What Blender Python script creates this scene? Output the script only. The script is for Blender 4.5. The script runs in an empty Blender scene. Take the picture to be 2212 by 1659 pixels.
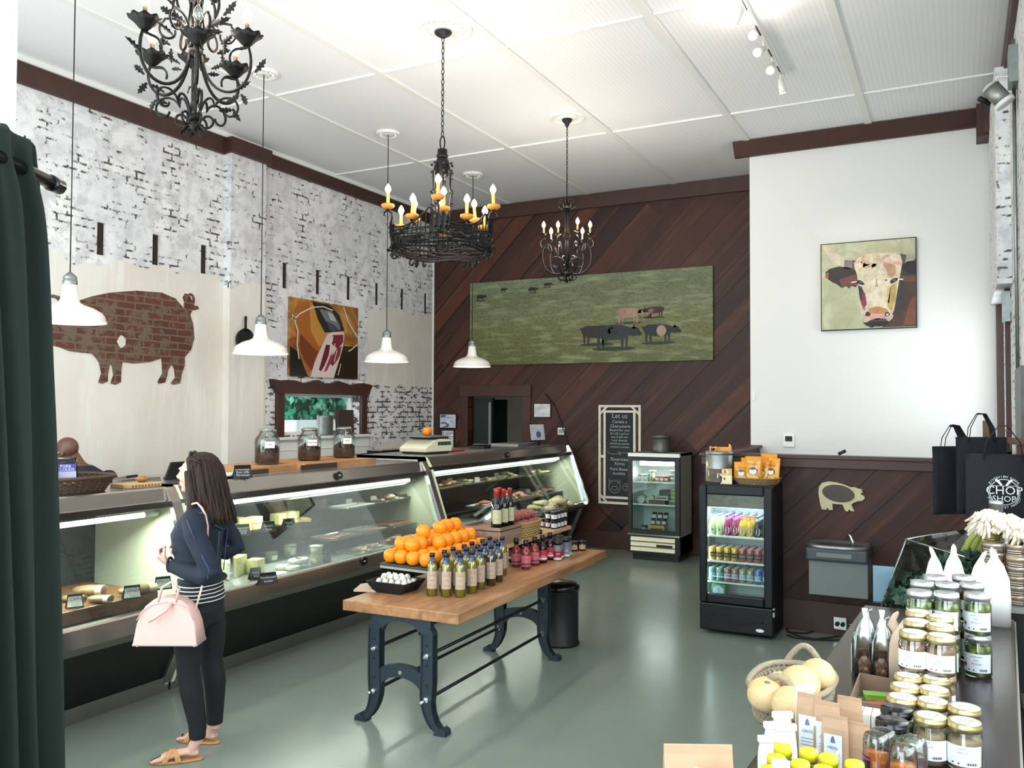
import bpy, math, random
from mathutils import Vector, Matrix
R = random.Random(7)
PI = math.pi
S = bpy.context.scene
COL = S.collection
# ---------------------------------------------------------------- camera
F_PX, CX, CY = 1861.8, 1106.0, 829.5
YAW, PITCH, ROLL, EYE = -.478955, .029145, .003578, 1.95
_r = Vector((math.cos(YAW), -math.sin(YAW), 0))
_f = Vector((math.sin(YAW)*math.cos(PITCH), math.cos(YAW)*math.cos(PITCH), math.sin(PITCH)))
_u = _r.cross(_f)
R2 = _r*math.cos(ROLL) + _u*math.sin(ROLL)
U2 = -_r*math.sin(ROLL) + _u*math.cos(ROLL)
EYEP = Vector((0, 0, EYE))
cam = bpy.data.cameras.new('camera'); co = bpy.data.objects.new('camera', cam); COL.objects.link(co)
cam.sensor_fit = 'HORIZONTAL'; cam.sensor_width = 36; cam.lens = 36*F_PX/2212
cam.clip_start = .05; cam.clip_end = 200
m = Matrix((R2, U2, -_f)).transposed().to_4x4(); m.translation = EYEP
co.matrix_world = m
S.camera = co
def ray(px, py): return R2*((px-CX)/F_PX) - U2*((py-CY)/F_PX) + _f
def atz(px, py, z): d = ray(px, py); return EYEP + d*((z-EYE)/d.z)
def aty(px, py, y): d = ray(px, py); return EYEP + d*(y/d.y)
def atx(px, py, x): d = ray(px, py); return EYEP + d*(x/d.x)
# ---------------------------------------------------------------- world, exposure
vs = S.view_settings
vs.view_transform = 'Standard'; vs.look = 'None'; vs.gamma = 1; vs.use_curve_mapping = False; vs.exposure = 0.15
w = bpy.data.worlds.new('sky'); S.world = w; w.use_nodes = True
bg = w.node_tree.nodes['Background']; bg.inputs[0].default_value = (.86, .94, 1, 1); bg.inputs[1].default_value = 3.6
S.cycles.max_bounces = 8; S.cycles.diffuse_bounces = 4; S.cycles.glossy_bounces = 3
S.cycles.transparent_max_bounces = 24; S.cycles.transmission_bounces = 4
S.cycles.sample_clamp_indirect = 4; S.cycles.caustics_reflective = False; S.cycles.caustics_refractive = False
def area(name, loc, rot, sx, sy, e, col=(1, 1, 1)):
 l = bpy.data.lights.new(name, 'AREA'); l.shape = 'RECTANGLE'; l.size = sx; l.size_y = sy; l.energy = e; l.color = col
 o = bpy.data.objects.new(name, l); COL.objects.link(o); o.location = loc; o.rotation_euler = rot; return o
DAY = (.90, .95, 1)
area('daylight_entry', (-1.2, -1.4, 2.6), (PI/2, 0, 0), 3.0, 4.2, 185, (.80, .93, 1))
area('daylight_storefront', (-5.1, 1.98, 2.5), (PI/2, 0, 0), 3.4, 3.6, 115, DAY)  # added lamp at an unseen window, brightens the left wall and cases
area('daylight_side_near', (.36, 3.0, 2.15), (PI/2, 0, PI/2), 3.6, 1.5, 60, DAY)
area('daylight_side_far', (.36, 9.3, 2.3), (PI/2, 0, PI/2), 1.0, 1.3, 9, DAY)
sn = bpy.data.lights.new('sun', 'SUN'); sn.energy = 3.2; sn.angle = .012; sn.color = (1, .97, .92)
so_ = bpy.data.objects.new('sun', sn); COL.objects.link(so_); so_.rotation_euler = Vector((.40, -.30, .86)).to_track_quat('Z', 'Y').to_euler()
def point(name, loc, e, col=(1, .74, .45), r=.06):
 l = bpy.data.lights.new(name, 'POINT'); l.energy = e; l.color = col; l.shadow_soft_size = r
 o = bpy.data.objects.new(name, l); COL.objects.link(o); o.location = loc; return o
# ---------------------------------------------------------------- colours and materials
def lin(h):
 h = h.lstrip('#'); o = []
 for i in (0, 2, 4):
  v = int(h[i:i+2], 16)/255
  o.append(v/12.92 if v <= .04045 else ((v+.055)/1.055)**2.4)
 return (o[0], o[1], o[2], 1)
MAT = {}
class N:
 def __init__(s, name):
  s.m = bpy.data.materials.new(name); s.m.use_nodes = True; s.t = s.m.node_tree; s.b = s.t.nodes['Principled BSDF']
 def n(s, typ, **kw):
  nd = s.t.nodes.new(typ)
  for k, v in kw.items():
   if k.startswith('i_'): nd.inputs[k[2:].replace('_', ' ')].default_value = v
   else: setattr(nd, k, v)
  return nd
 def l(s, a, b): s.t.links.new(a, b)
 def set(s, **kw):
  for k, v in kw.items(): s.b.inputs[k.replace('_', ' ')].default_value = v
  return s
 def ramp(s, src, stops):
  r = s.n('ShaderNodeValToRGB'); e = r.color_ramp.elements
  while len(e) < len(stops): e.new(.5)
  for i, (p, c) in enumerate(stops): e[i].position = p; e[i].color = c if isinstance(c, tuple) else lin(c)
  s.l(src, r.inputs[0]); return r.outputs[0]
 def noise(s, vec, scale, detail=3, rough=.5, dist=0):
  n = s.n('ShaderNodeTexNoise'); n.inputs['Scale'].default_value = scale; n.inputs['Detail'].default_value = detail
  n.inputs['Roughness'].default_value = rough; n.inputs['Distortion'].default_value = dist
  if vec: s.l(vec, n.inputs['Vector'])
  return n.outputs['Fac']
 def mix(s, f, a, b, mode='MIX'):
  n = s.n('ShaderNodeMix', data_type='RGBA', blend_type=mode)
  for i, v in ((0, f), (6, a), (7, b)):
   if hasattr(v, 'is_linked'): s.l(v, n.inputs[i])
   else: n.inputs[i].default_value = lin(v) if isinstance(v, str) else v
  return n.outputs[2]
 def math(s, op, a, b=None, c=None, clamp=False):
  n = s.n('ShaderNodeMath', operation=op); n.use_clamp = clamp
  for i, v in enumerate((a, b, c)):
   if v is None: continue
   if hasattr(v, 'is_linked'): s.l(v, n.inputs[i])
   else: n.inputs[i].default_value = v
  return n.outputs[0]
 def bump(s, h, strength=.3, dist=.01):
  b = s.n('ShaderNodeBump'); b.inputs['Strength'].default_value = strength; b.inputs['Distance'].default_value = dist
  s.l(h, b.inputs['Height']); s.l(b.outputs[0], s.b.inputs['Normal'])
 def obj(s): return s.n('ShaderNodeTexCoord').outputs['Object']
 def map(s, vec, scale=(1, 1, 1), rot=(0, 0, 0), loc=(0, 0, 0)):
  m = s.n('ShaderNodeMapping'); m.inputs['Scale'].default_value = scale; m.inputs['Rotation'].default_value = rot
  m.inputs['Location'].default_value = loc; s.l(vec, m.inputs[0]); return m.outputs[0]
 def col(s, c): s.l(c, s.b.inputs['Base Color'])
def mat(name, c, rough=.5, metal=0, noise=0, nscale=8, emit=0, bump=0, coat=0, spec=.5, grain=None):
 if name in MAT: return MAT[name]
 n = N(name); n.set(Base_Color=lin(c), Roughness=rough, Metallic=metal, Specular_IOR_Level=spec)
 if coat: n.set(Coat_Weight=coat, Coat_Roughness=.1)
 if emit: n.set(Emission_Color=lin(c), Emission_Strength=emit)
 elif noise or bump:
  v = n.obj()
  if grain: v = n.map(v, grain)
  f = n.noise(v, nscale, 4)
  a = lin(c)
  if noise:
   n.col(n.mix(f, tuple(x*(1-noise) for x in a[:3])+(1,), tuple(min(1, x*(1+noise)) for x in a[:3])+(1,)))
  if bump: n.bump(f, bump, .005)
 MAT[name] = n.m; return n.m
def vcmat(name, rough=.6, nz=.12, nscale=30, metal=0, spec=.5):
 n = N(name); n.set(Roughness=rough, Metallic=metal, Specular_IOR_Level=spec)
 a = n.n('ShaderNodeAttribute', attribute_name='Col').outputs['Color']
 if nz:
  f = n.noise(n.obj(), nscale, 5, .65)
  d = n.ramp(f, [(.3, (1-nz*2,)*3+(1,)), (.7, (1,)*4)])
  a = n.mix(1.0, a, d, 'MULTIPLY')
 n.col(a); MAT[name] = n.m; return n.m
vcmat('paint', .6, .2, 14); vcmat('printed', .35, .04); vcmat('glossy', .15, 0, 1); vcmat('matte', .85, .1, 60)
vcmat('cans', .25, .05, 20, .4)
def glassmat(name, tint='#ffffff', gl=.06, rough=.02, alpha=1.0):
 n = N(name); t = n.t; t.nodes.remove(n.b); out = [x for x in t.nodes if x.type == 'OUTPUT_MATERIAL'][0]
 tr = n.n('ShaderNodeBsdfTransparent'); tr.inputs[0].default_value = lin(tint)
 g = n.n('ShaderNodeBsdfGlossy'); g.inputs['Roughness'].default_value = rough
 lw = n.n('ShaderNodeLayerWeight'); lw.inputs[0].default_value = .25
 f = n.math('MULTIPLY_ADD', lw.outputs['Fresnel'], .7, gl, True)
 mx = n.n('ShaderNodeMixShader'); n.l(f, mx.inputs[0]); n.l(tr.outputs[0], mx.inputs[1]); n.l(g.outputs[0], mx.inputs[2])
 n.l(mx.outputs[0], out.inputs[0]); MAT[name] = n.m; return n.m
glassmat('glass', '#f4faf8', .02); glassmat('jar_glass', '#e8f0ec', .10); glassmat('acrylic', '#e9f0f2', .0)
glassmat('film', '#d8dcdc', .22, .12)
mat('steel', '#c3c2bf', .28, 1, .1, 3); mat('steel_dull', '#9a9a98', .45, .8, .15, 6); mat('chrome', '#e8e8e8', .12, 1)
mat('galvanised', '#8d9290', .42, .85, .35, 14); mat('galvanised_dark', '#63645f', .5, .7, .4, 12)
mat('black', '#0b0c0e', .55, 0, .2, 5); mat('black_gloss', '#08090b', .2); mat('black_metal', '#1b1a1b', .5, .5, .4, 30)
mat('wrought', '#1c1a19', .48, .6, .5, 40, bump=.4); mat('white_enamel', '#f1ece4', .22, 0, coat=.4)
mat('white_trim', '#e9e8e4', .5); mat('white', '#f0f0ee', .5); mat('paper', '#f3f2ee', .7); mat('kraft', '#b08f72', .75, 0, .15, 20)
mat('brown_trim', '#40251c', .5, 0, .35, 5, bump=.2, grain=(1, 1, 1)); mat('board', '#1e2527', .8, 0, .15, 9)
mat('chalk', '#a9b2b0', .9); mat('rubber', '#101112', .8); mat('cream', '#e5e6cf', .5); mat('ivory', '#e0d9bd', .5)
mat('wax', '#e39a3c', .5, 0, .15, 30); mat('candle', '#f6d27c', .5, emit=.0); mat('wicker', '#8b6f4c', .8, 0, .4, 60, bump=.6)
mat('steel_panel', '#3d4246', .35, .5)
mat('bulb', '#ffd591', .3, emit=30); mat('tube', '#f6fff4', .3, emit=9); mat('led', '#dfeaff', .3, emit=6)
mat('glow', '#fff3d8', .4, emit=2.2)
# ---------------------------------------------------------------- mesh builder
class M:
 def __init__(s): s.v = []; s.f = []; s.mi = []; s.sm = []; s.c = []; s.T = None; s.colr = (1, 1, 1, 1); s.m = 0
 def vv(s, p):
  p = Vector(p)
  if s.T is not None: p = s.T @ p
  s.v.append(p); return len(s.v)-1
 def ff(s, idx, sm=False): s.f.append(tuple(idx)); s.mi.append(s.m); s.sm.append(sm); s.c.append(s.colr)
 def col(s, c): s.colr = lin(c) if isinstance(c, str) else c; return s
 def mat(s, i): s.m = i; return s
 def poly(s, pts, sm=False): s.ff([s.vv(p) for p in pts], sm); return s
 def box(s, x0, x1, y0, y1, z0, z1, rz=0, c=None):
  P = [(x, y, z) for z in (z0, z1) for x, y in ((x0, y0), (x1, y0), (x1, y1), (x0, y1))]
  if rz:
   cx, cy = c or ((x0+x1)/2, (y0+y1)/2); a, b = math.cos(rz), math.sin(rz)
   P = [(cx+(x-cx)*a-(y-cy)*b, cy+(x-cx)*b+(y-cy)*a, z) for x, y, z in P]
  i = [s.vv(p) for p in P]
  for q in ((3, 2, 1, 0), (4, 5, 6, 7), (0, 1, 5, 4), (1, 2, 6, 5), (2, 3, 7, 6), (3, 0, 4, 7)): s.ff([i[k] for k in q])
  return s
 def loft(s, rings, sm=True, caps=True, closed=True):
  I = [[s.vv(p) for p in r] for r in rings]; n = len(I[0])
  for a, b in zip(I, I[1:]):
   for k in range(n if closed else n-1):
    j = (k+1) % n; s.ff((a[k], a[j], b[j], b[k]), sm)
  if caps and closed: s.ff(I[0][::-1]); s.ff(I[-1])
  return s
 def lathe(s, prof, n=20, c=(0, 0, 0), sm=True, caps=True, a0=0, a1=2*PI):
  full = abs(a1-a0-2*PI) < 1e-6; k = n if full else n+1
  rings = [[(c[0]+r*math.cos(a0+(a1-a0)*i/n), c[1]+r*math.sin(a0+(a1-a0)*i/n), c[2]+z) for i in range(k)] for r, z in prof]
  return s.loft(rings, sm, caps and full, full)
 def tube(s, pts, r, n=8, sm=True, caps=True, flat=1.0):
  pts = [Vector(p) for p in pts]; L = len(pts)
  rs = r if isinstance(r, (list, tuple)) else [r]*L
  up = Vector((0, 0, 1)); rings = []; prev = None
  for i, p in enumerate(pts):
   d = (pts[min(i+1, L-1)] - pts[max(i-1, 0)])
   d = d.normalized() if d.length > 1e-9 else up
   if prev is None:
    a = up if abs(d.z) < .9 else Vector((1, 0, 0)); x = d.cross(a).normalized()
   else:
    x = (prev - d*prev.dot(d)); x = x.normalized() if x.length > 1e-6 else d.cross(up).normalized()
   prev = x; y = d.cross(x)
   rings.append([p + x*(rs[i]*math.cos(2*PI*k/n)) + y*(rs[i]*flat*math.sin(2*PI*k/n)) for k in range(n)])
  return s.loft(rings, sm, caps)
 def ball(s, c, r, nu=14, nv=9, rz=0, warp=0, T=None):
  if not isinstance(r, (tuple, list)): r = (r, r, r)
  rings = []
  for j in range(1, nv):
   t = PI*j/nv; ring = []
   for i in range(nu):
    a = 2*PI*i/nu; x, y, z = r[0]*math.sin(t)*math.cos(a), r[1]*math.sin(t)*math.sin(a), -r[2]*math.cos(t)
    if warp: k = 1+warp*math.sin(3*a+5*t+c[0]*90)*math.sin(4*t+c[1]*70); x, y, z = x*k, y*k, z*k
    if T: q = T @ Vector((x, y, z)); x, y, z = q
    if rz: x, y = x*math.cos(rz)-y*math.sin(rz), x*math.sin(rz)+y*math.cos(rz)
    ring.append((c[0]+x, c[1]+y, c[2]+z))
   rings.append(ring)
  n0 = len(s.v); s.loft(rings, True, False)
  lo = Vector((0, 0, -r[2])); hi = Vector((0, 0, r[2]))
  if T: lo = T @ lo; hi = T @ hi
  a = s.vv(Vector(c)+lo); b = s.vv(Vector(c)+hi)
  for k in range(nu):
   j = (k+1) % nu; s.ff((n0+j, n0+k, a), True); q = n0+(nv-2)*nu; s.ff((q+k, q+j, b), True)
  return s
 def prism(s, poly, o, u, v, w, sm=False):
  """poly of (a,b) in plane o+a*u+b*v, extruded by vector w"""
  o, u, v, w = map(Vector, (o, u, v, w)); A = [s.vv(o+u*a+v*b) for a, b in poly]; B = [s.vv(o+u*a+v*b+w) for a, b in poly]
  n = len(poly); flip = u.cross(v).dot(w) > 0
  s.ff(A[::-1] if flip else A); s.ff(B if flip else B[::-1])
  for k in range(n):
   j = (k+1) % n; q = (A[k], A[j], B[j], B[k]); s.ff(q if flip else q[::-1], sm)
  return s
 def text(s, t, size, o, u, v, depth=.0008, bend=None, align='CENTER'):
  vs_, fs_ = textmesh(t, align)
  if not bend: o, u, v = map(Vector, (o, u, v)); w = u.cross(v).normalized()
  i = []
  for x, y in vs_:
   if bend: p = bend(x*size, y*size)
   else: p = o+u*(x*size)+v*(y*size)+w*depth
   i.append(s.vv(p))
  for f in fs_: s.ff([i[k] for k in f])
  return s
 def mesh(s, name, mats):
  me = bpy.data.meshes.new(name); me.from_pydata([tuple(p) for p in s.v], [], s.f)
  for x in (mats if isinstance(mats, (list, tuple)) else [mats]): me.materials.append(MAT[x])
  me.polygons.foreach_set('material_index', s.mi); me.polygons.foreach_set('use_smooth', s.sm)
  ca = me.color_attributes.new('Col', 'FLOAT_COLOR', 'CORNER'); buf = []
  for f, c in zip(s.f, s.c): buf += list(c)*len(f)
  ca.data.foreach_set('color', buf); me.update(); return me
 def obj(s, name, mats, parent=None, bevel=0, world=False, label=None, cat=None, group=None, kind=None, origin=None, sub=0, weld=False):
  if origin is not None:
   o3 = Vector(origin); s.v = [p-o3 for p in s.v]
  o = bpy.data.objects.new(name, s.mesh(name, mats)); COL.objects.link(o)
  if origin is not None: o.location = origin
  if parent:
   o.parent = parent
   if world: o.matrix_parent_inverse = wm(parent).inverted()
  if weld: md = o.modifiers.new('weld', 'WELD'); md.merge_threshold = 1e-5
  if bevel: md = o.modifiers.new('bevel', 'BEVEL'); md.width = bevel; md.segments = 2; md.limit_method = 'ANGLE'; md.angle_limit = .7
  if sub: md = o.modifiers.new('sub', 'SUBSURF'); md.levels = sub; md.render_levels = sub
  tag(o, label, cat, group, kind); return o
def wm(o):
 b = Matrix.Translation(o.location) @ o.rotation_euler.to_matrix().to_4x4() @ Matrix.Diagonal((*o.scale, 1))
 return wm(o.parent) @ o.matrix_parent_inverse @ b if o.parent else b
_tm = {}
def textmesh(t, align='CENTER'):
 k = (t, align)
 if k not in _tm:
  c = bpy.data.curves.new('t', 'FONT'); c.body = t; c.size = 1; c.align_x = align; c.resolution_u = 2
  o = bpy.data.objects.new('t', c); COL.objects.link(o)
  dg = bpy.context.evaluated_depsgraph_get(); dg.update(); me = bpy.data.meshes.new_from_object(o.evaluated_get(dg))
  _tm[k] = ([(q.co.x, q.co.y) for q in me.vertices], [tuple(p.vertices) for p in me.polygons])
  bpy.data.objects.remove(o); bpy.data.meshes.remove(me)
 return _tm[k]
def tag(o, label=None, cat=None, group=None, kind=None):
 if label: o['label'] = label
 if cat: o['category'] = cat
 if group: o['group'] = group
 if kind: o['kind'] = kind
 return o
def thing(name, label, cat, loc=(0, 0, 0), rz=0, group=None, kind=None):
 o = bpy.data.objects.new(name, None); COL.objects.link(o); o.empty_display_size = .05
 o.location = loc; o.rotation_euler = (0, 0, rz); return tag(o, label, cat, group, kind)
def kids(o): return [c for c in bpy.data.objects if c.parent == o]
def dup(root, loc, rz=None, label=None, group=None, scale=None):
 def cp(o, par):
  c = o.copy(); COL.objects.link(c)
  if par: c.parent = par; c.matrix_parent_inverse = o.matrix_parent_inverse.copy()
  for k in KID.setdefault(o.name, kids(o)): cp(k, c)
  return c
 c = cp(root, None); c.location = loc
 if rz is not None: c.rotation_euler = (0, 0, rz)
 if scale: c.scale = (scale,)*3 if not isinstance(scale, tuple) else scale
 if label: c['label'] = label
 if group: c['group'] = group
 return c
KID = {}
# ================================================================ setting
XL, YB, ZC = -7.33, 11.42, 5.04
XR = .40
# --- materials of the room
def m_floor():
 n = N('floor'); v = n.obj(); f = n.noise(v, .7, 6, .6); g = n.noise(v, 9, 5, .6)
 c = n.mix(f, '#717b70', '#7f8a80'); c = n.mix(n.math('MULTIPLY', g, .25), c, '#8b968c'); n.col(c)
 n.l(n.math('MULTIPLY_ADD', g, .20, .12), n.b.inputs['Roughness']); n.bump(n.noise(v, 1.5, 2), .08, .01); MAT['floor'] = n.m
m_floor()
def m_ceiling():
 n = N('ceiling'); v = n.obj(); sx = n.n('ShaderNodeSeparateXYZ'); n.l(v, sx.inputs[0])
 a = n.math('FRACT', n.math('MULTIPLY', sx.outputs[0], 1/.042)); g = n.math('LESS_THAN', n.math('ABSOLUTE', n.math('SUBTRACT', a, .5)), .09)
 n.col(n.mix(g, '#efeff0', '#e6e6e7')); n.set(Roughness=.55); MAT['ceiling'] = n.m
m_ceiling()
def m_brick(name, mode, ax='y'):
 n = N(name); v = n.obj(); sx = n.n('ShaderNodeSeparateXYZ'); n.l(v, sx.inputs[0]); cb = n.n('ShaderNodeCombineXYZ')
 n.l(sx.outputs[1 if ax == 'y' else 0], cb.inputs[0]); n.l(sx.outputs[2], cb.inputs[1])
 wob = n.n('ShaderNodeTexNoise'); wob.inputs['Scale'].default_value = 5; n.l(v, wob.inputs['Vector'])
 vm = n.n('ShaderNodeVectorMath', operation='MULTIPLY_ADD'); n.l(wob.outputs['Color'], vm.inputs[0]); vm.inputs[1].default_value = (.03, .022, 0); n.l(cb.outputs[0], vm.inputs[2])
 b = n.n('ShaderNodeTexBrick'); n.l(vm.outputs[0], b.inputs['Vector'])
 for k, x in (('Scale', 1), ('Brick Width', .215), ('Row Height', .0735), ('Mortar Size', .011 if mode != 'red' else .008), ('Mortar Smooth', .1), ('Bias', 0)): b.inputs[k].default_value = x
 big = n.noise(v, 1.1, 4, .6); mid = n.noise(v, 7, 5, .65); fine = n.noise(v, 45, 3, .6)
 if mode == 'red':
  b.inputs['Color1'].default_value = lin('#6a3a31'); b.inputs['Color2'].default_value = lin('#58332c'); b.inputs['Mortar'].default_value = lin('#7d6a55')
  c = n.mix(n.ramp(mid, [(.5, (0, 0, 0, 1)), (.58, (1, 1, 1, 1))]), b.outputs['Color'], '#766656')
  n.col(n.mix(n.math('MULTIPLY', fine, .5), c, '#4a3028')); n.bump(b.outputs['Fac'], .6, -.012)
  n.set(Roughness=.9); MAT[name] = n.m; return
 base = n.mix(n.ramp(big, [(.35, (0, 0, 0, 1)), (.65, (1, 1, 1, 1))]), '#dadadf', '#ecebea')
 base = n.mix(n.ramp(mid, [(.45, (0, 0, 0, 1)), (.62, (1, 1, 1, 1))]), base, '#c9c7ca')
 patch = n.ramp(n.noise(v, 3.4, 5, .75), [(.50, (0, 0, 0, 1)), (.56, (1, 1, 1, 1))])
 sp = n.ramp(n.noise(v, 16, 3, .6), [(.47, (1, 1, 1, 1)), (.56, (0, 0, 0, 1))])
 joint = n.math('MULTIPLY', n.math('MULTIPLY', b.outputs['Fac'], patch), sp)
 plaster = n.mix(n.ramp(big, [(.4, (0, 0, 0, 1)), (.6, (1, 1, 1, 1))]), '#dcd3c8', '#e3ded5')
 streak = n.noise(n.map(v, (1, 5, .6)), 1.3, 5, .7)
 plaster = n.mix(n.ramp(streak, [(.5, (0, 0, 0, 1)), (.66, (1, 1, 1, 1))]), plaster, '#e6e2da')
 z = sx.outputs[2]; y = sx.outputs[1 if ax == 'y' else 0]
 zz = n.math('ADD', z, n.math('MULTIPLY', n.math('SUBTRACT', n.noise(v, 2.2, 3), .5), .55))
 if mode == 'left':
  lowz = n.math('LESS_THAN', zz, 3.36); near = n.math('LESS_THAN', y, 7.75)
  m2 = n.math('MULTIPLY', n.math('GREATER_THAN', y, 7.75), n.math('MULTIPLY', n.math('GREATER_THAN', zz, 2.28), n.math('GREATER_THAN', y, 9.72)))
  m3 = n.math('MULTIPLY', n.math('GREATER_THAN', y, 9.72), n.math('LESS_THAN', zz, 1.45))
  mask = n.math('MULTIPLY', lowz, n.math('MAXIMUM', near, n.math('MAXIMUM', m2, m3), clamp=True))
  pz = n.math('MULTIPLY', n.math('GREATER_THAN', y, 7.7), n.math('MULTIPLY', n.math('LESS_THAN', z, 2.3), n.math('GREATER_THAN', z, 1.5)))
  bp = n.ramp(n.noise(n.map(v, (1, 1, 2.6)), 6.5, 3, .5), [(.60, (0, 0, 0, 1)), (.63, (1, 1, 1, 1))])
  bare = n.math('MULTIPLY', pz, n.math('MULTIPLY', bp, n.math('SUBTRACT', 1, b.outputs['Fac'])))
  jj = n.math('MAXIMUM', joint, n.math('MULTIPLY', n.math('MULTIPLY', pz, b.outputs['Fac']), n.math('GREATER_THAN', mid, .5)))
  c = n.mix(jj, base, '#54493f'); c = n.mix(bare, c, '#55433a'); c = n.mix(mask, c, plaster)
  h = n.math('MULTIPLY', n.math('SUBTRACT', 1, b.outputs['Fac']), n.math('SUBTRACT', 1, mask)); h = n.math('ADD', h, n.math('MULTIPLY', mid, .35))
  h = n.math('ADD', h, n.math('MULTIPLY', mask, .3))
 else:
  c = n.mix(joint, base, '#54493f'); h = n.math('ADD', n.math('SUBTRACT', 1, b.outputs['Fac']), n.math('MULTIPLY', mid, .35))
 n.col(c); n.bump(h, .38, .012); n.set(Roughness=.8); MAT[name] = n.m
m_brick('brick_left', 'left'); m_brick('brick_red', 'red'); m_brick('brick_x', 'plain', 'x'); m_brick('brick_y', 'plain', 'y')
def m_planks(name, sgn=1):
 n = N(name); v = n.obj(); sx = n.n('ShaderNodeSeparateXYZ'); n.l(v, sx.inputs[0]); x, z = sx.outputs[0], sx.outputs[2]
 s = n.math('MULTIPLY', n.math('SUBTRACT', x, z), .70711/.245); t = n.math('MULTIPLY', n.math('ADD', x, z), .70711)
 idx = n.math('FLOOR', s); fr = n.math('FRACT', s)
 wn = n.n('ShaderNodeTexWhiteNoise', noise_dimensions='1D'); n.l(idx, wn.inputs['W'])
 seg = n.math('FLOOR', n.math('DIVIDE', n.math('ADD', t, n.math('MULTIPLY', wn.outputs['Value'], 3)), 2.6))
 wn2 = n.n('ShaderNodeTexWhiteNoise', noise_dimensions='2D'); cb = n.n('ShaderNodeCombineXYZ'); n.l(idx, cb.inputs[0]); n.l(seg, cb.inputs[1]); n.l(cb.outputs[0], wn2.inputs['Vector'])
 c = n.ramp(wn2.outputs['Value'], [(0, '#2e1a16'), (.4, '#3a211b'), (.7, '#43261d'), (1, '#552f20')])
 cb2 = n.n('ShaderNodeCombineXYZ'); n.l(n.math('MULTIPLY', s, .55), cb2.inputs[0]); n.l(n.math('MULTIPLY', t, .12), cb2.inputs[1]); n.l(wn2.outputs['Value'], cb2.inputs[2])
 g = n.noise(cb2.outputs[0], 5, 6, .6)
 c = n.mix(n.ramp(g, [(.5, (0, 0, 0, 1)), (.8, (.55, .55, .55, 1))]), c, '#74452f')
 c = n.mix(n.ramp(n.noise(v, 2.2, 5, .6), [(.45, (0, 0, 0, 1)), (.75, (.6, .6, .6, 1))]), c, '#2e201b')
 gw = n.math('MULTIPLY_ADD', n.math('POWER', wn.outputs['Value'], 2.5), .10, .016)
 gap = n.math('LESS_THAN', fr, gw); c = n.mix(gap, c, '#0a0706'); n.col(c)
 n.bump(n.math('ADD', n.math('SUBTRACT', 1, gap), n.math('MULTIPLY', g, .15)), .5, .01); n.set(Roughness=.55, Specular_IOR_Level=.35); MAT[name] = n.m
m_planks('planks')
def m_wood(name, a, b, c, axis=(1, 6, 6), sc=3, rough=.45, blocks=None):
 n = N(name); v = n.obj(); g = n.noise(n.map(v, axis), sc, 6, .6, .6); f = n.noise(v, 40, 3)
 k = n.ramp(g, [(.3, a), (.5, b), (.7, c)])
 if blocks:
  bt = n.n('ShaderNodeTexBrick'); n.l(n.map(v, (1, 1, 1), blocks[2]), bt.inputs['Vector'])
  for q, x in (('Scale', 1), ('Brick Width', blocks[0]), ('Row Height', blocks[1]), ('Mortar Size', .001)): bt.inputs[q].default_value = x
  bt.inputs['Color1'].default_value = (1, 1, 1, 1); bt.inputs['Color2'].default_value = (.62, .6, .58, 1); bt.inputs['Mortar'].default_value = (.3, .3, .3, 1)
  k = n.mix(.9, k, bt.outputs['Color'], 'MULTIPLY')
 n.col(n.mix(n.math('MULTIPLY', f, .25), k, a)); n.set(Roughness=rough); n.bump(g, .15, .004); MAT[name] = n.m
m_wood('table_wood', '#7d573c', '#a87850', '#bf9066', (5, .8, 5), 2.5, .38)
m_wood('butcher', '#b07a4c', '#c9925f', '#d9a878', (6, 1, 6), 3, .5, (.25, .05, (0, 0, PI/2)))
m_wood('light_wood', '#a9845c', '#c6a176', '#d4b388', (6, 1, 6), 3, .5)
m_wood('dark_table', '#1d1716', '#2b2220', '#352b2a', (8, 1, 8), 2, .22)
m_wood('grey_wood', '#6c6259', '#857a6e', '#9a8f82', (2, 2, 6), 6, .7)
m_wood('walnut', '#2a1a14', '#3b261c', '#4a3022', (2, 2, 6), 6, .5)
# --- floor and ceiling
M().box(-8.2, 1.2, -1.6, 14.2, -.1, 0).obj('floor', 'floor', kind='structure')
M().box(XL, XR+.1, -1.6, YB, ZC, ZC+.1).obj('ceiling', 'ceiling', kind='structure')
tn = 0
def trim(m, mats='white_trim', bevel=0):
 global tn
 tn += 1; return m.obj('trim_%d' % tn, mats, kind='structure', bevel=bevel)
for x in (-5.99, -4.71, -3.425, -2.13, -.84): trim(M().box(x-.035, x+.035, 1.9, YB, ZC-.014, ZC))
for y in (3.85, 6.395, 8.943):
 for a, b in ((XL, -6.03), (-5.95, -4.75), (-4.67, -3.465), (-3.385, -2.17), (-2.09, -.88), (-.80, XR)): trim(M().box(a, b, y-.012, y+.012, ZC-.016, ZC))
trim(M().box(XL, XL+.07, 2, YB, ZC-.05, ZC))
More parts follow.
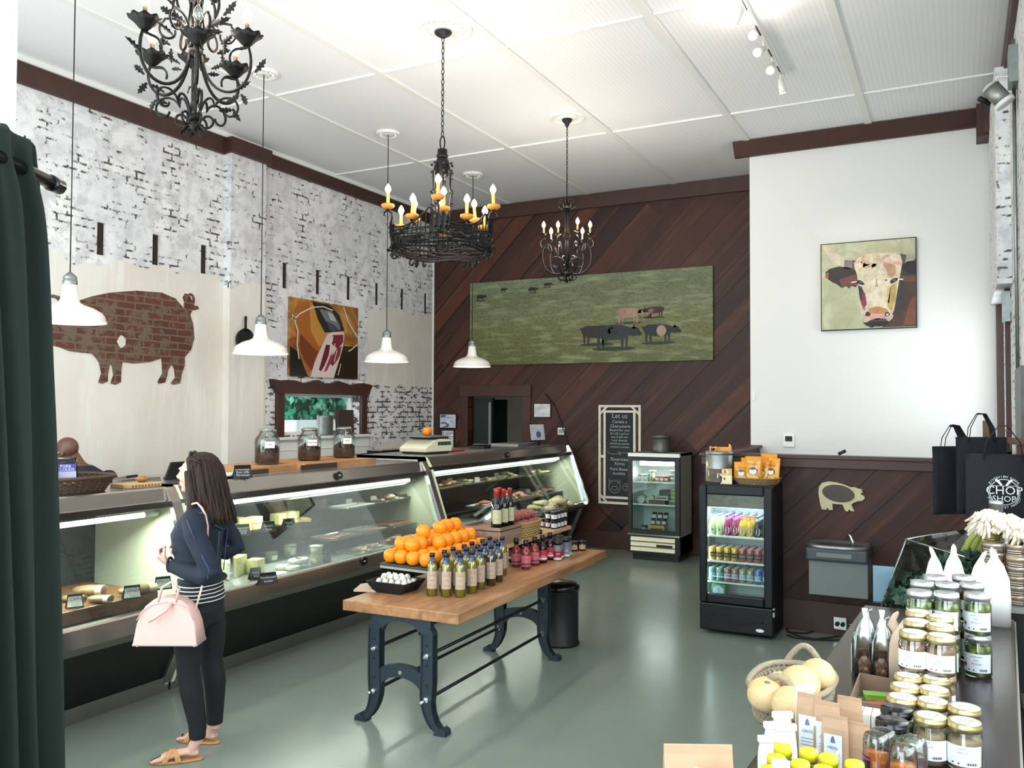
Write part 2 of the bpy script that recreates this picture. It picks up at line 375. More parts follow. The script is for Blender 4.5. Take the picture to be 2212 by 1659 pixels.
# --- left wall: grid with real openings (window, joist pockets)
def wall_grid(name, mats, axis, at, th, u0, u1, z0, z1, holes):
 us = sorted({u0, u1, *[h[0] for h in holes], *[h[1] for h in holes]}); zs = sorted({z0, z1, *[h[2] for h in holes], *[h[3] for h in holes]})
 m = M()
 def P(u, z, d): return (at+d, u, z) if axis == 'x' else (u, at+d, z)
 for a, b in zip(us, us[1:]):
  for c, d in zip(zs, zs[1:]):
   if any(h[0] <= a and b <= h[1] and h[2] <= c and d <= h[3] for h in holes): continue
   m.poly([P(a, c, 0), P(b, c, 0), P(b, d, 0), P(a, d, 0)]); m.poly([P(a, c, th), P(b, c, th), P(b, d, th), P(a, d, th)])
 for h in holes:
  for q in ((P(h[0], h[2], 0), P(h[1], h[2], 0), P(h[1], h[2], th), P(h[0], h[2], th)), (P(h[0], h[3], 0), P(h[1], h[3], 0), P(h[1], h[3], th), P(h[0], h[3], th)),
     (P(h[0], h[2], 0), P(h[0], h[3], 0), P(h[0], h[3], th), P(h[0], h[2], th)), (P(h[1], h[2], 0), P(h[1], h[3], 0), P(h[1], h[3], th), P(h[1], h[2], th))): m.poly(q)
 return m.obj(name, mats, kind='structure')
WIN = (8.03, 9.56, 1.62, 2.13)
slots = [(y-.045, y+.045, 3.42, 3.735) for y in (4.24, 4.87, 5.51, 6.15, 6.785, 8.065, 8.68, 9.31, 9.95, 10.58, 11.21)]
wall_grid('wall_left', 'brick_left', 'x', XL, -.22, 1.9, YB, 0, ZC+.1, slots+[WIN])
pk = M()
for s in slots: pk.box(XL-.21, XL-.03, s[0]-.005, s[1]+.005, s[2]-.005, s[3]+.005)
mat('pocket', '#31231f', .9, 0, .5, 30); pk.obj('wall_left', 'pocket', kind='structure')
trim(M().box(XL, XL+.10, 7.07, 7.62, 0, 4.84), 'brick_left')              # pilaster
trim(M().box(XL, XL+.045, 1.9, 7.04, 4.80, 4.99), 'brown_trim'); trim(M().box(XL, XL+.15, 7.03, 7.66, 4.82, 4.99), 'brown_trim')
trim(M().box(XL, XL+.045, 7.66, YB, 4.84, 5.01), 'brown_trim')
# --- back wall with the doorway
wall_grid('wall_back', 'planks', 'y', YB, .16, XL-.2, -2.0, 0, ZC+.1, [(-6.68, -5.75, 0, 2.14)])
trim(M().box(XL, -2.13, YB-.05, YB, 4.83, 5.03), 'brown_trim'); trim(M().box(-5.58, -2.13, YB-.02, YB, 0, .24), 'brown_trim')
trim(M().box(-6.82, -5.60, YB-.04, YB, 2.14, 2.31), 'brown_trim', .004); trim(M().box(-6.80, -6.68, YB-.03, YB, 0, 2.14), 'brown_trim', .004)
trim(M().box(-5.75, -5.61, YB-.03, YB, 0, 2.14), 'brown_trim', .004); trim(M().box(XL, XL+.02, YB-.02, YB, 0, 4.8), 'white_trim')
mat('dark_green', '#0d1b1a', .5); mat('corridor', '#8a8170', .9, 0, .2, 5)
M().box(-8.0, -4.9, 13.6, 13.7, 0, 2.9).box(-8.0, -7.9, YB+.16, 13.6, 0, 2.9).box(-5.0, -4.9, YB+.16, 13.6, 0, 2.9).box(-8, -4.9, YB+.16, 13.7, 2.8, 2.9).obj('wall_corridor', 'corridor', kind='structure')
dr = M().box(-6.72, -6.05, YB+.17, YB+.21, 0, 2.1, rz=1.12, c=(-6.7, YB+.18)).obj('door_1', 'dark_green', kind='structure')
M().box(-6.62, -6.30, YB+.06, YB+.14, 0, 2.12).obj('door_2', 'dark_green', kind='structure')
M().box(-6.35, -6.315, YB+.04, YB+.06, .8, 2.05).obj('door_edge', 'steel_dull', parent=dr, world=True)
# --- tall white wall, pony wall around the stair
mat('drywall', '#e4e2de', .75)
M().box(-2.13, XR, 10.05, 10.2, 0, ZC+.1).box(-2.13, -2.03, 10.2, YB+.1, 0, ZC+.1).obj('wall_stair', 'drywall', kind='structure')
trim(M().prism([(0, 0), (-.01, .155), (-.16, .155), (-.05, .0)], (XR, 10.05, 4.875), (0, 1, 0), (0, 0, 1), (-2.69, 0, 0)), 'brown_trim')
M().box(-2.13, XR, 8.03, 8.13, 0, 1.52).box(-2.13, -2.03, 8.13, 10.05, 0, 1.52).obj('wall_pony', 'planks', kind='structure')
trim(M().box(-2.17, XR, 7.985, 8.17, 1.52, 1.55).box(-2.17, -2.0, 8.17, 10.05, 1.52, 1.55).box(-2.15, XR, 8.0, 8.03, 1.44, 1.52), 'brown_trim', .004)
trim(M().box(-2.13, XR, 8.005, 8.03, 0, .27), 'brown_trim', .003)
# --- right wall, front wall, entry bay
wall_grid('wall_right', 'brick_y', 'x', XR, .25, -1.6, 10.3, 0, ZC+.1, [(8.75, 9.9, 1.6, 3.0), (1.1, 4.9, 1.35, 2.95)])
trim(M().box(.29, XR, 8.3, 9.98, 3.02, 4.86), 'brick_x')
trim(M().box(.36, XR, 5.2, 10.05, 4.84, 5.03), 'brown_trim'); trim(M().box(.18, XR, 9.75, 10.05, 4.70, 5.03).box(.24, .30, 9.6, 9.8, 4.72, 5.03), 'brown_trim')
trim(M().box(.335, XR, 9.9, 10.0, 1.5, 3.02).box(.36, XR, 8.66, 8.75, 1.5, 3.02).box(.35, XR, 8.66, 10.0, 1.5, 1.6), 'brown_trim', .004)
wall_grid('wall_front', 'drywall', 'y', 1.9, -.15, XL-.2, -3.0, 0, ZC+.1, [(-6.9, -3.3, .6, 4.4)])  # window opening here is unseen, added to bring light to the left wall
wall_grid('wall_entry', 'white', 'x', -3.0, -.12, -1.6, 1.9, 0, ZC+.1, [(-1.3, 1.70, .5, 4.9)])
wall_grid('wall_street', 'white', 'y', -1.6, -.12, -3.12, XR+.25, 0, ZC+.1, [(-2.7, .3, .5, 4.8)])
wn_ = 0
def window(axis, at, h, fr='white_trim', w_=.05, d=.06, mull=0):
 global wn_
 wn_ += 1; o = thing('window_%d' % wn_, None, None, kind='structure')
 def bx(m, a, b, c, e, dd): return m.box(at-dd, at+dd, a, b, c, e) if axis == 'x' else m.box(a, b, at-dd, at+dd, c, e)
 f = M(); bx(f, h[0], h[0]+w_, h[2], h[3], d/2); bx(f, h[1]-w_, h[1], h[2], h[3], d/2); bx(f, h[0]+w_, h[1]-w_, h[2], h[2]+w_, d/2); bx(f, h[0]+w_, h[1]-w_, h[3]-w_, h[3], d/2)
 for k in range(mull): u = h[0]+(h[1]-h[0])*(k+1)/(mull+1); bx(f, u-.02, u+.02, h[2]+w_, h[3]-w_, d/2)
 f.obj('window_frame', fr, parent=o); bx(M(), h[0]+w_, h[1]-w_, h[2]+w_, h[3]-w_, .003).obj('pane', 'glass', parent=o); return o
window('x', XL-.15, WIN, 'white_trim', .035)
window('x', XR+.12, (8.75, 9.9, 1.6, 3.0)); window('x', XR+.12, (1.1, 4.9, 1.35, 2.95)); window('y', 1.83, (-6.9, -3.3, .6, 4.4), mull=2)  # the last one glazes the unseen front window added for its light
window('x', -3.05, (-1.3, 1.70, .5, 4.9), w_=.03); window('y', -1.66, (-2.7, .3, .5, 4.8), mull=1)
trim(M().box(XL, XL+.05, 7.91, 8.03, 1.58, 2.14).box(XL, XL+.05, 9.56, 9.68, 1.6, 2.14), 'brown_trim', .004)
hd = [(7.80, 2.30), (7.82, 2.24), (7.91, 2.13), (9.68, 2.13), (9.74, 2.24), (9.77, 2.27)]
hd += [(9.70-k*.135, 2.285+.022*math.sin(k*1.7)+.01*math.sin(k*4.1)) for k in range(14)]
trim(M().prism(hd, (XL, 0, 0), (0, 1, 0), (0, 0, 1), (.075, 0, 0)), 'brown_trim')
trim(M().box(XL-.02, XL+.09, 7.75, 9.78, 1.565, 1.60).box(XL, XL+.03, 7.8, 9.75, 1.33, 1.565).box(XL, XL+.04, 7.8, 9.75, 1.43, 1.445), 'white_trim', .003)
# --- outside the small window: a white wall and an ivy hedge
mat('outside_white', '#f4f6f6', .8); mat('ivy_core', '#1d5144', .9)
tag(M().box(-9.6, -9.5, 6, 16, 0, 1.76).obj('garden_wall', 'outside_white'), 'low white wall outdoors, seen through the small window', 'wall')
n = N('ivy'); n.set(Roughness=.5); n.col(n.ramp(n.noise(n.obj(), 3, 4), [(.3, '#2a8a6c'), (.55, '#55b892'), (.8, '#95dcb8')])); MAT['ivy'] = n.m
iv = M()
for k in range(2600):
 y = R.uniform(8, 15.5); z = R.uniform(1.2, 3.6); x = -10.2+R.uniform(-.12, .12); s = R.uniform(.05, .10)
 a = Vector((R.uniform(-.4, .4), R.uniform(-1, 1), R.uniform(-1, .3))).normalized()*s; b = Vector((R.uniform(.2, 1), R.uniform(-.5, .5), R.uniform(-.5, .5))); b = a.cross(b).normalized()*s*.6; c = Vector((x, y, z))
 iv.poly([c-a, c-a*.2+b, c+a, c-a*.2-b])
h_ = thing('ivy_hedge', 'green ivy hedge outdoors, seen through the small window', 'hedge', (-10.3, 12, 0)); iv.obj('foliage', 'ivy', parent=h_, world=True)
M().box(-10.5, -10.28, 8, 15.5, 0, 3.5).obj('stems', 'ivy_core', parent=h_, world=True)
# ================================================================ display cases
mat('case_cream', '#e3e8cf', .45); mat('case_floor', '#8f9690', .35, .3); mat('fascia', '#b3aca5', .17, .9, .10, 3); mat('marble_dark', '#2b2523', .12, 0, .5, 6)
mat('kick', '#8b8a84', .35, .8, .1, 5); mat('black_panel', '#0e1110', .45)
mat('vinyl_black', '#15171a', .3)
TOPX, BX = -4.86, -5.74
def case(y0, y1, lip, gb, ft, top, label, near_end=True, far_end=True, shelves=()):
 t = thing('display_case', label, 'display case', (-5.3, (y0+y1)/2, 0))
 def P(m, name, mats, **k): return m.obj(name, mats, parent=t, world=True, **k)
 wl = -4.57; wu = -4.80; fz = ft
 ly = (0, y1-y0, 0)
 def ext(poly, a=y0, b=y1): return M().prism(poly, (0, a, 0), (1, 0, 0), (0, 0, 1), (0, b-a, 0))
 P(ext([(-4.89, .10), (-4.87, .10), (-4.65, lip), (-4.67, lip)]), 'lower_panel', 'black_panel')
 P(ext([(-4.885, .0), (-4.865, .0), (-4.865, .10), (-4.885, .10)]), 'kick_plate', 'kick')
 P(ext([(-4.66, lip), (-4.62, lip-.01), (wl, lip+.045), (wl-.015, gb-.02), (wl-.04, gb), (-4.70, gb-.02), (-4.72, lip)]), 'bumper_rail', 'fascia')
 P(ext([(wl-.035, gb), (wl-.027, gb), (wu+.0, fz), (wu-.008, fz)], y0+.03, y1-.03), 'front_glass', 'glass')
 P(ext([(wu-.035, fz-.02), (wu+.005, fz-.02), (wu+.005, fz), (TOPX+.03, fz+.012), (TOPX, top-.01), (TOPX-.01, top), (TOPX-.10, top), (TOPX-.10, fz-.02)]), 'top_fascia', 'fascia')
 P(ext([(wu+.006, fz-.03), (wu+.012, fz-.03), (wu+.008, fz+.008), (wu+.002, fz+.008)]), 'glass_trim', 'marble_dark')
 P(ext([(TOPX-.10, top-.03), (TOPX-.10, top), (BX, top), (BX, top-.03)]), 'top_shelf', 'steel')
 P(ext([(BX+.10, gb-.05), (BX+.13, gb-.05), (BX+.13, top-.03), (BX+.10, top-.03)]), 'back_doors', 'steel_panel')
 P(ext([(-4.70, gb-.05), (-4.70, gb-.03), (BX+.13, gb-.03), (BX+.13, gb-.05)]), 'deck', 'case_floor')
 P(ext([(BX, 0), (BX+.02, 0), (BX+.02, gb-.05), (BX, gb-.05)]), 'rear_panel', 'black_panel')
 def end(a, b, name, mt, gro=0): return P(ext([(-4.88-gro*.0, .02), (-4.645+gro, lip), (wl+gro, lip+.05), (wl+gro, gb), (wu+.004+gro, fz), (TOPX+gro, top-.005), (TOPX-.02, top+gro*.5), (BX, top+gro*.5), (BX, .02)], a, b), name, mt)
 end(y0, y0+.03, 'end_wall', 'case_cream'); end(y1-.03, y1, 'end_wall', 'case_cream')
 tb = P(M().tube([(-4.945, y0+.14, top-.185), (-4.945, y1-.16, top-.185)], .017, 10), 'tube_light', 'tube')
 M().tube([(-4.945, y0+.06, top-.185), (-4.945, y0+.14, top-.185)], .02, 10).tube([(-4.945, y1-.16, top-.185), (-4.945, y1-.05, top-.185)], .02, 10).obj('tube_socket', 'cream', parent=tb, world=True)
 area('tube_light_glow', (-4.96, (y0+y1)/2, top-.215), (0, -.45, 0), .05, y1-y0-.3, 13*(y1-y0), (.96, 1, .86))
 for (a, b, xf, z, st) in shelves:
  s = P(M().box(BX+.15, xf, a, b, z-.008, z), 'glass_shelf', 'shelf_glass')
  M().box(xf, xf+.012, a, b, z-.016, z+.006).box(BX+.16, xf-.01, (a+b)/2-.01, (a+b)/2+.01, z-.035, z-.01).obj('shelf_rail', 'chrome', parent=s, world=True)
 return t
glassmat('shelf_glass', '#dfece6', .12)
c1 = case(1.98, 4.24, .50, .67, 1.305, 1.405, 'glass-front meat display case nearest the green curtain, wood board inside', shelves=())
c2 = case(4.26, 7.43, .52, .68, 1.31, 1.415, 'long glass-front cheese display case behind the woman in denim', shelves=((4.95, 6.05, -5.06, .965, 0), (6.10, 7.38, -5.10, 1.035, 0), (6.0, 7.38, -5.0, .78, 0)))
c3 = case(7.45, 11.08, .60, .70, 1.35, 1.455, 'far glass-front meat display case by the brown plank wall', shelves=((7.6, 10.95, -5.10, 1.07, 0), (7.6, 10.95, -5.0, .80, 0)))
for cc, y, nm in ((c1, 4.24, 0), (c2, 7.42, 0), (c3, 11.06, 1)):
 lip, gb, fz, top = (.50, .67, 1.305, 1.405) if cc is c1 else ((.52, .68, 1.31, 1.415) if cc is c2 else (.60, .70, 1.35, 1.455))
 pl = [(-4.86, .06), (-4.63, lip), (-4.555, lip+.05), (-4.555, gb+.01), (-4.785, fz), (-4.845, top), (-4.875, top), (-4.86, top-.01), (-4.82, fz), (-4.60, gb), (-4.60, lip+.05), (-4.66, lip), (-4.885, .06)]
 M().prism(pl, (0, y-.02-(.04 if not nm else 0), 0), (1, 0, 0), (0, 0, 1), (0, .075 if not nm else .035, 0)).obj('edge_post', 'fascia' if not nm else 'chrome', parent=cc, world=True)
def badge(par, x, y, z, r=.035, nx=(1, 0, .3)):
 w_ = Vector(nx).normalized(); m = M(); u = Vector((0, 1, 0)); v = w_.cross(u)
 m.prism([(r*math.cos(a*PI/10)*1.2, r*math.sin(a*PI/10)) for a in range(20)], (x, y, z), u, v, w_*.004)
 m.col('#c8bfae').mat(1).prism([(r*.5*math.cos(a*PI/6), r*.18*math.sin(a*PI/6)) for a in range(12)], Vector((x, y, z))+w_*.004, u, v, w_*.001)
 m.obj('badge', ['black_gloss', 'paint'], parent=par, world=True)
badge(c2, -4.826, 6.02, 1.365, nx=(1, 0, .3)); badge(c2, -4.571, 6.05, .635, nx=(1, 0, 0)); badge(c3, -4.83, 9.2, 1.40)
# ================================================================ food and signs
def slab_tag(p, rz, lines, label, group, w_=.085, h=.06, white=False, dark='#15181a'):
 """small tent sign: folded card that stands up, chalk or print lines on its face; faces +x before rz"""
 t = thing('price_sign', label, 'sign', p, rz, group); m = M()
 bw = w_*.5
 m.col(dark); m.prism([(-bw, 0), (bw, 0), (bw*.8, h), (-bw*.8, h)], (.012, 0, 0), (0, 1, 0), (-.25, 0, 1), (-.003, 0, 0))
 m.prism([(-bw, 0), (bw, 0), (bw*.8, h), (-bw*.8, h)], (-.03, 0, 0), (0, 1, 0), (.38, 0, 1), (-.003, 0, 0)).obj('card', 'paint', parent=t)
 k = M(); u = Vector((0, 1, 0)); v = Vector((-.25, 0, 1)).normalized()
 if white:
  k.col('#e9e6dc').prism([(-bw*.86, h*.12), (bw*.86, h*.12), (bw*.7, h*.88), (-bw*.7, h*.88)], (.0125, 0, 0), (0, 1, 0), (-.25, 0, 1), (.001, 0, 0)); k.col('#5a5348'); off = .0145
 else: k.col('#d5d8d6'); off = .0135
 n_ = len(lines)
 for i, s in enumerate(lines):
  k.text(s, h*.26*(1.3 if white and i == 0 else 1), Vector((off, 0, 0))+v*(h*(.80-.72*(i+.85)/(n_+.3))), u, v)
 k.obj('lettering', 'paint', parent=t); return t
def pricecard(p, rz, label, group, s=.045):
 t = M().col('#eeeede'); t.prism([(-s*.8, .01), (s*.8, .01), (s*.8, s*1.35), (-s*.8, s*1.35)], (0, 0, 0), (0, 1, 0), (-.15, 0, 1), (-.002, 0, 0)); t.box(-.006, .01, -.005, .005, 0, .02)
 t.col('#77786c')
 for i in range(3): t.prism([(-s*.5, s*(.35+.3*i)), (s*(.5-.25*(i == 0)), s*(.35+.3*i)), (s*(.5-.25*(i == 0)), s*(.42+.3*i)), (-s*.5, s*(.42+.3*i))], (.0006, 0, 0), (0, 1, 0), (-.15, 0, 1), (.0004, 0, 0))
 o = t.obj('price_card', 'paint'); o.location = p; o.rotation_euler.z = rz; return tag(o, label, 'sign', group)
def tray(p, sx, sy, rz, label, group=None, c='#c9ccc4'):
 m = M().col(c); h = .018; r = .012
 for a in ((-sx, sx, -sy, sy, 0, .003),): m.box(*a)
 for s in (-1, 1):
  m.prism([(0, 0), (r, h), (r+.006, h), (.004, 0)], (s*(sx-.0), -sy, 0), (s, 0, 0), (0, 0, 1), (0, 2*sy, 0)); m.prism([(0, 0), (r, h), (r+.006, h), (.004, 0)], (-sx, s*sy, 0), (0, s, 0), (0, 0, 1), (2*sx, 0, 0))
 o = m.obj('tray', 'cans'); o.location = p; o.rotation_euler.z = rz; return tag(o, label, 'tray', group)
def heap(name, p, sx, sy, cols, n_, r, label, cat, flat=.5, lay=2, kind=None, warp=.12):
 m = M(); q = random.Random(int(abs(p[1])*1000)+n_)
 for i in range(n_):
  L = i*lay//n_; f = 1-.28*L; a = q.uniform(0, PI); s = r*q.uniform(.7, 1.15)
  m.col(q.choice(cols)); m.ball((p[0]+q.uniform(-sx, sx)*f, p[1]+q.uniform(-sy, sy)*f, p[2]+s*flat*(.9+1.25*L)), (s*q.uniform(1.1, 1.7), s*.8, s*flat), 9, 6, rz=a, warp=warp)
 return m.obj(name, 'food', label=label, cat=cat, kind=kind, origin=p)
vcmat('food', .42, .18, 45)
# --- case 1: cured meats on a wooden board
m_wood('meat_board', '#5c3c25', '#7c5432', '#94683f', (4, 1, 4), 3, .4)
M().box(-5.42, -4.72, 2.15, 4.02, .652, .735).obj('cutting_board', 'meat_board', bevel=.006, label='wide brown wooden board inside the nearest display case', cat='board', origin=(-5.07, 3.1, .652))
def ham(px, py, L, wd, h, rz, label):
 p = atz(px, py, .735); t = thing('cured_meat', label, 'meat', p, rz, 'cured meats on the board in the nearest case')
 N_ = 14; rings = []
 for i in range(N_):
  a = i/(N_-1); s = math.sin(PI*min(1, max(.03, a*.94+.03)))**.45
  rings.append([((a-.5)*L, wd*s*math.cos(2*PI*k/12)*(1+.08*math.sin(9*a)), h*(.5+.5*s*math.sin(2*PI*k/12)*(1+.06*math.sin(7*a+k)))) for k in range(12)])
 M().col('#8c7350').loft(rings).obj('rind', 'food', parent=t)
 m = M(); m.col('#d8c4a0').prism([(wd*.96*math.cos(q*PI/9), h*.5+h*.46*math.sin(q*PI/9)) for q in range(18)], (L*.28, 0, 0), (0, 1, 0), (0, 0, 1), (L*.2, 0, 0))
 m.col('#9c6a5c').prism([(wd*.72*math.cos(q*PI/9), h*.48+h*.30*math.sin(q*PI/9)) for q in range(18)], (L*.481, 0, 0), (0, 1, 0), (0, 0, 1), (.002, 0, 0)); m.obj('cut_face', 'food', parent=t); return t
ham(192, 1288, .20, .055, .075, .5, 'cut cured pork piece, second from the curtain in the meat case'); ham(215, 1302, .15, .045, .05, .4, 'small pale slab of cured pork in front of a bigger piece')
ham(296, 1284, .24, .06, .065, 1.2, 'long cured pork loin behind the middle white name card'); ham(158, 1300, .15, .05, .045, .2, 'cured meat end nearest the green curtain in the meat case')
gs = 'white name cards in the nearest meat case'
slab_tag(atz(152, 1312, .735)+Vector((.04, 0, 0)), -.5, ['COPPA', '- -'], 'black framed white name card nearest the green curtain', gs, .10, .085, True)
slab_tag(atz(276, 1292, .735)+Vector((.04, 0, 0)), -.5, ['LONZA', '- -'], 'black framed white name card reading LONZA', gs, .115, .085, True)
slab_tag(atz(343, 1272, .735)+Vector((.04, 0, 0)), -.5, ['SPECK', '- -'], 'black framed white name card beside the pink handbag', gs, .115, .085, True)
# --- case 2: cheeses
def cheese(name, pts, h, p, rz, c, rind, label, group):
 t = thing(name, label, 'cheese', p, rz, group)
 M().col(c).prism(pts, (0, 0, 0), (1, 0, 0), (0, 1, 0), (0, 0, h)).obj('body', 'food', parent=t, bevel=.003)
 cx = sum(a for a, b in pts)/len(pts); cy = sum(b for a, b in pts)/len(pts)
 M().col(rind).prism([(cx+(a-cx)*1.02, cy+(b-cy)*1.02) for a, b in pts], (0, 0, 0), (1, 0, 0), (0, 1, 0), (0, 0, .006)).obj('rind', 'food', parent=t); return t
WED = [(.10, -.055), (.10, .055), (-.09, .012), (-.09, -.012)]; BLK = [(-.05, -.06), (.05, -.06), (.05, .06), (-.05, .06)]
gc = 'cheeses on the upper left shelf of the cheese case'
for i, (px, py, pt, h, rz, c, lb) in enumerate(((533, 1147, WED, .105, -.3, '#dccb82', 'tall yellow cheese wedge on the upper shelf, nearest the woman'),
  (564, 1144, BLK, .05, .2, '#e4d7a4', 'pale square cheese block under another on the upper shelf'), (590, 1139, BLK, .035, .5, '#e2d08f', 'low cheese block between the chalk signs'),
  (618, 1133, BLK, .09, .1, '#d9d79c', 'blue-veined cheese block at the middle of the upper shelf'), (642, 1130, BLK, .095, -.1, '#dcd9a8', 'blue-veined cheese block nearest the long trays'),
  (668, 1126, WED, .03, -.6, '#c9a55e', 'flat orange-brown cheese wedge at the far end of the upper shelf'))):
 cheese('cheese', pt, h, atz(px, py, .965)-Vector((.08, 0, 0)), rz, c, '#b79a55', lb, gc)
cheese('cheese', BLK, .05, atz(564, 1144, .965)+Vector((-.08, 0, .0505)), .3, '#e8dcb0', '#b79a55', 'pale square cheese block lying on top of another', gc)
o = M().col('#e8d98c').lathe([(.001, 0), (.13, 0), (.13, .012), (.001, .012)], 24).obj('cheese', 'food'); o.location = atz(518, 1152, .965)-Vector((.12, 0, 0)); tag(o, 'thin yellow cheese round under the tall wedge', 'cheese', gc)
gl = 'cheeses on the lower deck of the cheese case'; DK = .652
for px, py, pt, h, rz, c, lb in ((508, 1252, WED, .13, 2.6, '#ddd9a6', 'tall pale cheese wedge on the lower deck, nearest the woman'), (534, 1246, WED, .15, 2.2, '#d9d39c', 'big pale cheese wedge standing behind the first one'),
  (572, 1240, BLK, .11, .3, '#d4d08f', 'blue-veined cheese block on the lower deck')):
 cheese('cheese', pt, h, atz(px, py, DK)-Vector((.1, 0, 0)), rz, c, '#a58f52', lb, gl)
for i, (px, py, dz, lb) in enumerate(((648, 1233, 0, 'white bloomy cheese round, lowest of the left stack'), (655, 1228, .036, 'white bloomy cheese round on top of the left stack'), (620, 1248, 0, 'pale cheese round with dark ash spots in front'), (668, 1226, 0, 'white cheese round, lower of the right pair'), (668, 1226, .036, 'white cheese round, upper of the right pair'), (628, 1232, 0, 'white cheese round behind the ash-spotted one'))):
 t = M().col('#eceada').lathe([(.001, 0), (.052, 0), (.06, .008), (.06, .027), (.052, .035), (.001, .035)], 20, (0, 0, 0)); o = t.obj('cheese_round', 'food'); o.location = atz(px, py, DK)+Vector((-.08, 0, dz)); tag(o, lb, 'cheese', gl)
def tub(p, c, lid, r, h, label, group):
 t = thing('tub', label, 'tub', p, 0, group); M().col(c).lathe([(.001, 0), (r*.82, 0), (r, h), (.001, h)], 20).obj('cup', 'printed', parent=t); M().col(lid).lathe([(.001, h), (r*1.05, h), (r*1.05, h+.01), (.001, h+.011)], 20).obj('lid', 'printed', parent=t)
 M().col('#d7d9c6').lathe([(r*.88, h*.25), (r*.985, h*.8)], 10, a0=-.7, a1=.7, caps=False).obj('sticker', 'printed', parent=t); return t
gt = 'plastic tubs on the lower deck of the cheese case'
tub(atz(694, 1222, DK)-Vector((.05, 0, 0)), '#dfe0ba', '#eceecb', .055, .07, 'pale plastic tub, lower of the stacked pair in the cheese case', gt); tub(atz(694, 1222, DK)+Vector((-.05, 0, .083)), '#e3e4bc', '#eff0d0', .055, .07, 'pale plastic tub, upper of the stacked pair in the cheese case', gt)
tub(atz(645, 1205, DK)-Vector((.1, 0, 0)), '#8f927c', '#9da08b', .058, .10, 'grey-green tub standing behind the cheese rounds', gt); tub(atz(605, 1215, DK)-Vector((.1, 0, 0)), '#7e836f', '#8f937f', .055, .07, 'dim grey tub behind the blue-veined cheese', gt)
gsn = 'black chalk signs in the cheese case'
slab_tag(atz(529, 1158, .965)+Vector((-.02, 0, 0)), -.45, ['Beemster', 'Gouda', '16 lb'], 'black chalk sign before the tall yellow wedge', gsn, .12, .09)
slab_tag(atz(584, 1150, .965)+Vector((-.02, 0, 0)), -.45, ['Bismark', 'sheep'], 'black chalk sign between the square blocks and the blue cheese', gsn, .12, .085); slab_tag(atz(628, 1143, .965)+Vector((-.02, 0, 0)), -.45, ['Maytag', 'Blue'], 'black chalk sign before the blue cheese on the upper shelf', gsn, .12, .085)
slab_tag(atz(552, 1252, DK)+Vector((-.0, 0, 0)), -.45, ['Asher', 'Blue'], 'black chalk sign before the lower cheese wedges', gsn, .10, .09); slab_tag(atz(579, 1262, DK), -.45, ['Tumbleweed', 'cheddar'], 'wide black chalk sign at the lower glass edge', gsn, .15, .085)
slab_tag(atz(712, 1215, DK)-Vector((.03, 0, 0)), -.3, ['Green', 'Hill'], 'black chalk sign beside the stacked tubs', gsn, .08, .09); slab_tag(atz(655, 1128, .965)-Vector((.15, 0, 0)), -.3, ['Thomas', 'ville'], 'black chalk sign behind the flat orange-brown wedge', gsn, .10, .10)
gtr = 'metal trays in the cheese case'
PINK = ['#b77f73', '#c08d80', '#a96e62', '#caa094']; SAUS = ['#a8684b', '#b77a58', '#9a5a42', '#c58f6c']; PALE = ['#cdbb9a', '#bca284', '#b08570', '#d8ccae']
def ptray(px, py, z, dx, sx, sy, rz, tl, food=None, cols=None, n_=0, r=.025, fl='', fc='meat', group=gtr, flat=.5):
 p = atz(px, py, z)-Vector((dx, 0, 0)); t = tray(p, sx, sy, rz, tl, group)
 if n_: heap(food, (p[0], p[1], z+.004), sx*.8, sy*.85, cols, n_, r, fl, fc, flat)
ptray(728, 1160, .78, .0, .13, .19, .0, 'metal tray of thin pink slices on the middle shelf', 'sliced_meat', PINK, 34, .03, 'thin pink sliced meat spread over a tray', 'meat', flat=.2)
ptray(788, 1146, .78, .0, .13, .17, .05, 'nearly empty white-rimmed tray on the middle shelf', 'sliced_meat', PINK, 10, .025, 'few scraps of pink meat in a near empty tray', 'meat', flat=.2)
ptray(852, 1135, .78, .0, .13, .19, .0, 'metal tray of brown sausages on the middle shelf', None)
p0 = atz(852, 1135, .78)
for k in range(14):
 y = p0.y-.16+.024*k; m = M().col(SAUS[k % 4]); m.tube([(p0.x-.10, y-.02, .80), (p0.x-.05, y, .806), (p0.x+.05, y+.006, .806), (p0.x+.10, y-.016, .80)], [.006, .013, .013, .006], 7)
 m.obj('sausage', 'food', label='brown sausage in the middle shelf tray, number %s from the woman' % ['one', 'two', 'three', 'four', 'five', 'six', 'seven', 'eight', 'nine', 'ten', 'eleven', 'twelve', 'thirteen', 'fourteen'][k], cat='sausage', group='sausages in the tray', origin=(p0.x, y, .79))
ptray(800, 1190, DK, .05, .14, .24, 0, 'long tray of shredded meat on the lower deck', 'chopped_meat', PALE, 46, .026, 'shredded brown meat in the long lower tray', 'meat'); ptray(872, 1172, DK, .05, .15, .2, 0, 'tray of heaped cooked meat on the lower deck by the joint', 'cooked_meat', SAUS+PALE, 50, .032, 'heaped brown cooked meat on the lower deck', 'meat', flat=.6)
ptray(840, 1081, 1.035, .02, .1, .14, 0, 'tray of wrapped meat on the top right shelf of the cheese case', 'wrapped_meat', ['#7a4a38', '#b9a58a', '#5d3a30'], 16, .035, 'dark wrapped cured meat on the top right shelf', 'meat')
ptray(872, 1075, 1.035, .02, .09, .1, 0, 'small dark tray at the joint end of the top right shelf', 'wrapped_meat', ['#54362c', '#7a5a48'], 12, .03, 'dark dried meat at the end of the top shelf', 'meat')
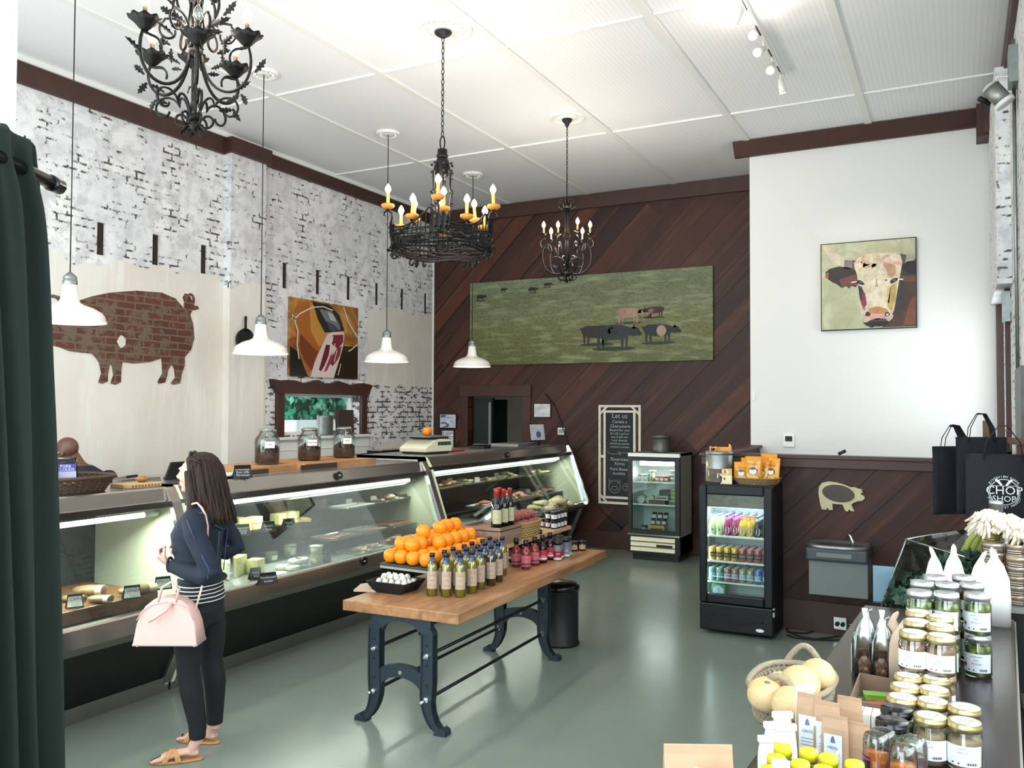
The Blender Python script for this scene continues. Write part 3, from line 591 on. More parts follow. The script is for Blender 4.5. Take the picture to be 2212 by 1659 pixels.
ptray(765, 1095, 1.035, .02, .1, .2, 0, 'flat tray with a paper roll on the top right shelf'); cheese('cheese', BLK, .08, atz(708, 1098, 1.035)-Vector((.1, 0, 0)), .3, '#6d6a50', '#4a4634', 'shaded brown cheese block at the start of the top right shelf', gtr)  # this cheese block has a darker brown than the others
gp = 'white price cards in the cheese case'
for px, py, z, lb in ((755, 1090, 1.035, 'white price card at the paper roll on the top right shelf'), (808, 1083, 1.035, 'white price card left of the wrapped meat'), (864, 1073, 1.035, 'white price card on the small dark tray'), (880, 1128, .78, 'white price card behind the sausages'), (812, 1192, DK, 'white price card in the shredded meat'), (892, 1168, DK, 'white price card behind the cooked meat')):
 pricecard(atz(px, py, z), -.3, lb, gp, .04)
# --- case 3: meats and poultry
gx = 'trays in the far display case'
for px, py, z, sx, sy, nm, cols, n_, r, lb, fl in ((962, 1052, 1.07, .11, .22, 'salmon', ['#c98a62', '#d49a74', '#e0b394'], 14, .04, 'tray of orange fillets on the far top shelf', 'orange fish fillets on the top shelf near the joint'),
  (1015, 1044, 1.07, .11, .2, 'chicken', ['#dcd7a8', '#cfc690'], 14, .035, 'tray of pale poultry pieces, top shelf', 'pale poultry pieces, second tray of the top shelf'), (1060, 1037, 1.07, .11, .2, 'chicken', ['#cfc9a0'], 6, .03, 'almost empty tray, top shelf of the far case', 'few pale pieces on the third tray'),
  (1100, 1031, 1.07, .11, .22, 'chicken', ['#e3dcab', '#d8cf9a', '#d9b890'], 18, .04, 'tray of poultry breasts, top shelf', 'poultry breasts on the fourth tray of the top shelf'), (1160, 1023, 1.07, .11, .28, 'chicken', ['#e6e0b4', '#d8cf9a'], 18, .035, 'far tray of poultry strips, top shelf', 'pale poultry strips at the far end of the top shelf'),
  (1055, 1092, .80, .12, .26, 'pork', ['#a8604e', '#c08f80', '#8c5648'], 16, .035, 'tray of dark red cuts, middle shelf', 'dark red cuts on the middle shelf behind the wine'), (1112, 1078, .80, .12, .3, 'pork_chops', ['#b98272', '#c99a88', '#a96a58', '#d8b8a4'], 26, .045, 'tray of pork chops, middle shelf', 'overlapping pork chops on the middle shelf'),
  (1155, 1070, .80, .12, .22, 'pork', ['#9a6a5a', '#8a5a4c'], 12, .03, 'dim tray of red meat, middle shelf', 'red meat at the far half of the middle shelf'), (1190, 1063, .80, .12, .3, 'ribs', ['#8c5f50', '#c2a48a'], 22, .035, 'far tray of ribs, middle shelf', 'ribs at the far end of the middle shelf'),
  (1195, 1098, .672, .15, .5, 'raw_chicken', ['#e6d9a4', '#e0cf98', '#d9b98c', '#eadfb4'], 24, .075, 'deep tray of whole poultry on the far deck', 'pale whole poultry on the lower deck of the far case'), (985, 1160, .672, .13, .3, 'beef', ['#6a3c38', '#7d4a44', '#54302e'], 30, .06, 'deck tray of beef behind the oranges', 'dark red beef on the deck behind the oranges')):
 ptray(px, py, z, .02 if nm != 'beef' else .2, sx, sy, 0, lb, nm, cols, n_, r, fl, 'meat', gx)
for px, py, z, lb in ((973, 1045, 1.07, 'white price card beside the orange fillets'), (1032, 1043, 1.07, 'thin price card after the second tray'), (1074, 1033, 1.07, 'white price card in the middle of the top shelf'), (1142, 1068, .80, 'white price card after the pork chops')):
 pricecard(atz(px, py, z), -.2, lb, 'white price cards in the far case', .05)
# ================================================================ table with the cast-iron trestles
mat('cast_iron', '#3a444d', .42, .6, .18, 20, bump=.25)
TZ = .74
T0 = thing('display_table', 'long wooden table on cast iron trestles in the middle of the floor', 'table', (-3.09, 5.68, 0), .026)
def tm(x, y, z=0): a = .026; return Vector((-3.09+x*math.cos(a)-y*math.sin(a), 5.68+x*math.sin(a)+y*math.cos(a), z))
M().box(-.42, .42, -1.29, 1.29, TZ-.065, TZ).obj('tabletop', 'table_wood', parent=T0, bevel=.006)
def arc(cx, cy, r, a0, a1, n_=8, ry=None): return [(cx+r*math.cos(math.radians(a0+(a1-a0)*i/n_)), cy+(ry or r)*math.sin(math.radians(a0+(a1-a0)*i/n_))) for i in range(n_+1)]
def trestle(y):
 t = .045; m = M()
 def pr(pl, y0=-t/2, w_=t): m.prism(pl, (0, y+y0, 0), (1, 0, 0), (0, 0, 1), (0, w_, 0))
 for s in (-1, 1):
  q = lambda pl: [(s*a, b) for a, b in pl] if s == 1 else [(s*a, b) for a, b in pl][::-1]
  prof = [(.215, .135, .675), (.215, .135, .60), (.235, .150, .585), (.235, .150, .36), (.235, .145, .30), (.230, .145, .22), (.225, .150, .17), (.232, .165, .12), (.252, .19, .07), (.285, .222, .03), (.315, .245, .012), (.325, .255, 0)]
  for (a, b, z0), (c, d, z1) in zip(prof, prof[1:]): pr(q([(b, z0), (d, z1), (c, z1), (a, z0)]))
  for (a, b, z0), (c, d, z1) in zip(prof[2:], prof[3:-2]): # raised rims on the outer and inner edge
   pr(q([(a-.009, z0), (c-.009, z1), (c, z1), (a, z0)]), -t/2-.008, t+.016); pr(q([(b, z0), (d, z1), (d+.009, z1), (b+.009, z0)]), -t/2-.008, t+.016)
  pr(q(arc(.192, .585, .043, 0, 180, 8)), -t/2-.006, t+.012)
  pr(q([(.245, 0), (.33, 0), (.325, .03), (.30, .045), (.262, .022)]), -.036, .072)
 top = [(-.215, .675), (-.215, .65), (-.135, .60)]+[(a, b) for a, b in arc(0, .56, .135, 180, 0, 12, .075)]+[(.135, .60), (.215, .65), (.215, .675)]
 inner = arc(0, .575, .135, 180, 0, 14, .07)
 for (a, b), (c, d) in zip(inner, inner[1:]): pr([(a, b), (c, d), (c, .675), (a, .675)])
 up = arc(0, .335, .15, 180, 0, 14, .045); lo = arc(0, .22, .15, 180, 0, 14, .085)
 for (a, b), (c, d), (e, f), (g, h) in zip(up, up[1:], lo, lo[1:]): pr([(e, f), (g, h), (c, d), (a, b)])
 o = m.obj('trestle', 'cast_iron', parent=T0)
 for x in (-.192, .192):
  for z in (.46, .20):
   M().tube([(x, y-t/2-.035-(.03 if z < .3 else 0), z), (x, y-t/2, z)], .009, 8).tube([(x, y-t/2-.012, z), (x, y-t/2, z)], .017, 6, sm=False).obj('bolt', 'chrome', parent=o)
  for z in (.59, .52, .40, .28):
   M().tube([(x, y-t/2-.003, z), (x, y+t/2+.003, z)], .010, 8).obj('bolt_hole', 'black', parent=o)
 M().tube([(0, y-t/2-.003, .335), (0, y+t/2+.003, .335)], .012, 12).obj('bolt_hole', 'corridor', parent=o)
trestle(-1.245); trestle(.48)
for x in (-.192, .192):
 for z in (.46, .20): M().tube([(x, -1.22, z), (x, .46, z)], .011, 8).obj('tie_rod', 'black_metal', parent=T0)
# --- slate-topped stand and wooden shelf standing on the table
st = thing('slate_stand', 'slate slab on round black pedestals under the oranges', 'stand', tuple(tm(-.26, -.20, TZ)))
SP = [atz(821, 1216, .90), atz(925, 1229, .90), atz(1070, 1160, .90), atz(985, 1150, .90)]
SP[2] = SP[1]+Vector((-.02, .84, 0)); SP[3] = SP[0]+SP[2]-SP[1]
mat('slate', '#3a3634', .6, 0, .3, 12); mat('slate_edge', '#8d9488', .5, 0, .15, 30)
M().prism([(p.x, p.y) for p in SP], (0, 0, .872), (1, 0, 0), (0, 1, 0), (0, 0, .012)).obj('slab_rim', 'slate_edge', parent=st, world=True)
M().prism([(p.x, p.y) for p in SP], (0, 0, .868), (1, 0, 0), (0, 1, 0), (0, 0, .004)).mat(1).prism([(p.x, p.y) for p in SP], (0, 0, .884), (1, 0, 0), (0, 1, 0), (0, 0, .016)).obj('slab', ['slate_edge', 'slate'], parent=st, world=True)
sc_ = sum(SP, Vector())/4; e1 = (SP[0]+SP[1])/2; e2 = (SP[2]+SP[3])/2
for k in (.10, .88):
 p = e1.lerp(e2, k); M().lathe([(.001, 0), (.055, 0), (.055, .008), (.025, .014), (.019, .03), (.019, .128), (.001, .128)], 20, (p.x, p.y, TZ)).obj('pedestal', 'black', parent=st, world=True)
WS = (-3.47, -3.05, 5.69, 7.02, .895, .925)
ws = thing('wooden_riser', 'raised wooden shelf board behind the red sauce bottles', 'shelf', (-3.26, 6.5, TZ))
M().box(*WS[:4], .893, .925).obj('board', 'light_wood', parent=ws, world=True, bevel=.003)
for y in (5.80, 6.9): M().box(-3.34, -3.20, y-.03, y+.03, TZ, .893).obj('leg', 'black', parent=ws, world=True)
# --- oranges: a pyramid of rows on the slate
def orange_proto():
 m = M(); n_ = 16; rings = []
 prof = [(0.004, -.0335), (.014, -.0335), (.025, -.028), (.033, -.016), (.0365, 0), (.0345, .015), (.027, .027), (.016, .0335), (.006, .034), (.003, .032)]
 t = thing('orange', 'x', 'orange', (0, 0, 0), 0, 'oranges on the slate stand'); m.lathe([(r, z+.0345) for r, z in prof], n_).obj('peel', 'orange_skin', parent=t)
 M().lathe([(.001, .066), (.004, .066), (.003, .069), (.001, .069)], 6).obj('stem_end', 'ivy_core', parent=t); return t
n = N('orange_skin'); n.set(Roughness=.38, Base_Color=lin('#f08a0a')); n.b.inputs['Subsurface Weight'].default_value = .12; n.b.inputs['Subsurface Radius'].default_value = (.02, .01, .003)
n.bump(n.noise(n.obj(), 320, 2), .25, .002); MAT['orange_skin'] = n.m
op = orange_proto(); op['label'] = 'round ripe orange'; used = False
ua = (SP[1]-SP[0]).normalized(); ub = (SP[2]-SP[1]).normalized(); L1 = (SP[1]-SP[0]).length; L2 = (SP[2]-SP[1]).length
rowname = ['at the table end', 'second from the table end', 'third row in', 'fourth row in', 'fifth row in', 'sixth row in', 'seventh row in', 'eighth row in', 'ninth row in', 'tenth row in', 'eleventh row in', 'twelfth row in', 'thirteenth row in', 'fourteenth row in', 'fifteenth row in', 'sixteenth row in']
cn = ['on the woman side', 'in the inner left file', 'in the inner right file', 'on the bottle side']
spots = []
nr = 8
for j in range(nr):
 for i in range(4): spots.append((ua*(.05+i*(L1-.10)/3)+ub*(.05+j*(L2-.10)/7), 0, 'bottom layer orange, %s, %s' % (rowname[j], cn[i])))
for j in range(nr-1):
 for i in range(3):
  if j < 2 and i > 1: continue
  spots.append((ua*(.11+i*(L1-.22)/2)+ub*(.105+j*(L2-.10)/7), .074, 'second layer orange, %s, %s' % (rowname[j], ['woman side', 'middle file', 'bottle side'][i])))
for j in (2, 4, 5, 6): spots.append((ua*.20+ub*(.05+j*(L2-.10)/7), .148, 'top orange %s' % ('standing alone above the heap' if j == 2 else 'of the far ridge, %s of it' % ['', 'near end', 'middle', 'far end'][j-3])))
for d, z, lb in spots:
 p = SP[0]+d+Vector((R.uniform(-.006, .006), R.uniform(-.006, .006), 0)); p.z = .9002+z; s = R.uniform(1.34, 1.44)
 if not used: used = True; op.location = p; op['label'] = lb; op.scale = (1.38,)*3; continue
 dup(op, p, R.uniform(0, 6), lb, scale=s)
# --- bottles
def bottle_obj(t, prof, liq, body='jar_glass', liq_mat='printed', lc=None):
 M().lathe(prof, 16).obj('glass', body, parent=t)
 if liq: M().col(lc).lathe([(.001, .004)]+[(max(.001, r-.0025), max(.004, z)) for r, z in prof if r > .002 and z <= liq]+[(.001, liq)], 14).obj('liquid', liq_mat, parent=t)
n = N('oil'); n.set(Roughness=.08, Base_Color=lin('#c8b028')); n.b.inputs['Transmission Weight'].default_value = .35; n.b.inputs['Emission Strength'].default_value = 0; MAT['oil'] = n.m
n = N('oil_dark'); n.set(Roughness=.08, Base_Color=lin('#5e4a14')); n.b.inputs['Transmission Weight'].default_value = .35; MAT['oil_dark'] = n.m
OILP = [(.001, 0), (.026, 0), (.029, .004), (.029, .175), (.024, .19), (.0125, .203), (.0125, .228), (.001, .228)]
def label_band(t, r, z0, z1, c, txt, tc='#7a4a40', a=1.15, size=.012, name='sticker', face=-.5, thin=True):
 m = M().col(c).lathe([(r+.0004, z0), (r+.0004, z1)], 12, a0=face-a, a1=face+a, caps=False)
 if txt:
  m.col(tc); n_ = len(txt)
  for i, s in enumerate(txt):
   zz = z1-(z1-z0)*(i+.9)/(n_+.4)
   m.text(s, size, 0, (1, 0, 0), (0, 1, 0), bend=lambda x, y, zz=zz: Vector(((r+.0009)*math.cos(face+x/r), (r+.0009)*math.sin(face+x/r), zz+y)))
 return m.obj(name, 'printed', parent=t)
FACE = math.atan2(-4.7, 2.9)   # towards the shop door
def oil_proto(dark):
 t = thing('oil_bottle', 'oil bottle on the table', 'bottle', (0, 0, 0), 0, 'oil bottles in rows on the table')
 bottle_obj(t, OILP, 0); M().lathe([(.001, .004), (.026, .004), (.0265, .172), (.02, .186), (.001, .186)], 14).obj('oil', 'oil_dark' if dark else 'oil', parent=t)
 M().col('#10131c').lathe([(.001, .226), (.0155, .226), (.0155, .246), (.001, .247)], 14).obj('cap', 'glossy', parent=t)
 M().col('#2f4fa0').lathe([(.0135, .196), (.0135, .222)], 8, a0=FACE-.6, a1=FACE+.5, caps=False).obj('neck_seal', 'printed', parent=t)
 label_band(t, .0292, .045, .145, '#b7a08b', ['OLIVE', 'OIL', '375 ml'], '#8a5148', 1.1, .011, face=FACE); return t
oa, ob = oil_proto(0), oil_proto(1); uo = [0, 0]; oa.scale = ob.scale = (1.2, 1.2, 1.12)
rows = [(920, 1287, 3, 0), (948, 1290, 0, 0), (955, 1270, 2, 1)]
bot = []
for j in range(7):
 for i in range(3 if j < 5 else 2):
  bot.append((.02+.088*i+(.012*(j % 2)), -.93+.135*j+.03*i, 1 if j in (3, 4, 5) else 0, j, i))
ordn = ['nearest', 'second', 'third', 'fourth', 'fifth', 'sixth', 'farthest']
for x, y, dk, j, i in bot:
 lb = '%s oil bottle, %s row from the table end, %s' % ('dark' if dk else 'yellow', ordn[j], ['next to the oranges', 'in the middle file', 'at the aisle side'][i] if j < 5 else ['next to the oranges', 'at the aisle side'][i])
 src = (oa, ob)[dk]; lb = lb
 if not uo[dk]: uo[dk] = 1; src.location = tm(x, y, TZ+.0005); src['label'] = lb
 else: dup(src, tm(x, y, TZ+.0005), R.uniform(-.15, .15), lb)
SAUP = [(.001, 0), (.026, 0), (.030, .004), (.030, .10), (.026, .118), (.013, .14), (.012, .165), (.001, .165)]
mat('sauce_pink', '#7c2b2a', .15); mat('sauce_dark', '#2a0d0c', .12)
def sauce(liq, lab, stripe, lb, txt, p, rz=0):
 t = thing('sauce_bottle', lb, 'bottle', p, rz, 'red sauce bottles on the table'); t.scale = (1.22, 1.22, 1.15); M().lathe(SAUP, 16).obj('bottle', liq, parent=t)
 M().col('#0c0c0e').lathe([(.001, .15), (.015, .15), (.0155, .19), (.001, .191)], 14).obj('cap', 'glossy', parent=t)
 label_band(t, .0302, .02, .09, lab, txt, '#f3e8e8' if lab != '#c9656d' else '#55404c', 1.3, .014, face=FACE); M().col(stripe).lathe([(.0308, .028), (.0308, .04)], 12, a0=FACE-1.3, a1=FACE+1.3, caps=False).obj('stripe', 'printed', parent=t); return t
sl = ['red-pink', 'crimson', 'deep red']
k = 0
for px, py, w_ in ((1136, 1229, 0), (1115, 1224, 0), (1155, 1221, 0), (1128, 1212, 1), (1172, 1216, 1), (1148, 1207, 1), (1188, 1209, 1), (1166, 1202, 2), (1108, 1214, 2)):
 p = atz(px, py, TZ); k += 1
 sauce('sauce_pink' if w_ == 0 else 'sauce_dark', ('#c9656d', '#b53049', '#93283c')[w_], ('#4a4660', '#e9dcdc', '#e9dcdc')[w_], '%s labelled sauce bottle, %s of them counted from the left' % (sl[w_], ['nearest and broadest', 'second', 'third', 'fourth', 'fifth', 'sixth', 'rightmost', 'eighth', 'leftmost'][k-1]), ('HOT', 'SAUCE') if w_ == 0 else ('MILD',), (p.x, p.y, TZ+.0005))
def spice(c1_, c2_, lb, p):
 t = thing('spice_tin', lb, 'tin', p, 0, 'spice tins on the table'); t.scale = (1.3, 1.3, 1.35); M().col('#4b4f55').lathe([(.001, 0), (.026, 0), (.026, .095), (.001, .095)], 18).obj('can', 'cans', parent=t)
 M().col('#0c0c0d').lathe([(.001, .093), (.027, .093), (.028, .112), (.001, .113)], 18).obj('lid', 'glossy', parent=t)
 m = M().col(c1_).lathe([(.0263, .055), (.0263, .090)], 14, a0=FACE-1.5, a1=FACE+1.5, caps=False).col(c2_).lathe([(.0263, .018), (.0263, .055)], 14, a0=FACE-1.5, a1=FACE+1.5, caps=False).col('#d8d4d2').lathe([(.0263, .004), (.0263, .018)], 14, a0=FACE-1.5, a1=FACE+1.5, caps=False)
 m.col('#e6e2e0').text('RUB', .012, 0, (1, 0, 0), (0, 1, 0), bend=lambda x, y: Vector((.0268*math.cos(FACE+x/.026), .0268*math.sin(FACE+x/.026), .036+y))); m.obj('sticker', 'printed', parent=t)
k = 0
for j in range(6):
 for i in range(4):
  x, y = -.06+.09*i+(.02 if j % 2 else 0), .66+.088*j-.03*i
  if j == 5 and i > 1 or (j == 0 and i == 3): continue
  c = ('#777c82', '#9c2336') if j < 3 else ('#6e7780', '#7b8790')
  spice(c[0], c[1], '%s spice tin, %s row counted from the sauces, %s' % ('red and grey' if j < 3 else 'blue-grey', ordn[j], ['innermost', 'second from inside', 'third from inside', 'at the table edge'][i]), tuple(tm(x, y, TZ+.0005)))
def small_jar(p, body, lab, lb, grp, s=1.0, lid='#0e0e0f', txt=('N',)):
 t = thing('small_jar', lb, 'jar', p, 0, grp); M().col(body).lathe([(.001, 0), (.027*s, 0), (.03*s, .004), (.03*s, .05*s), (.026*s, .056*s), (.001, .056*s)], 16).obj('glass', 'glossy', parent=t)
 M().col(lid).lathe([(.001, .054*s), (.028*s, .054*s), (.0285*s, .068*s), (.001, .069*s)], 16).obj('lid', 'glossy', parent=t); label_band(t, .0302*s, .012*s, .044*s, lab, txt, '#222222', .9, .02*s, face=FACE)
for px, py, lb in ((1239, 1190, 'brown small jar with tan sticker at the far end of the table, left'), (1257, 1189, 'brown small jar with tan sticker at the far end of the table, right'), (1228, 1186, 'brown small jar half hidden behind the far tan-sticker pair')):
 p = atz(px, py, TZ); small_jar((p.x, p.y, TZ+.0005), '#2a1512', '#b39a78', lb, 'tan sticker jars at the far end', 1.2, txt=('~~',))
for j in range(4):
 for i in range(3):
  for L in range(2 if i < 2 else 1):
   p = (-3.10-.068*i, 6.76+.068*j+.03*i, .9255+L*.0735); small_jar(p, '#1d0d10', '#d6d2d8', 'dark jam jar on the wooden riser, %s row, %s file, %s' % (ordn[j], ['front', 'middle', 'back'][i], 'top layer' if L else 'bottom layer'), 'jam jars on the riser', 1.05)
# --- wine in its small crate
crate = thing('slatted_crate', 'weathered wooden crate holding the wine bottles', 'crate', (-3.26, 6.08, .925)); CX0, CX1, CY0, CY1 = -3.40, -3.05, 5.695, 6.04
m_wood('crate_wood', '#6a5344', '#8b705b', '#a18672', (6, 1, 6), 3, .7)
M().box(CX1-.012, CX1, CY0, CY1, .925, 1.06).obj('side', 'crate_wood', parent=crate, world=True); M().box(CX0, CX0+.012, CY0, CY1, .925, 1.06).obj('side', 'crate_wood', parent=crate, world=True)
M().box(CX0+.012, CX1-.012, CY0, CY0+.012, .925, 1.06).obj('end', 'crate_wood', parent=crate, world=True); M().box(CX0+.012, CX1-.012, CY1-.012, CY1, .925, 1.06).obj('end', 'crate_wood', parent=crate, world=True); M().box(CX0, CX1, CY0, CY1, 1.03, 1.036).obj('base', 'crate_wood', parent=crate, world=True)
mat('wine_glass', '#0c0f0b', .08); mat('wine_red', '#a22b24', .35)
for x, y, lb in ((-3.18, 5.86, 'wine bottle with red capsule, leftmost'), (-3.11, 5.75, 'wine bottle with red capsule, front middle'), (-3.20, 5.96, 'wine bottle with red capsule behind the front middle one'), (-3.11, 5.86, 'wine bottle with red capsule, second from right in front'), (-3.19, 5.92, 'wine bottle with red capsule, rear, second from right'), (-3.11, 5.96, 'wine bottle with red capsule, rightmost, beside the potatoes')):
 t = thing('wine_bottle', lb+' in the slatted crate', 'bottle', (x, y, 1.0365), 0, 'wine bottles in the crate')
 M().lathe([(.001, 0), (.034, 0), (.037, .004), (.037, .185), (.032, .205), (.016, .232), (.0145, .30), (.001, .30)], 18).obj('glass', 'wine_glass', parent=t)
 M().lathe([(.001, .243), (.0158, .243), (.0158, .285), (.0175, .287), (.0175, .296), (.0155, .302), (.001, .302)], 16).obj('capsule', 'wine_red', parent=t)
 m = M().col('#b9b18b').lathe([(.0374, .05), (.0374, .155)], 12, a0=FACE-1.1, a1=FACE+1.1, caps=False)
 m.col('#6e6a4a')
 for q in range(10):
  a, b = FACE-.35+.6*math.cos(q*PI/6)*.5, .12+.02*math.sin(q*PI/6)
  m.box(0, 0, 0, 0, 0, 0) if 0 else m.poly([(.0378*math.cos(a+dx), .0378*math.sin(a+dx), b+dz) for dx, dz in ((-.05, -.002), (.05, -.002), (.05, .002), (-.05, .002))])
 m.text('Rosso', .012, 0, (1, 0, 0), (0, 1, 0), bend=lambda u, v: Vector((.0379*math.cos(FACE+.1+u/.037), .0379*math.sin(FACE+.1+u/.037), .08+v))); m.obj('sticker', 'printed', parent=t)
# --- woven basket of potatoes
def woven(name, cx, cy, z0, a, b, h, flare, label, cat, mt='wicker', rows=9, nst=44, rz=0, rim=.008, tk=.007, power=2.6):
 t = thing(name, label, cat, (cx, cy, z0), rz)
 def P(th, f, z): c, s = math.cos(th), math.sin(th); e = (abs(c)**power+abs(s)**power)**(-1/power); return (a*f*e*c, b*f*e*s, z)
 m = M(); n_ = nst*2
 for r in range(rows):
  k = (r+.5)/rows; f = 1+flare*k
  pts = [P(2*PI*i/n_, f+(.018 if (i//1+r) % 2 else -.018), h*k+(.004 if (i+r) % 2 else -.004)) for i in range(n_+1)]
  m.tube(pts, h/rows*.56, 5, caps=False)
 for i in range(nst): th = 2*PI*i/nst; m.tube([P(th, 1, 0), P(th, 1+flare, h)], tk*.6, 5)
 m.obj('weave', mt, parent=t)
 M().tube([P(2*PI*i/40, 1+flare+.01, h) for i in range(41)], rim, 7, caps=False).obj('rim', mt, parent=t)
 M().prism([P(2*PI*i/30, .98, 0)[:2] for i in range(30)], (0, 0, 0), (1, 0, 0), (0, 1, 0), (0, 0, .006)).obj('base', mt, parent=t); return t
mat('wicker_tan', '#a98a55', .75, 0, .35, 70, bump=.6); mat('wicker_dark', '#4a3327', .7, 0, .4, 70, bump=.6)
woven('woven_basket', -3.25, 6.40-.0, .926, .19, .13, .085, .12, 'tan woven basket of red potatoes on the wooden riser', 'basket', 'wicker_tan', 6, 30) if 0 else None
woven('woven_basket', -3.20, 6.30, .926, .13, .20, .115, .10, 'tan woven basket of red potatoes on the wooden riser', 'basket', 'wicker_tan', 6, 30)
mat('potato', '#8c4a42', .7, 0, .22, 30)
pp = []
for L, (n1, n2) in enumerate(((4, 3), (4, 3), (4, 2))):
 for i in range(n1):
  for j in range(n2): pp.append((-3.20+(j-(n2-1)/2)*.08, 6.30+(i-(n1-1)/2)*.092, .972+.056*L, L))
for i, (x, y, z, L) in enumerate(pp):
 tag(M().ball((0, 0, 0), (.044*R.uniform(.85, 1.1), .036, .034), 12, 8, rz=R.uniform(0, 3), warp=.07).obj('potato', 'potato', origin=None), 'red potato in the tan basket, %s layer, number %s of it' % (['bottom', 'middle', 'top'][L], ['one', 'two', 'three', 'four', 'five', 'six', 'seven', 'eight', 'nine', 'ten', 'eleven', 'twelve'][[q for q in range(len(pp)) if pp[q][3] == L].index(i)]), 'potato', 'potatoes in the tan basket').location = (x+R.uniform(-.006, .006), y+R.uniform(-.006, .006), z)
# --- garlic bowl, paper napkin stack, kraft packet below the slate
p = tm(-.33, -.93, TZ); t = thing('black_dish', 'black square dish of garlic under the slate stand', 'dish', tuple(p))
p = atz(868, 1262, .80); PX, PY = p.x-.08, p.y+.05
t.location = (PX, PY, TZ)
for s in (0, 1, 2, 3):
 m = M(); m.prism([(-.10, 0), (.10, 0), (.155, .075), (-.155, .075)], (0, 0, 0), (math.cos(s*PI/2), math.sin(s*PI/2), 0), (0, 0, 1), (0, 0, 0))
m = M(); m.loft([[(sx*.10*1.0, sy*.10, .0) for sx, sy in ((-1, -1), (1, -1), (1, 1), (-1, 1))], [(sx*.155, sy*.13, .075) for sx, sy in ((-1, -1), (1, -1), (1, 1), (-1, 1))], [(sx*.148, sy*.123, .075) for sx, sy in ((-1, -1), (1, -1), (1, 1), (-1, 1))], [(sx*.095, sy*.095, .008) for sx, sy in ((-1, -1), (1, -1), (1, 1), (-1, 1))]], sm=False)
m.obj('dish', 'black', parent=t)
mat('garlic', '#d9d2c8', .5, 0, .12, 30)
gi = 0
for L in range(2):
 for i in range(4 if L else 5):
  for j in range(2 if L else 3):
   gi += 1; o = M().lathe([(.001, -.018), (.016, -.016), (.022, -.004), (.02, .008), (.008, .018), (.003, .028), (.001, .029)], 12).obj('garlic_bulb', 'garlic'); o.location = (PX-.10+.05*i+.025*L, PY-.05+.05*j+.02*L, TZ+.065+.03*L); o.rotation_euler = (R.uniform(-1.2, 1.2), R.uniform(-1, 1), 0)
   tag(o, 'white garlic bulb in the black dish, %s layer, %s column from the left, %s' % ('upper' if L else 'lower', ordn[i], ['front', 'middle', 'back'][j]), 'garlic', 'garlic bulbs in the black dish')
p = atz(797, 1275, TZ)
t = thing('folded_bag', 'folded tan paper bag lying on the near left corner of the table', 'bag', (p.x, p.y, TZ), .3)
M().col('#c3a58e').loft([[(-.085, -.06, 0), (.09, -.05, 0), (.085, .05, 0), (-.08, .055, 0)], [(-.085, -.06, .012), (.09, -.05, .016), (.085, .05, .02), (-.08, .055, .026)]], sm=False).obj('bag', 'matte', parent=t); M().col('#cdb39d').poly([(-.09, .05, .027), (.09, .052, .02), (.10, .075, .045), (-.02, .08, .035)]).obj('flap', 'matte', parent=t)
# --- dark bin under the table
p = atz(1184, 1412, 0); BXc, BYc = p.x-.02, p.y+.20
t = thing('bin', 'black metal bin with a lid on the floor beyond the table', 'bin', (-2.98, 6.62, 0))
M().lathe([(.001, 0), (.165, 0), (.165, .02), (.155, .03), (.155, .44), (.16, .45), (.001, .45)], 32).obj('body', 'black', parent=t); M().lathe([(.001, .45), (.166, .45), (.166, .485), (.15, .50), (.10, .512), (.001, .512)], 32).obj('lid', 'black_gloss', parent=t)
# ================================================================ things on top of the cases
ct1, ct2, ct3 = 1.4053, 1.4153, 1.4553
bb = thing('butcher_block', 'long light butcher block board on top of the cheese case', 'board', (-5.35, 5.95, ct2))
M().box(-5.70, -5.14, 5.22, 5.82, ct2, ct2+.045).box(-5.70, -5.08, 5.86, 6.9, ct2, ct2+.05).box(-5.70, -5.08, 5.82, 5.86, ct2, ct2+.04).obj('board', 'butcher', parent=bb, world=True)
M().box(-5.10, -5.08, 5.12, 5.42, ct2, ct2+.035).obj('dark_end', 'walnut', parent=bb, world=True); M().box(-5.075, -5.06, 5.80, 6.28, ct2, ct2+.042).obj('dark_end', 'walnut', parent=bb, world=True)
n = N('jerky'); n.set(Roughness=.7); n.col(n.ramp(n.noise(n.obj(), 45, 5, .7), [(.35, '#241410'), (.55, '#4b2d22'), (.75, '#8a6552')])); n.bump(n.noise(n.obj(), 60, 4), 1, .01); MAT['jerky'] = n.m
for px, fill, lb, tx in ((577, .11, 'glass clip-top jar of dried sausage sticks, nearest the woman', 'Hot'), (668, .095, 'glass screw-lid jar of dried sausage in the middle of the board', 'Dog treats'), (743, .095, 'glass jar of dried sausage at the far end of the board', 'Pork')):
 p = atx(px, 1000, -5.38); t = thing('glass_jar', lb, 'jar', (-5.38, p.y, ct2+.050), 0, 'big glass jars on the board'); t.scale = (1.2, 1.2, 1.28)
 M().lathe([(.001, 0), (.078, 0), (.088, .012), (.09, .15), (.085, .175), (.058, .205), (.058, .225)], 24).obj('glass', 'jar_glass', parent=t)
 M().lathe([(.001, .006), (.076, .006), (.083, .02), (.083, fill), (.03, fill+.035), (.001, fill+.02)], 20).obj('dried_sausage', 'jerky', parent=t)
 M().lathe([(.001, .232), (.05, .238), (.064, .23), (.064, .218), (.058, .216)], 24).obj('lid', 'jar_glass' if px < 600 else 'galvanised', parent=t)
 m = M().col('#f1efe8').prism([(-.035, .11), (.035, .11), (.035, .155), (-.035, .155)], (.075, -.055, 0), (.55, .83, 0), (0, 0, 1), (.003, -.002, 0)); m.col('#333333').text(tx, .016, (.079, -.058, .13), (.55, .83, 0), (0, 0, 1), .002); m.obj('tag', 'printed', parent=t)
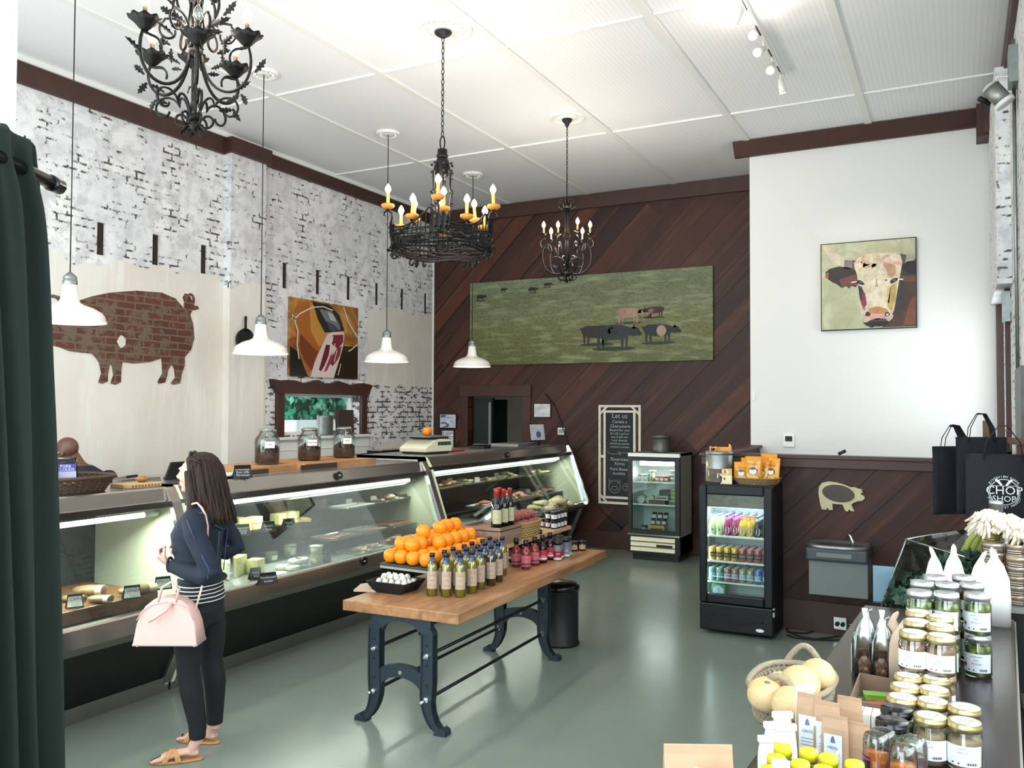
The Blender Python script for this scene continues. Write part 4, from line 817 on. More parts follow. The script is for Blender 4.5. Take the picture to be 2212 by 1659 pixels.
slab_tag(atz(524, 1033, ct2)+Vector((0, 0, .0)), -.5, ['Prosciutto', 'Raw milk', 'Parmesan'], 'black chalk sign on top of the cheese case at the board end', 'signs on the case top', .15, .10)
p = atz(495, 1032, ct2); t = thing('folded_towel', 'white folded towel on the cheese case top behind the woman', 'towel', tuple(p))
M().col('#e6ddd0').loft([[(-.07, -.14+.28*i/8, z*(1+.15*math.sin(i*2))) for x, z in ((0, 0),)]+[(.07*math.cos(a), -.14+.28*i/8, .02+.022*math.sin(a)) for a in [PI*k/6 for k in range(7)]] for i in range(9)], sm=True).obj('cloth', 'matte', parent=t)
p = Vector((-5.28, 8.10, ct3)); t = thing('scale', 'beige shop scale with steel pan on the far case', 'scale', tuple(p), -.12); t.scale = (1.35, 1.4, 1.1)
M().prism([(-.17, .02), (.16, .02), (.16, .13), (.02, .15), (-.06, .14), (-.17, .06)], (-.14, 0, 0), (0, 1, 0), (0, 0, 1), (.28, 0, 0)).obj('housing', 'ivory', parent=t, bevel=.008)
M().box(-.12, .12, -.07, .14, .15, .165).obj('neck', 'black', parent=t); M().box(-.15, .15, -.13, .17, .167, .178).obj('pan', 'steel', parent=t, bevel=.003)
m = M().col('#123d26').box(.141, .143, -.02, .14, .085, .12); m.col('#4fd48a')
for k in range(3): m.text('0', .022, (.1435, .01+.045*k, .095), (0, 1, 0), (0, 0, 1), .001)
m.obj('display', 'printed', parent=t)
M().box(-.12, .12, -.15, .14, .0, .02).obj('feet', 'black', parent=t)
for i, (dx, dy) in enumerate(((.03, -.03), (-.02, .05))): dup(op, p+Vector((dx, dy*1.3, .1966)), 1, 'orange in the scale pan, %s' % ('left of the two' if i == 0 else 'right of the two'), 'oranges in the scale pan', scale=1.3)
tag(M().col('#a61f28').box(-5.45, -5.15, 8.46, 8.72, ct3, ct3+.02).obj('folder', 'paint'), 'red folder lying on the far case beside the scale', 'folder')
p = atz(1182, 957, 1.54); t = thing('register_screen', 'white framed paper notice standing on the far case end', 'notice', (-5.1, 10.62, ct3), 0)
M().col('#0e0e10').prism([(-.16, .06), (.16, .06), (.17, .30), (-.15, .30)], (0, 0, 0), (0.25, 1, 0), (-.15, 0, 1), (-.015, 0, 0)).obj('frame', 'paint', parent=t)
m = M().col('#dfe0e4').prism([(-.145, .075), (.145, .075), (.155, .287), (-.137, .287)], (.002, 0, 0), (0.25, 1, 0), (-.15, 0, 1), (.001, 0, 0)); m.col('#5d6aa0').prism([(.02+.05*math.cos(a*PI/8), .15+.045*math.sin(a*PI/8)) for a in range(16)], (.004, 0, 0), (0.25, 1, 0), (-.15, 0, 1), (.001, 0, 0)); m.obj('sheet', 'paint', parent=t)
M().box(-.05, .0, -.04, .04, 0, .07).obj('stand', 'black', parent=t); t['category'] = 'sign'; t.name = 'notice_stand'
tag(M().box(-5.65, -5.20, 10.2, 10.95, ct3, ct3+.03).obj('steel_ledge', 'steel_dull'), 'flat steel ledge on the far end of the far case', 'ledge')
t = thing('card_terminal', 'small black card reader on the far case by the doorway', 'card reader', (-5.35, 9.45, ct3)); M().prism([(-.09, 0), (.09, 0), (.09, .05), (-.09, .03)], (-.1, 0, 0), (0, 1, 0), (0, 0, 1), (.2, 0, 0)).obj('body', 'black', parent=t); M().box(-.08, .08, -.05, .05, .05, .055).obj('keypad', 'steel_dull', parent=t)
p = atz(165, 1070, ct1); bk = woven('wicker_tray', -5.12, 3.62, ct1, .20, .21, .10, .30, 'dark wicker basket of snack packets on the near case', 'basket', 'wicker_dark', 10, 36, rim=.012)
def packet(p, w_, h, dcol, pcol, lb, txt, tilt=.25, rz=.0, grp='snack packets in the dark basket', th=.04, nm='snack_packet'):
 t = thing(nm, lb, 'packet', p, rz, grp); m = M().col(dcol); N_ = 8
 m.loft([[(th*.5*math.sin(PI*k/N_)**.6*(1 if q else -1)+z*-tilt, w_*(-.5+k/N_)*(1), z) for q, ks in ((1, range(N_+1)), (0, range(N_-1, 0, -1))) for k in ks] if 0 < z < h*.99 else [((.001 if q else -.001)+z*-tilt, w_*(-.5+k/N_), z) for q, ks in ((1, range(N_+1)), (0, range(N_-1, 0, -1))) for k in ks] for z in (0, h*.12, h*.5, h*.82, h)], sm=True).obj('pouch', 'glossy', parent=t)
 f = M().col(pcol[0]); o3 = Vector((th*.5+.003, 0, 0)); u = Vector((0, 1, 0)); v = Vector((-tilt, 0, 1))
 f.prism([(-w_*.40, h*.10), (w_*.40, h*.10), (w_*.40, h*.55), (-w_*.40, h*.55)], o3, u, v, (.001, 0, 0)); f.col(pcol[1]).prism([(-w_*.40, h*.55), (w_*.40, h*.55), (w_*.40, h*.80), (-w_*.40, h*.80)], o3, u, v, (.001, 0, 0))
 f.col('#f0f0f4')
 for i, s in enumerate(txt): f.text(s, w_*.17, o3+Vector((.0015, 0, 0))+v*(h*(.68-.11*i)), u, v)
 f.obj('print', 'printed', parent=t); return t
packet((-5.09, 3.60, ct1+.03), .15, .19, '#141418', ('#b9bcd8', '#4a44a0'), 'black snack packet with a violet PORK CLOUDS panel', ('PORK', 'CLOUDS'), rz=-.4)
packet((-5.06, 3.44, ct1+.02), .15, .17, '#15181a', ('#9fc3bd', '#2fb6c2'), 'black snack packet with a turquoise panel at the curtain', ('PORK',), rz=-.5)
packet((-5.20, 3.52, ct1+.03), .15, .18, '#101114', ('#2b2b36', '#1d1d24'), 'plain black snack packet behind the violet one', ('SALT',), rz=-.3)
packet((-5.22, 3.70, ct1+.03), .15, .16, '#131316', ('#25252e', '#1d1d24'), 'plain black snack packet at the back right of the basket', ('SALT',), rz=-.3)
p = atz(295, 1052, ct1); t = thing('serving_board', 'light wooden serving board with carved edge on the near case', 'board', (-5.05, 4.10, ct1), 0)
M().prism([(-.10, -.13), (.06, -.15), (.10, -.13), (.10, .13), (.08, .15), (-.10, .14)], (0, 0, 0), (1, 0, 0), (0, 1, 0), (0, 0, .028)).obj('board', 'light_wood', parent=t, bevel=.004)
m = M().col('#4a3220')
for k in range(9): m.box(.1001, .101, -.11+.026*k, -.10+.026*k, .008, .018)
m.obj('carved_marks', 'paint', parent=t)
t = thing('ham_end', 'small brown dried ham end on the serving board', 'meat', (-5.06, 4.16, ct1+.0285)); M().col('#a9793f').ball((0, 0, .022), (.04, .05, .022), 12, 8, warp=.1).obj('flesh', 'food', parent=t)
t = thing('knife', 'carving knife with black handle on the case behind the board', 'knife', (-5.30, 4.22, ct1+.04), .3); M().box(-.008, .008, 0, .13, 0, .018).obj('handle', 'black', parent=t, bevel=.004); M().prism([(-.22, .004), (0, 0), (0, .018), (-.18, .012)], (0, 0, 0), (0, 1, 0), (0, 0, 1), (.002, 0, 0)).obj('blade', 'steel', parent=t)
tag(M().box(-5.32, -5.22, 4.12, 4.45, ct1, ct1+.04).obj('knife_block', 'grey_wood'), 'low grey block under the carving knife', 'block')
t = thing('payment_tablet', 'black tilted screen on the case in front of the woman face', 'screen', (-5.25, 4.62, ct2), 0); M().prism([(-.10, .0), (.12, .0), (.12, .13), (-.07, .13)], (0, 0, 0), (0, 1, 0), (.25, 0, 1), (-.02, 0, 0)).obj('panel', 'black_gloss', parent=t); M().box(-.08, .0, -.05, .07, 0, .012).obj('foot', 'black', parent=t)
t = thing('steel_worktop', 'steel worktop with an open black tray behind the far case', 'worktop', (-6.9, 8.6, 0)); M().box(-7.25, -6.6, 8.25, 9.2, 1.08, 1.10).obj('top', 'steel', parent=t, world=True)
for x in (-7.2, -6.65):
 for y in (8.3, 9.15): M().box(x-.015, x+.015, y-.015, y+.015, 0, 1.08).obj('leg', 'steel_dull', parent=t, world=True)
q = atx(838, 985, -6.8); t = thing('tray_box', 'open steel tray box by the window, behind the cases', 'tray', (-6.8, q.y, 1.10)); M().box(-.12, .12, -.30, .32, .18, .30).obj('box', 'black_metal', parent=t); M().box(-.13, .13, -.31, .33, .30, .306).obj('rim', 'steel', parent=t); M().box(-.10, .10, -.25, -.20, 0, .18).obj('leg', 'steel', parent=t); M().box(-.10, .10, .20, .25, 0, .18).obj('leg', 'steel', parent=t)
q = atx(706, 938, -7.31); t = thing('metal_pail', 'ribbed metal pail on the small window sill', 'pail', (-7.34, q.y, 1.6005)); M().lathe([(.001, 0), (.12, 0), (.125, .01)]+[(.125+.004*(i % 2), .02+.03*i) for i in range(8)]+[(.13, .26), (.001, .255)], 24).obj('body', 'galvanised', parent=t); t.scale = (.62, 1.05, 1)
q = atx(735, 938, -7.33); t = thing('rusty_box', 'rusty dark box leaning on the sill beside the pail', 'box', (-7.30, q.y+.05, 1.6005), 0); mat('rust', '#3c2b26', .8, 0, .5, 25); M().prism([(-.14, 0), (.17, 0), (.15, .33), (-.17, .335)], (-.03, 0, 0), (0, 1, 0), (0, 0, 1), (.06, 0, 0)).obj('body', 'rust', parent=t)
# ================================================================ pendant lamps
def medallion(name, x, y, r, lb, ornate=False, group='ceiling roses'):
 t = thing(name, lb, 'ceiling rose', (x, y, ZC-.0), 0, group)
 M().lathe([(.001, 0), (r, 0), (r, -.010), (r*.93, -.030), (r*.82, -.030), (r*.76, -.014), (r*.5, -.012), (r*.4, -.030), (r*.24, -.026), (.001, -.022)], 40).obj('plate', 'white_trim', parent=t)
 if ornate:
  m = M()
  for k in range(12):
   a = 2*PI*k/12; m.ball((r*.62*math.cos(a), r*.62*math.sin(a), -.018), (r*.13, r*.08, .016), 8, 6, rz=a); m.ball((r*.62*math.cos(a+.26), r*.62*math.sin(a+.26), -.016), (r*.09, r*.03, .012), 8, 6, rz=a+.6)
  m.obj('leaf_relief', 'white_trim', parent=t)
 return t
pn = ['nearest the green curtain', 'beside the hanging frying pan', 'in front of the brick right of the window', 'farthest, before the plank wall']
def pendant():
 t = thing('pendant_lamp', 'x', 'pendant lamp', (0, 0, 0), 0, 'white pendant lamps over the cases')
 M().lathe([(.248, 0), (.250, .006), (.243, .010), (.235, .045), (.215, .072), (.16, .105), (.10, .125), (.072, .14), (.060, .17), (.048, .27), (.044, .272), (.040, .262), (.052, .17), (.064, .136), (.10, .112), (.155, .094), (.205, .066), (.227, .042), (.238, .004)], 40, caps=False).obj('shade', 'white_enamel', parent=t)
 M().lathe([(.001, .262), (.046, .262), (.050, .275), (.050, .30), (.044, .305), (.047, .32), (.040, .335), (.028, .345), (.012, .36), (.001, .36)], 20).obj('socket', 'galvanised', parent=t)
 M().lathe([(.001, -.005+.05), (.02, .05), (.03, .075), (.028, .10), (.012, .14), (.001, .14)], 14).obj('bulb', 'glow', parent=t)
 M().tube([(0, 0, .36), (0, 0, ZC-2.452-.02)], .0045, 6).obj('cord', 'black', parent=t); return t
pd = pendant()
for i, (y, z) in enumerate(((4.0, 2.56), (5.905, 2.445), (7.85, 2.47), (9.745, 2.50))):
 o = pd if i == 0 else dup(pd, (0, 0, 0), 0)
 o.location = (-5.65, y, z); o['label'] = 'white enamel pendant lamp %s' % pn[i]
 c = [k for k in bpy.data.objects if k.parent == o and k.name.startswith('cord')][0]; c.scale = (1, 1, (ZC-.02-z-.36)/(ZC-2.452-.02-.36)); c.location.z = .36-.36*c.scale.z
 medallion('ceiling_rose', -5.65, y, .135, 'small ceiling rose of the pendant lamp %s' % pn[i], True)
 point('pendant_glow', (-5.65, y, z+.03), 9, (1, .90, .78), .05)
# ================================================================ chandeliers
def spiral(cx, cz, r0, r1, a0, a1, n_=16): return [(cx+(r0+(r1-r0)*i/n_)*math.cos(math.radians(a0+(a1-a0)*i/n_)), cz+(r0+(r1-r0)*i/n_)*math.sin(math.radians(a0+(a1-a0)*i/n_))) for i in range(n_+1)]
def rad(pts, a): return [(x*math.cos(a), x*math.sin(a), z) for x, z in pts]
def bez(P, n_=12):
 o = []; k = len(P)-1
 for i in range(n_+1):
  t = i/n_; x = z = 0
  for j, (a, b) in enumerate(P): c = math.comb(k, j)*t**j*(1-t)**(k-j); x += a*c; z += b*c
  o.append((x, z))
 return o
def leaf(m, base, d, L, w_, up=(0, 0, 1), curl=.3):
 """lobed acanthus leaf, slightly folded, as a thin solid"""
 d = Vector(d).normalized(); s = d.cross(Vector(up)); s = s.normalized() if s.length > 1e-4 else Vector((1, 0, 0)); n_ = s.cross(d); b = Vector(base)
 lobes = [(0, .06), (.12, .45), (.2, .25), (.32, .9), (.42, .4), (.55, 1), (.64, .42), (.78, .62), (.85, .25), (1, .02)]
 L_ = []; C = []; R_ = []
 for t, k in lobes:
  c = b+d*(L*t)-n_*(curl*L*t*t); C.append(c); L_.append(c+s*(w_*k)+n_*(w_*k*.35)+d*(L*.05*k)); R_.append(c-s*(w_*k)+n_*(w_*k*.35)+d*(L*.05*k))
 for i in range(len(C)-1):
  m.poly([C[i], C[i+1], L_[i+1], L_[i]], True); m.poly([C[i], R_[i], R_[i+1], C[i+1]], True)
  e = n_*-.003; m.poly([L_[i]+e, L_[i+1]+e, C[i+1]+e, C[i]+e], True); m.poly([C[i+1]+e, R_[i+1]+e, R_[i]+e, C[i]+e], True)
def chain(m, x, y, z0, z1, r=.016, w_=.0035):
 n_ = max(2, int((z1-z0)/(r*2.3))); st_ = (z1-z0)/n_
 for i in range(n_):
  zc = z0+st_*(i+.5); a = PI/2*(i % 2)
  m.tube([(x+r*.6*math.cos(q)*math.cos(a), y+r*.6*math.cos(q)*math.sin(a), zc+st_*.62*math.sin(q)) for q in [2*PI*k/10 for k in range(11)]], w_, 5, caps=False)
def candle(t, p, h, r, cmat, lean=(0, 0), cup=None, bulb=(.018, .05), lit=True, cupmat='wax'):
 p = Vector(p); l = Vector((lean[0], lean[1], 0)); top = p+Vector((0, 0, h))+l*h
 if cup: cup(p)
 c = M().tube([p, top], r, 10).obj('candle_sleeve', cmat, parent=t)
 b = M(); br, bh = bulb; b.lathe([(.001, 0), (br*.6, .0), (br, bh*.35), (br*.8, bh*.6), (br*.3, bh*.88), (.001, bh)], 10, tuple(top+Vector((0, 0, .001)))).obj('bulb', 'bulb' if lit else 'jar_glass', parent=t)
 return top
def arm_label(t): pass
# --- C2: big crown chandelier in the middle
cx, cy = -3.69, 5.87
t = thing('crown_chandelier', 'big black crown-shaped chandelier with yellow candles, hanging in the middle', 'chandelier', (cx, cy, 3.15))
def w2(m, name, mats, par=None): return m.obj(name, mats, parent=par or t, world=True)
m = M(); chain(m, cx, cy, 4.15, 4.96, .018, .0035); w2(m, 'chain', 'wrought')
w2(M().lathe([(.001, 4.955), (.02, 4.96), (.06, 4.985), (.072, 5.00), (.001, 5.002)], 24, (cx, cy, 0)), 'canopy', 'black')
medallion('ceiling_rose', cx, cy, .243, 'large ornate white ceiling rose over the crown chandelier', True)
w2(M().tube([(cx+.022*math.sin(q), cy, 4.10+.055*-math.cos(q)) for q in [2*PI*k/16 for k in range(17)]], .006, 6), 'hook', 'wrought')
m = M(); m.lathe([(.001, 3.97), (.045, 3.98), (.05, 3.995), (.04, 4.0), (.04, 4.045), (.02, 4.05), (.001, 4.05)], 16, (cx, cy, 0)); m.lathe([(.04, 3.98), (.06, 3.93), (.05, 3.87), (.055, 3.84), (.03, 3.80)], 16, (cx, cy, 0))
for k in range(7):
 a = 2*PI*k/7; P0 = [(.045, 3.95), (.075, 3.86), (.07, 3.74), (.085, 3.66), (.065, 3.52), (.055, 3.42)]
 m.tube([Vector((cx, cy, 0))+Vector(q) for q in rad(P0, a)], .006, 6)
 for z in (3.92, 3.86, 3.70): m.ball((cx+.085*math.cos(a), cy+.085*math.sin(a), z), .012, 8, 6)
 for z in (3.80, 3.68, 3.58): leaf(m, (cx+.06*math.cos(a), cy+.06*math.sin(a), z), (math.cos(a+.4), math.sin(a+.4), .8), .05, .012)
m.lathe([(.03, 3.56), (.055, 3.52), (.06, 3.47), (.055, 3.40), (.001, 3.39)], 16, (cx, cy, 0)); w2(m, 'stem', 'wrought')
RX = .40
m = M()
def crown_top(a, n_=5): # scalloped upper rail between the peaks
 k = (a*n_/(2*PI)) % 1; return 3.36+.125*abs(2*k-1)**2.2
ring = [2*PI*k/90 for k in range(91)]
m.tube([(cx+RX*math.cos(a), cy+RX*math.sin(a), crown_top(a)) for a in ring], .0075, 6, caps=False)
for r_, z in ((.40, 3.30), (.395, 3.285), (.40, 3.262), (.39, 3.245), (.385, 3.225), (.375, 3.21), (.37, 3.20), (.40, 3.34), (.405, 3.32), (.398, 3.275), (.40, 3.25), (.385, 3.235)):
 ph = R.uniform(0, 6); m.tube([(cx+(r_+.007*math.sin(7*a+ph))*math.cos(a), cy+(r_+.007*math.sin(7*a+ph))*math.sin(a), z+.010*math.sin(5*a+ph)) for a in ring], .006, 5, caps=False)
w2(m, 'ring', 'wrought')
m = M()
for k in range(70):
 a = 2*PI*k/70; z0, z1 = 3.20, crown_top(a); q = R.uniform(-.05, .05)
 m.tube([(cx+RX*math.cos(a+q*s), cy+RX*math.sin(a+q*s), z0+(z1-z0)*s+.0) for s in (0, .4, .7, 1)], .005, 5)
 leaf(m, (cx+.405*math.cos(a), cy+.405*math.sin(a), 3.27+R.uniform(-.05, .05)), (math.cos(a+1.5+R.uniform(-.8, .8)), math.sin(a+1.5+R.uniform(-.8, .8)), R.uniform(-.6, .6)), .065, .016, up=(math.cos(a), math.sin(a), 0), curl=.1)
w2(m, 'foliage', 'wrought')
for k in range(5):
 a = 2*PI*k/5+.18; ca, sa = math.cos(a), math.sin(a); m = M(); b = Vector((cx, cy, 0))
 for s in (-.10, 0, .10): leaf(m, b+Vector((.41*math.cos(a+s), .41*math.sin(a+s), 3.30)), (ca*.1, sa*.1, 1), .16, .03, up=(ca, sa, 0), curl=.1)
 m.tube([b+Vector(q) for q in rad([(.40, 3.36), (.40, 3.46), (.41, 3.50), (.44, 3.515), (.465, 3.50), (.47, 3.475), (.455, 3.47)], a)], [.010, .009, .009, .008, .008, .006, .004], 6)
 for s in (-.16, .16): m.tube([b+Vector(q) for q in rad([(x, z) for x, z in spiral(.375, 3.17, .035, .015, 90, -180, 12)], a+s)], .008, 6)
 leaf(m, b+Vector((.38*ca, .38*sa, 3.22)), (ca*.15, sa*.15, -1), .09, .03, up=(ca, sa, 0), curl=-.1)
 w2(m, 'crown_leaf', 'wrought')
mat('wax_cup', '#d78a35', .55, 0, .2, 40); mat('candle_wax', '#f0bf5e', .5); MAT['candle_wax'].node_tree.nodes['Principled BSDF'].inputs['Emission Color'].default_value = lin('#f0b850'); MAT['candle_wax'].node_tree.nodes['Principled BSDF'].inputs['Emission Strength'].default_value = .18
def cup2(p): w2(M().lathe([(.001, -.012), (.02, -.02), (.045, -.005), (.054, .008), (.050, .020), (.036, .014), (.001, .010)], 18, tuple(p)), 'wax_cup', 'wax_cup'); w2(M().lathe([(.001, -.03), (.015, -.028), (.02, -.018), (.001, -.015)], 10, tuple(p)), 'bobeche', 'wrought')
CD = []
for k in range(5): a = 2*PI*k/5+.18; CD.append((.44, a, 3.545))
for k in range(5): a = 2*PI*k/5+.18+PI/5; CD.append((.36, a, 3.43))
for k in range(2): CD.append((.16, 2.2+PI*k, 3.52))
for r_, a, z in CD:
 p = Vector((cx+r_*math.cos(a), cy+r_*math.sin(a), z));
 if r_ == .36: w2(M().tube([p+Vector((0, 0, -.03)), p+Vector((.03*math.cos(a), .03*math.sin(a), -.07)), Vector((cx+.40*math.cos(a), cy+.40*math.sin(a), 3.33))], .007, 6), 'arm', 'wrought')
 if r_ == .16: w2(M().tube([p+Vector((0, 0, -.03)), Vector((cx+.10*math.cos(a), cy+.10*math.sin(a), 3.44)), Vector((cx+.05*math.cos(a), cy+.05*math.sin(a), 3.47))], .007, 6), 'arm', 'wrought')
 cup2(p); p0 = p-t.location; top = p+Vector((R.uniform(-.01, .01), R.uniform(-.01, .01), .115))
 w2(M().tube([p+Vector((0, 0, .01)), top], [.014, .0125], 10), 'candle_sleeve', 'candle_wax'); w2(M().lathe([(.001, 0), (.013, 0), (.025, .024), (.020, .044), (.008, .064), (.001, .072)], 12, tuple(top)), 'bulb', 'bulb')
point('chandelier_glow', (cx, cy, 3.66), 52, (1, .90, .80), .30)
# --- scroll chandelier: used for the big leafy one (upper left) and the smaller far one
def scroll(cx, cy, zb, H, RA, arms, a00, name, label, chain_top, leafy, bulb_h, cupstyle, glow, gl_e, unlit=()):
 t = thing(name, label, 'chandelier', (cx, cy, zb)); b = Vector((cx, cy, zb))
 def w3(m, nm, mats, par=None): return m.obj(nm, mats, parent=par or t, world=True)
 m = M(); s = H; th = .010 if leafy else .0085
 m.tube([b+Vector((0, 0, s*k)) for k in (.02, .3, .55, .80, .97)], [.012, .008, .014, .008, .012], 8)
 m.lathe([(.001, .10*s), (.030, .10*s), (.036, .125*s), (.028, .15*s), (.001, .15*s)], 14, tuple(b)); m.lathe([(.001, .52*s), (.032, .53*s), (.038, .56*s), (.030, .60*s), (.001, .60*s)], 14, tuple(b)); m.lathe([(.001, .90*s), (.035, .90*s), (.040, .93*s), (.022, .97*s), (.001, .97*s)], 14, tuple(b))
 for k in range(6):
  a = 2*PI*k/6+.3; m.tube([b+Vector(q) for q in rad([(.03, .60*s), (.05 if leafy else .02, .70*s), (.035, .82*s), (.03, .90*s)] if leafy else [(.03, .20*s), (.015, .5*s), (.02, .8*s), (.03, .92*s)], a)], th*.7, 6)
 w3(m, 'stem', 'wrought')
 for k in range(arms):
  a = a00+2*PI*k/arms; m = M()
  lo = (k % 2) if leafy else (k % 2)
  ra = RA*(1.0 if not lo else .86); zc = (.60 if not lo else .50)*s if leafy else (.56 if not lo else .53)*s
  P = bez([(.035, .56*s), (.05, .30*s), (ra*.55, .22*s), (ra*.95, .28*s), (ra*1.12, .42*s), (ra*1.05, zc-.02*s), (ra*.85, zc+.0*s)] if leafy else [(.03, .14*s), (ra*.35, .10*s), (ra*1.15, .05*s), (ra*1.25, .33*s), (ra*.95, .60*s), (ra*.55, .50*s), (ra*.62, .36*s)], 22)
  if leafy:
   P = bez([(.035, .54*s), (.06, .30*s), (ra*.6, .20*s), (ra*1.0, .26*s), (ra*1.16, .40*s), (ra*1.02, zc-.015*s)], 18)+spiral(ra*.80, zc-.09*s, .075*s*1.0, .05*s, 40, 200, 10)[2:]
  m.tube([b+Vector(q) for q in rad(P, a)], [th*(1 if i < len(P)-6 else .75) for i in range(len(P))], 7, flat=.8)
  Q = spiral(ra*.62, .17*s, .10*s, .03*s, 170, -160, 16) if leafy else spiral(ra*.45, .24*s, .10*s, .03*s, 200, -150, 16)
  m.tube([b+Vector(q) for q in rad(bez([(.025, .12*s), (.04, .26*s), (ra*.35, .30*s), Q[0]], 8)[:-1]+Q, a+.12)], th*.8, 6, flat=.8)
  m.tube([b+Vector(q) for q in rad(spiral(.065, .10*s, .045*s+.01, .02, 200, 520, 14), a+.3)], th*.7, 6)
  if leafy:
   U = bez([(.03, .60*s), (.05, .78*s), (ra*.35, .80*s), (ra*.62, .78*s)], 8)+spiral(ra*.52, .70*s, .075*s, .035*s, 60, -190, 14)
   m.tube([b+Vector(q) for q in rad(U, a+.35)], th*.8, 6, flat=.8)
   V = bez([(.03, .90*s), (.04, 1.05*s), (.16, 1.02*s), (.14, .86*s), (.10, .80*s)], 14); m.tube([b+Vector(q) for q in rad(V, a+.1)], th*.8, 6)
   da = (math.cos(a), math.sin(a))
   for (x, z, dx, dz, L, wd) in ((ra*1.10, .42*s, .5, .5, .10, .020), (ra*.60, .22*s, .7, .25, .085, .018), (ra*.30, .45*s, .8, .2, .07, .015), (ra*.5, .82*s, .8, .7, .11, .022), (.10, .95*s, .6, .8, .12, .020), (ra*.9, .26*s, .2, -.3, .08, .02), (.14, .62*s, .8, .5, .09, .018), (.06, .74*s, .9, .3, .10, .026), (ra*.6, .62*s, .1, -1, .08, .018)):
    leaf(m, b+Vector(rad([(x, z)], a+.15*dz)[0]), (da[0]*dx, da[1]*dx, dz), L, wd, up=(-da[1], da[0], .3), curl=.2)
  else:
   m.tube([b+Vector(q) for q in rad(spiral(ra*.86, .46*s, .075*s, .03*s, 90, -200, 14), a)], th*.8, 6)
   m.tube([b+Vector(q) for q in rad([(.02, .93*s), (.05, 1.0*s), (.09, .99*s), (.105, .94*s), (.08, .90*s), (.06, .93*s)], a)], th*.8, 6)
  cxp = ra*(.98 if leafy else .92); cz = zc+.005*s
  arm = w3(m, 'arm', 'wrought'); c = b+Vector(rad([(cxp, cz)], a)[0]); m = M()
  if leafy:
   rings = []
   for r_, z in ((.012, -.045), (.03, -.03), (.055, 0), (.085, .022), (.078, .024), (.05, .006), (.012, -.02)):
    rings.append([(c.x+r_*(1+.05*math.cos(9*q)*(r_ > .04))*math.cos(q), c.y+r_*(1+.05*math.cos(9*q)*(r_ > .04))*math.sin(q), c.z+.03+z+.006*math.cos(9*q)*(r_ > .07)) for q in [2*PI*i/42 for i in range(42)]])
   m.loft(rings); w3(m, 'cup', 'wrought', arm)
  else:
   m.lathe([(.001, 0), (.01, .0), (.028, .012), (.03, .02), (.001, .016)], 14, tuple(c))
   for q in range(6): leaf(m, c+Vector((0, 0, .005)), (math.cos(q*PI/3), math.sin(q*PI/3), .5), .045, .012)
   w3(m, 'cup', 'wrought', arm)
  z0 = c.z+(.02 if leafy else .015); h = bulb_h
  w3(M().tube([(c.x, c.y, z0), (c.x, c.y, z0+h)], .011 if leafy else .008, 10), 'candle_sleeve', 'sleeve' if leafy else 'candle_wax')
  q = .027 if leafy else .020
  w3(M().lathe([(.001, 0), (q*.6, 0), (q, q), (q*.8, q*2), (q*.3, q*2.9), (.001, q*3.3)], 12, (c.x, c.y, z0+h)), 'bulb', 'jar_glass' if k in unlit else 'bulb')
 m = M()
 for k in range(7): a = 2*PI*k/7; leaf(m, b+Vector((.02*math.cos(a), .02*math.sin(a), .10*s)), (math.cos(a)*.45, math.sin(a)*.45, -1), .12*s if leafy else .07*s, .030 if leafy else .015, curl=-.2)
 w3(m, 'bottom_leaves', 'wrought')
 m = M(); chain(m, cx, cy, zb+.97*s, chain_top, .013, .003); w3(m, 'chain', 'wrought'); w3(M().lathe([(.001, -.10), (.012, -.09), (.03, -.05), (.05, -.03), (.055, -.01), (.001, -.008)], 24, (cx, cy, ZC-.02)), 'canopy', 'black')
 point('chandelier_glow', (cx, cy, zb+glow), gl_e, (1, .90, .80), .2); return t
mat('sleeve', '#4d4238', .5, .3)
scroll(-3.69, 3.335, 3.44, .80, .30, 6, .35, 'leaf_chandelier', 'black wrought-iron chandelier with leaves and scrolls at the upper left', 4.93, True, .10, 0, .62, 30, unlit=(5,))
scroll(-3.65, 8.27, 3.26, .90, .27, 7, .2, 'scroll_chandelier', 'small dark scroll chandelier before the plank wall and pasture picture', 4.93, False, .07, 0, .48, 52)
medallion('ceiling_rose', -3.65, 8.27, .20, 'plain round ceiling rose over the small scroll chandelier'); medallion('ceiling_rose', -3.69, 3.335, .24, 'ornate ceiling rose over the leafy chandelier', True)
# ================================================================ track lights and wall floodlight
t = thing('track_light', 'white ceiling track with small white spotlights, upper right', 'track light', (-1.4, 6.9, ZC-.02))
M().box(-.018, .018, -1.2, 1.15, -.035, -.0).obj('rail', 'white_trim', parent=t)
m = M()
for y in (-.95, -.45, .05, .55, .95): m.box(-.006, .006, y-.1, y+.1, -.037, -.035)
m.obj('rail_slot', 'black', parent=t)
def spot(x, y, d, lit):
 d = Vector(d).normalized(); p = Vector((x, y, -.035)); q = p+Vector((0, 0, -.07)); e = q+d*.02
 s = M().tube([p, q], .007, 8).tube([e-d*.03, e+d*.06, e+d*.10], [.022, .030, .036], 14).obj('spotlight', 'white_enamel', parent=t)
 M().tube([e+d*.099, e+d*.103], .03, 14).obj('lamp', 'bulb' if lit else 'glow', parent=s)
spot(0, -.98, (-.4, -.5, -.8), 1); spot(0, -.55, (-.5, .2, -1), 0); spot(0, -.12, (.1, -.85, -.7), 1); spot(0, .25, (-.3, -.9, -.6), 1); spot(0, .62, (.0, -.8, -.8), 1); spot(0, 1.0, (.15, .3, -1), 0)
point('track_glow', (-1.4, 6.5, ZC-.26), 9, (1, .90, .78), .05)
sp = bpy.data.lights.new('picture_spot', 'SPOT'); sp.energy = 60; sp.spot_size = .75; sp.spot_blend = 1; sp.color = (1, .84, .66); sp.shadow_soft_size = .04
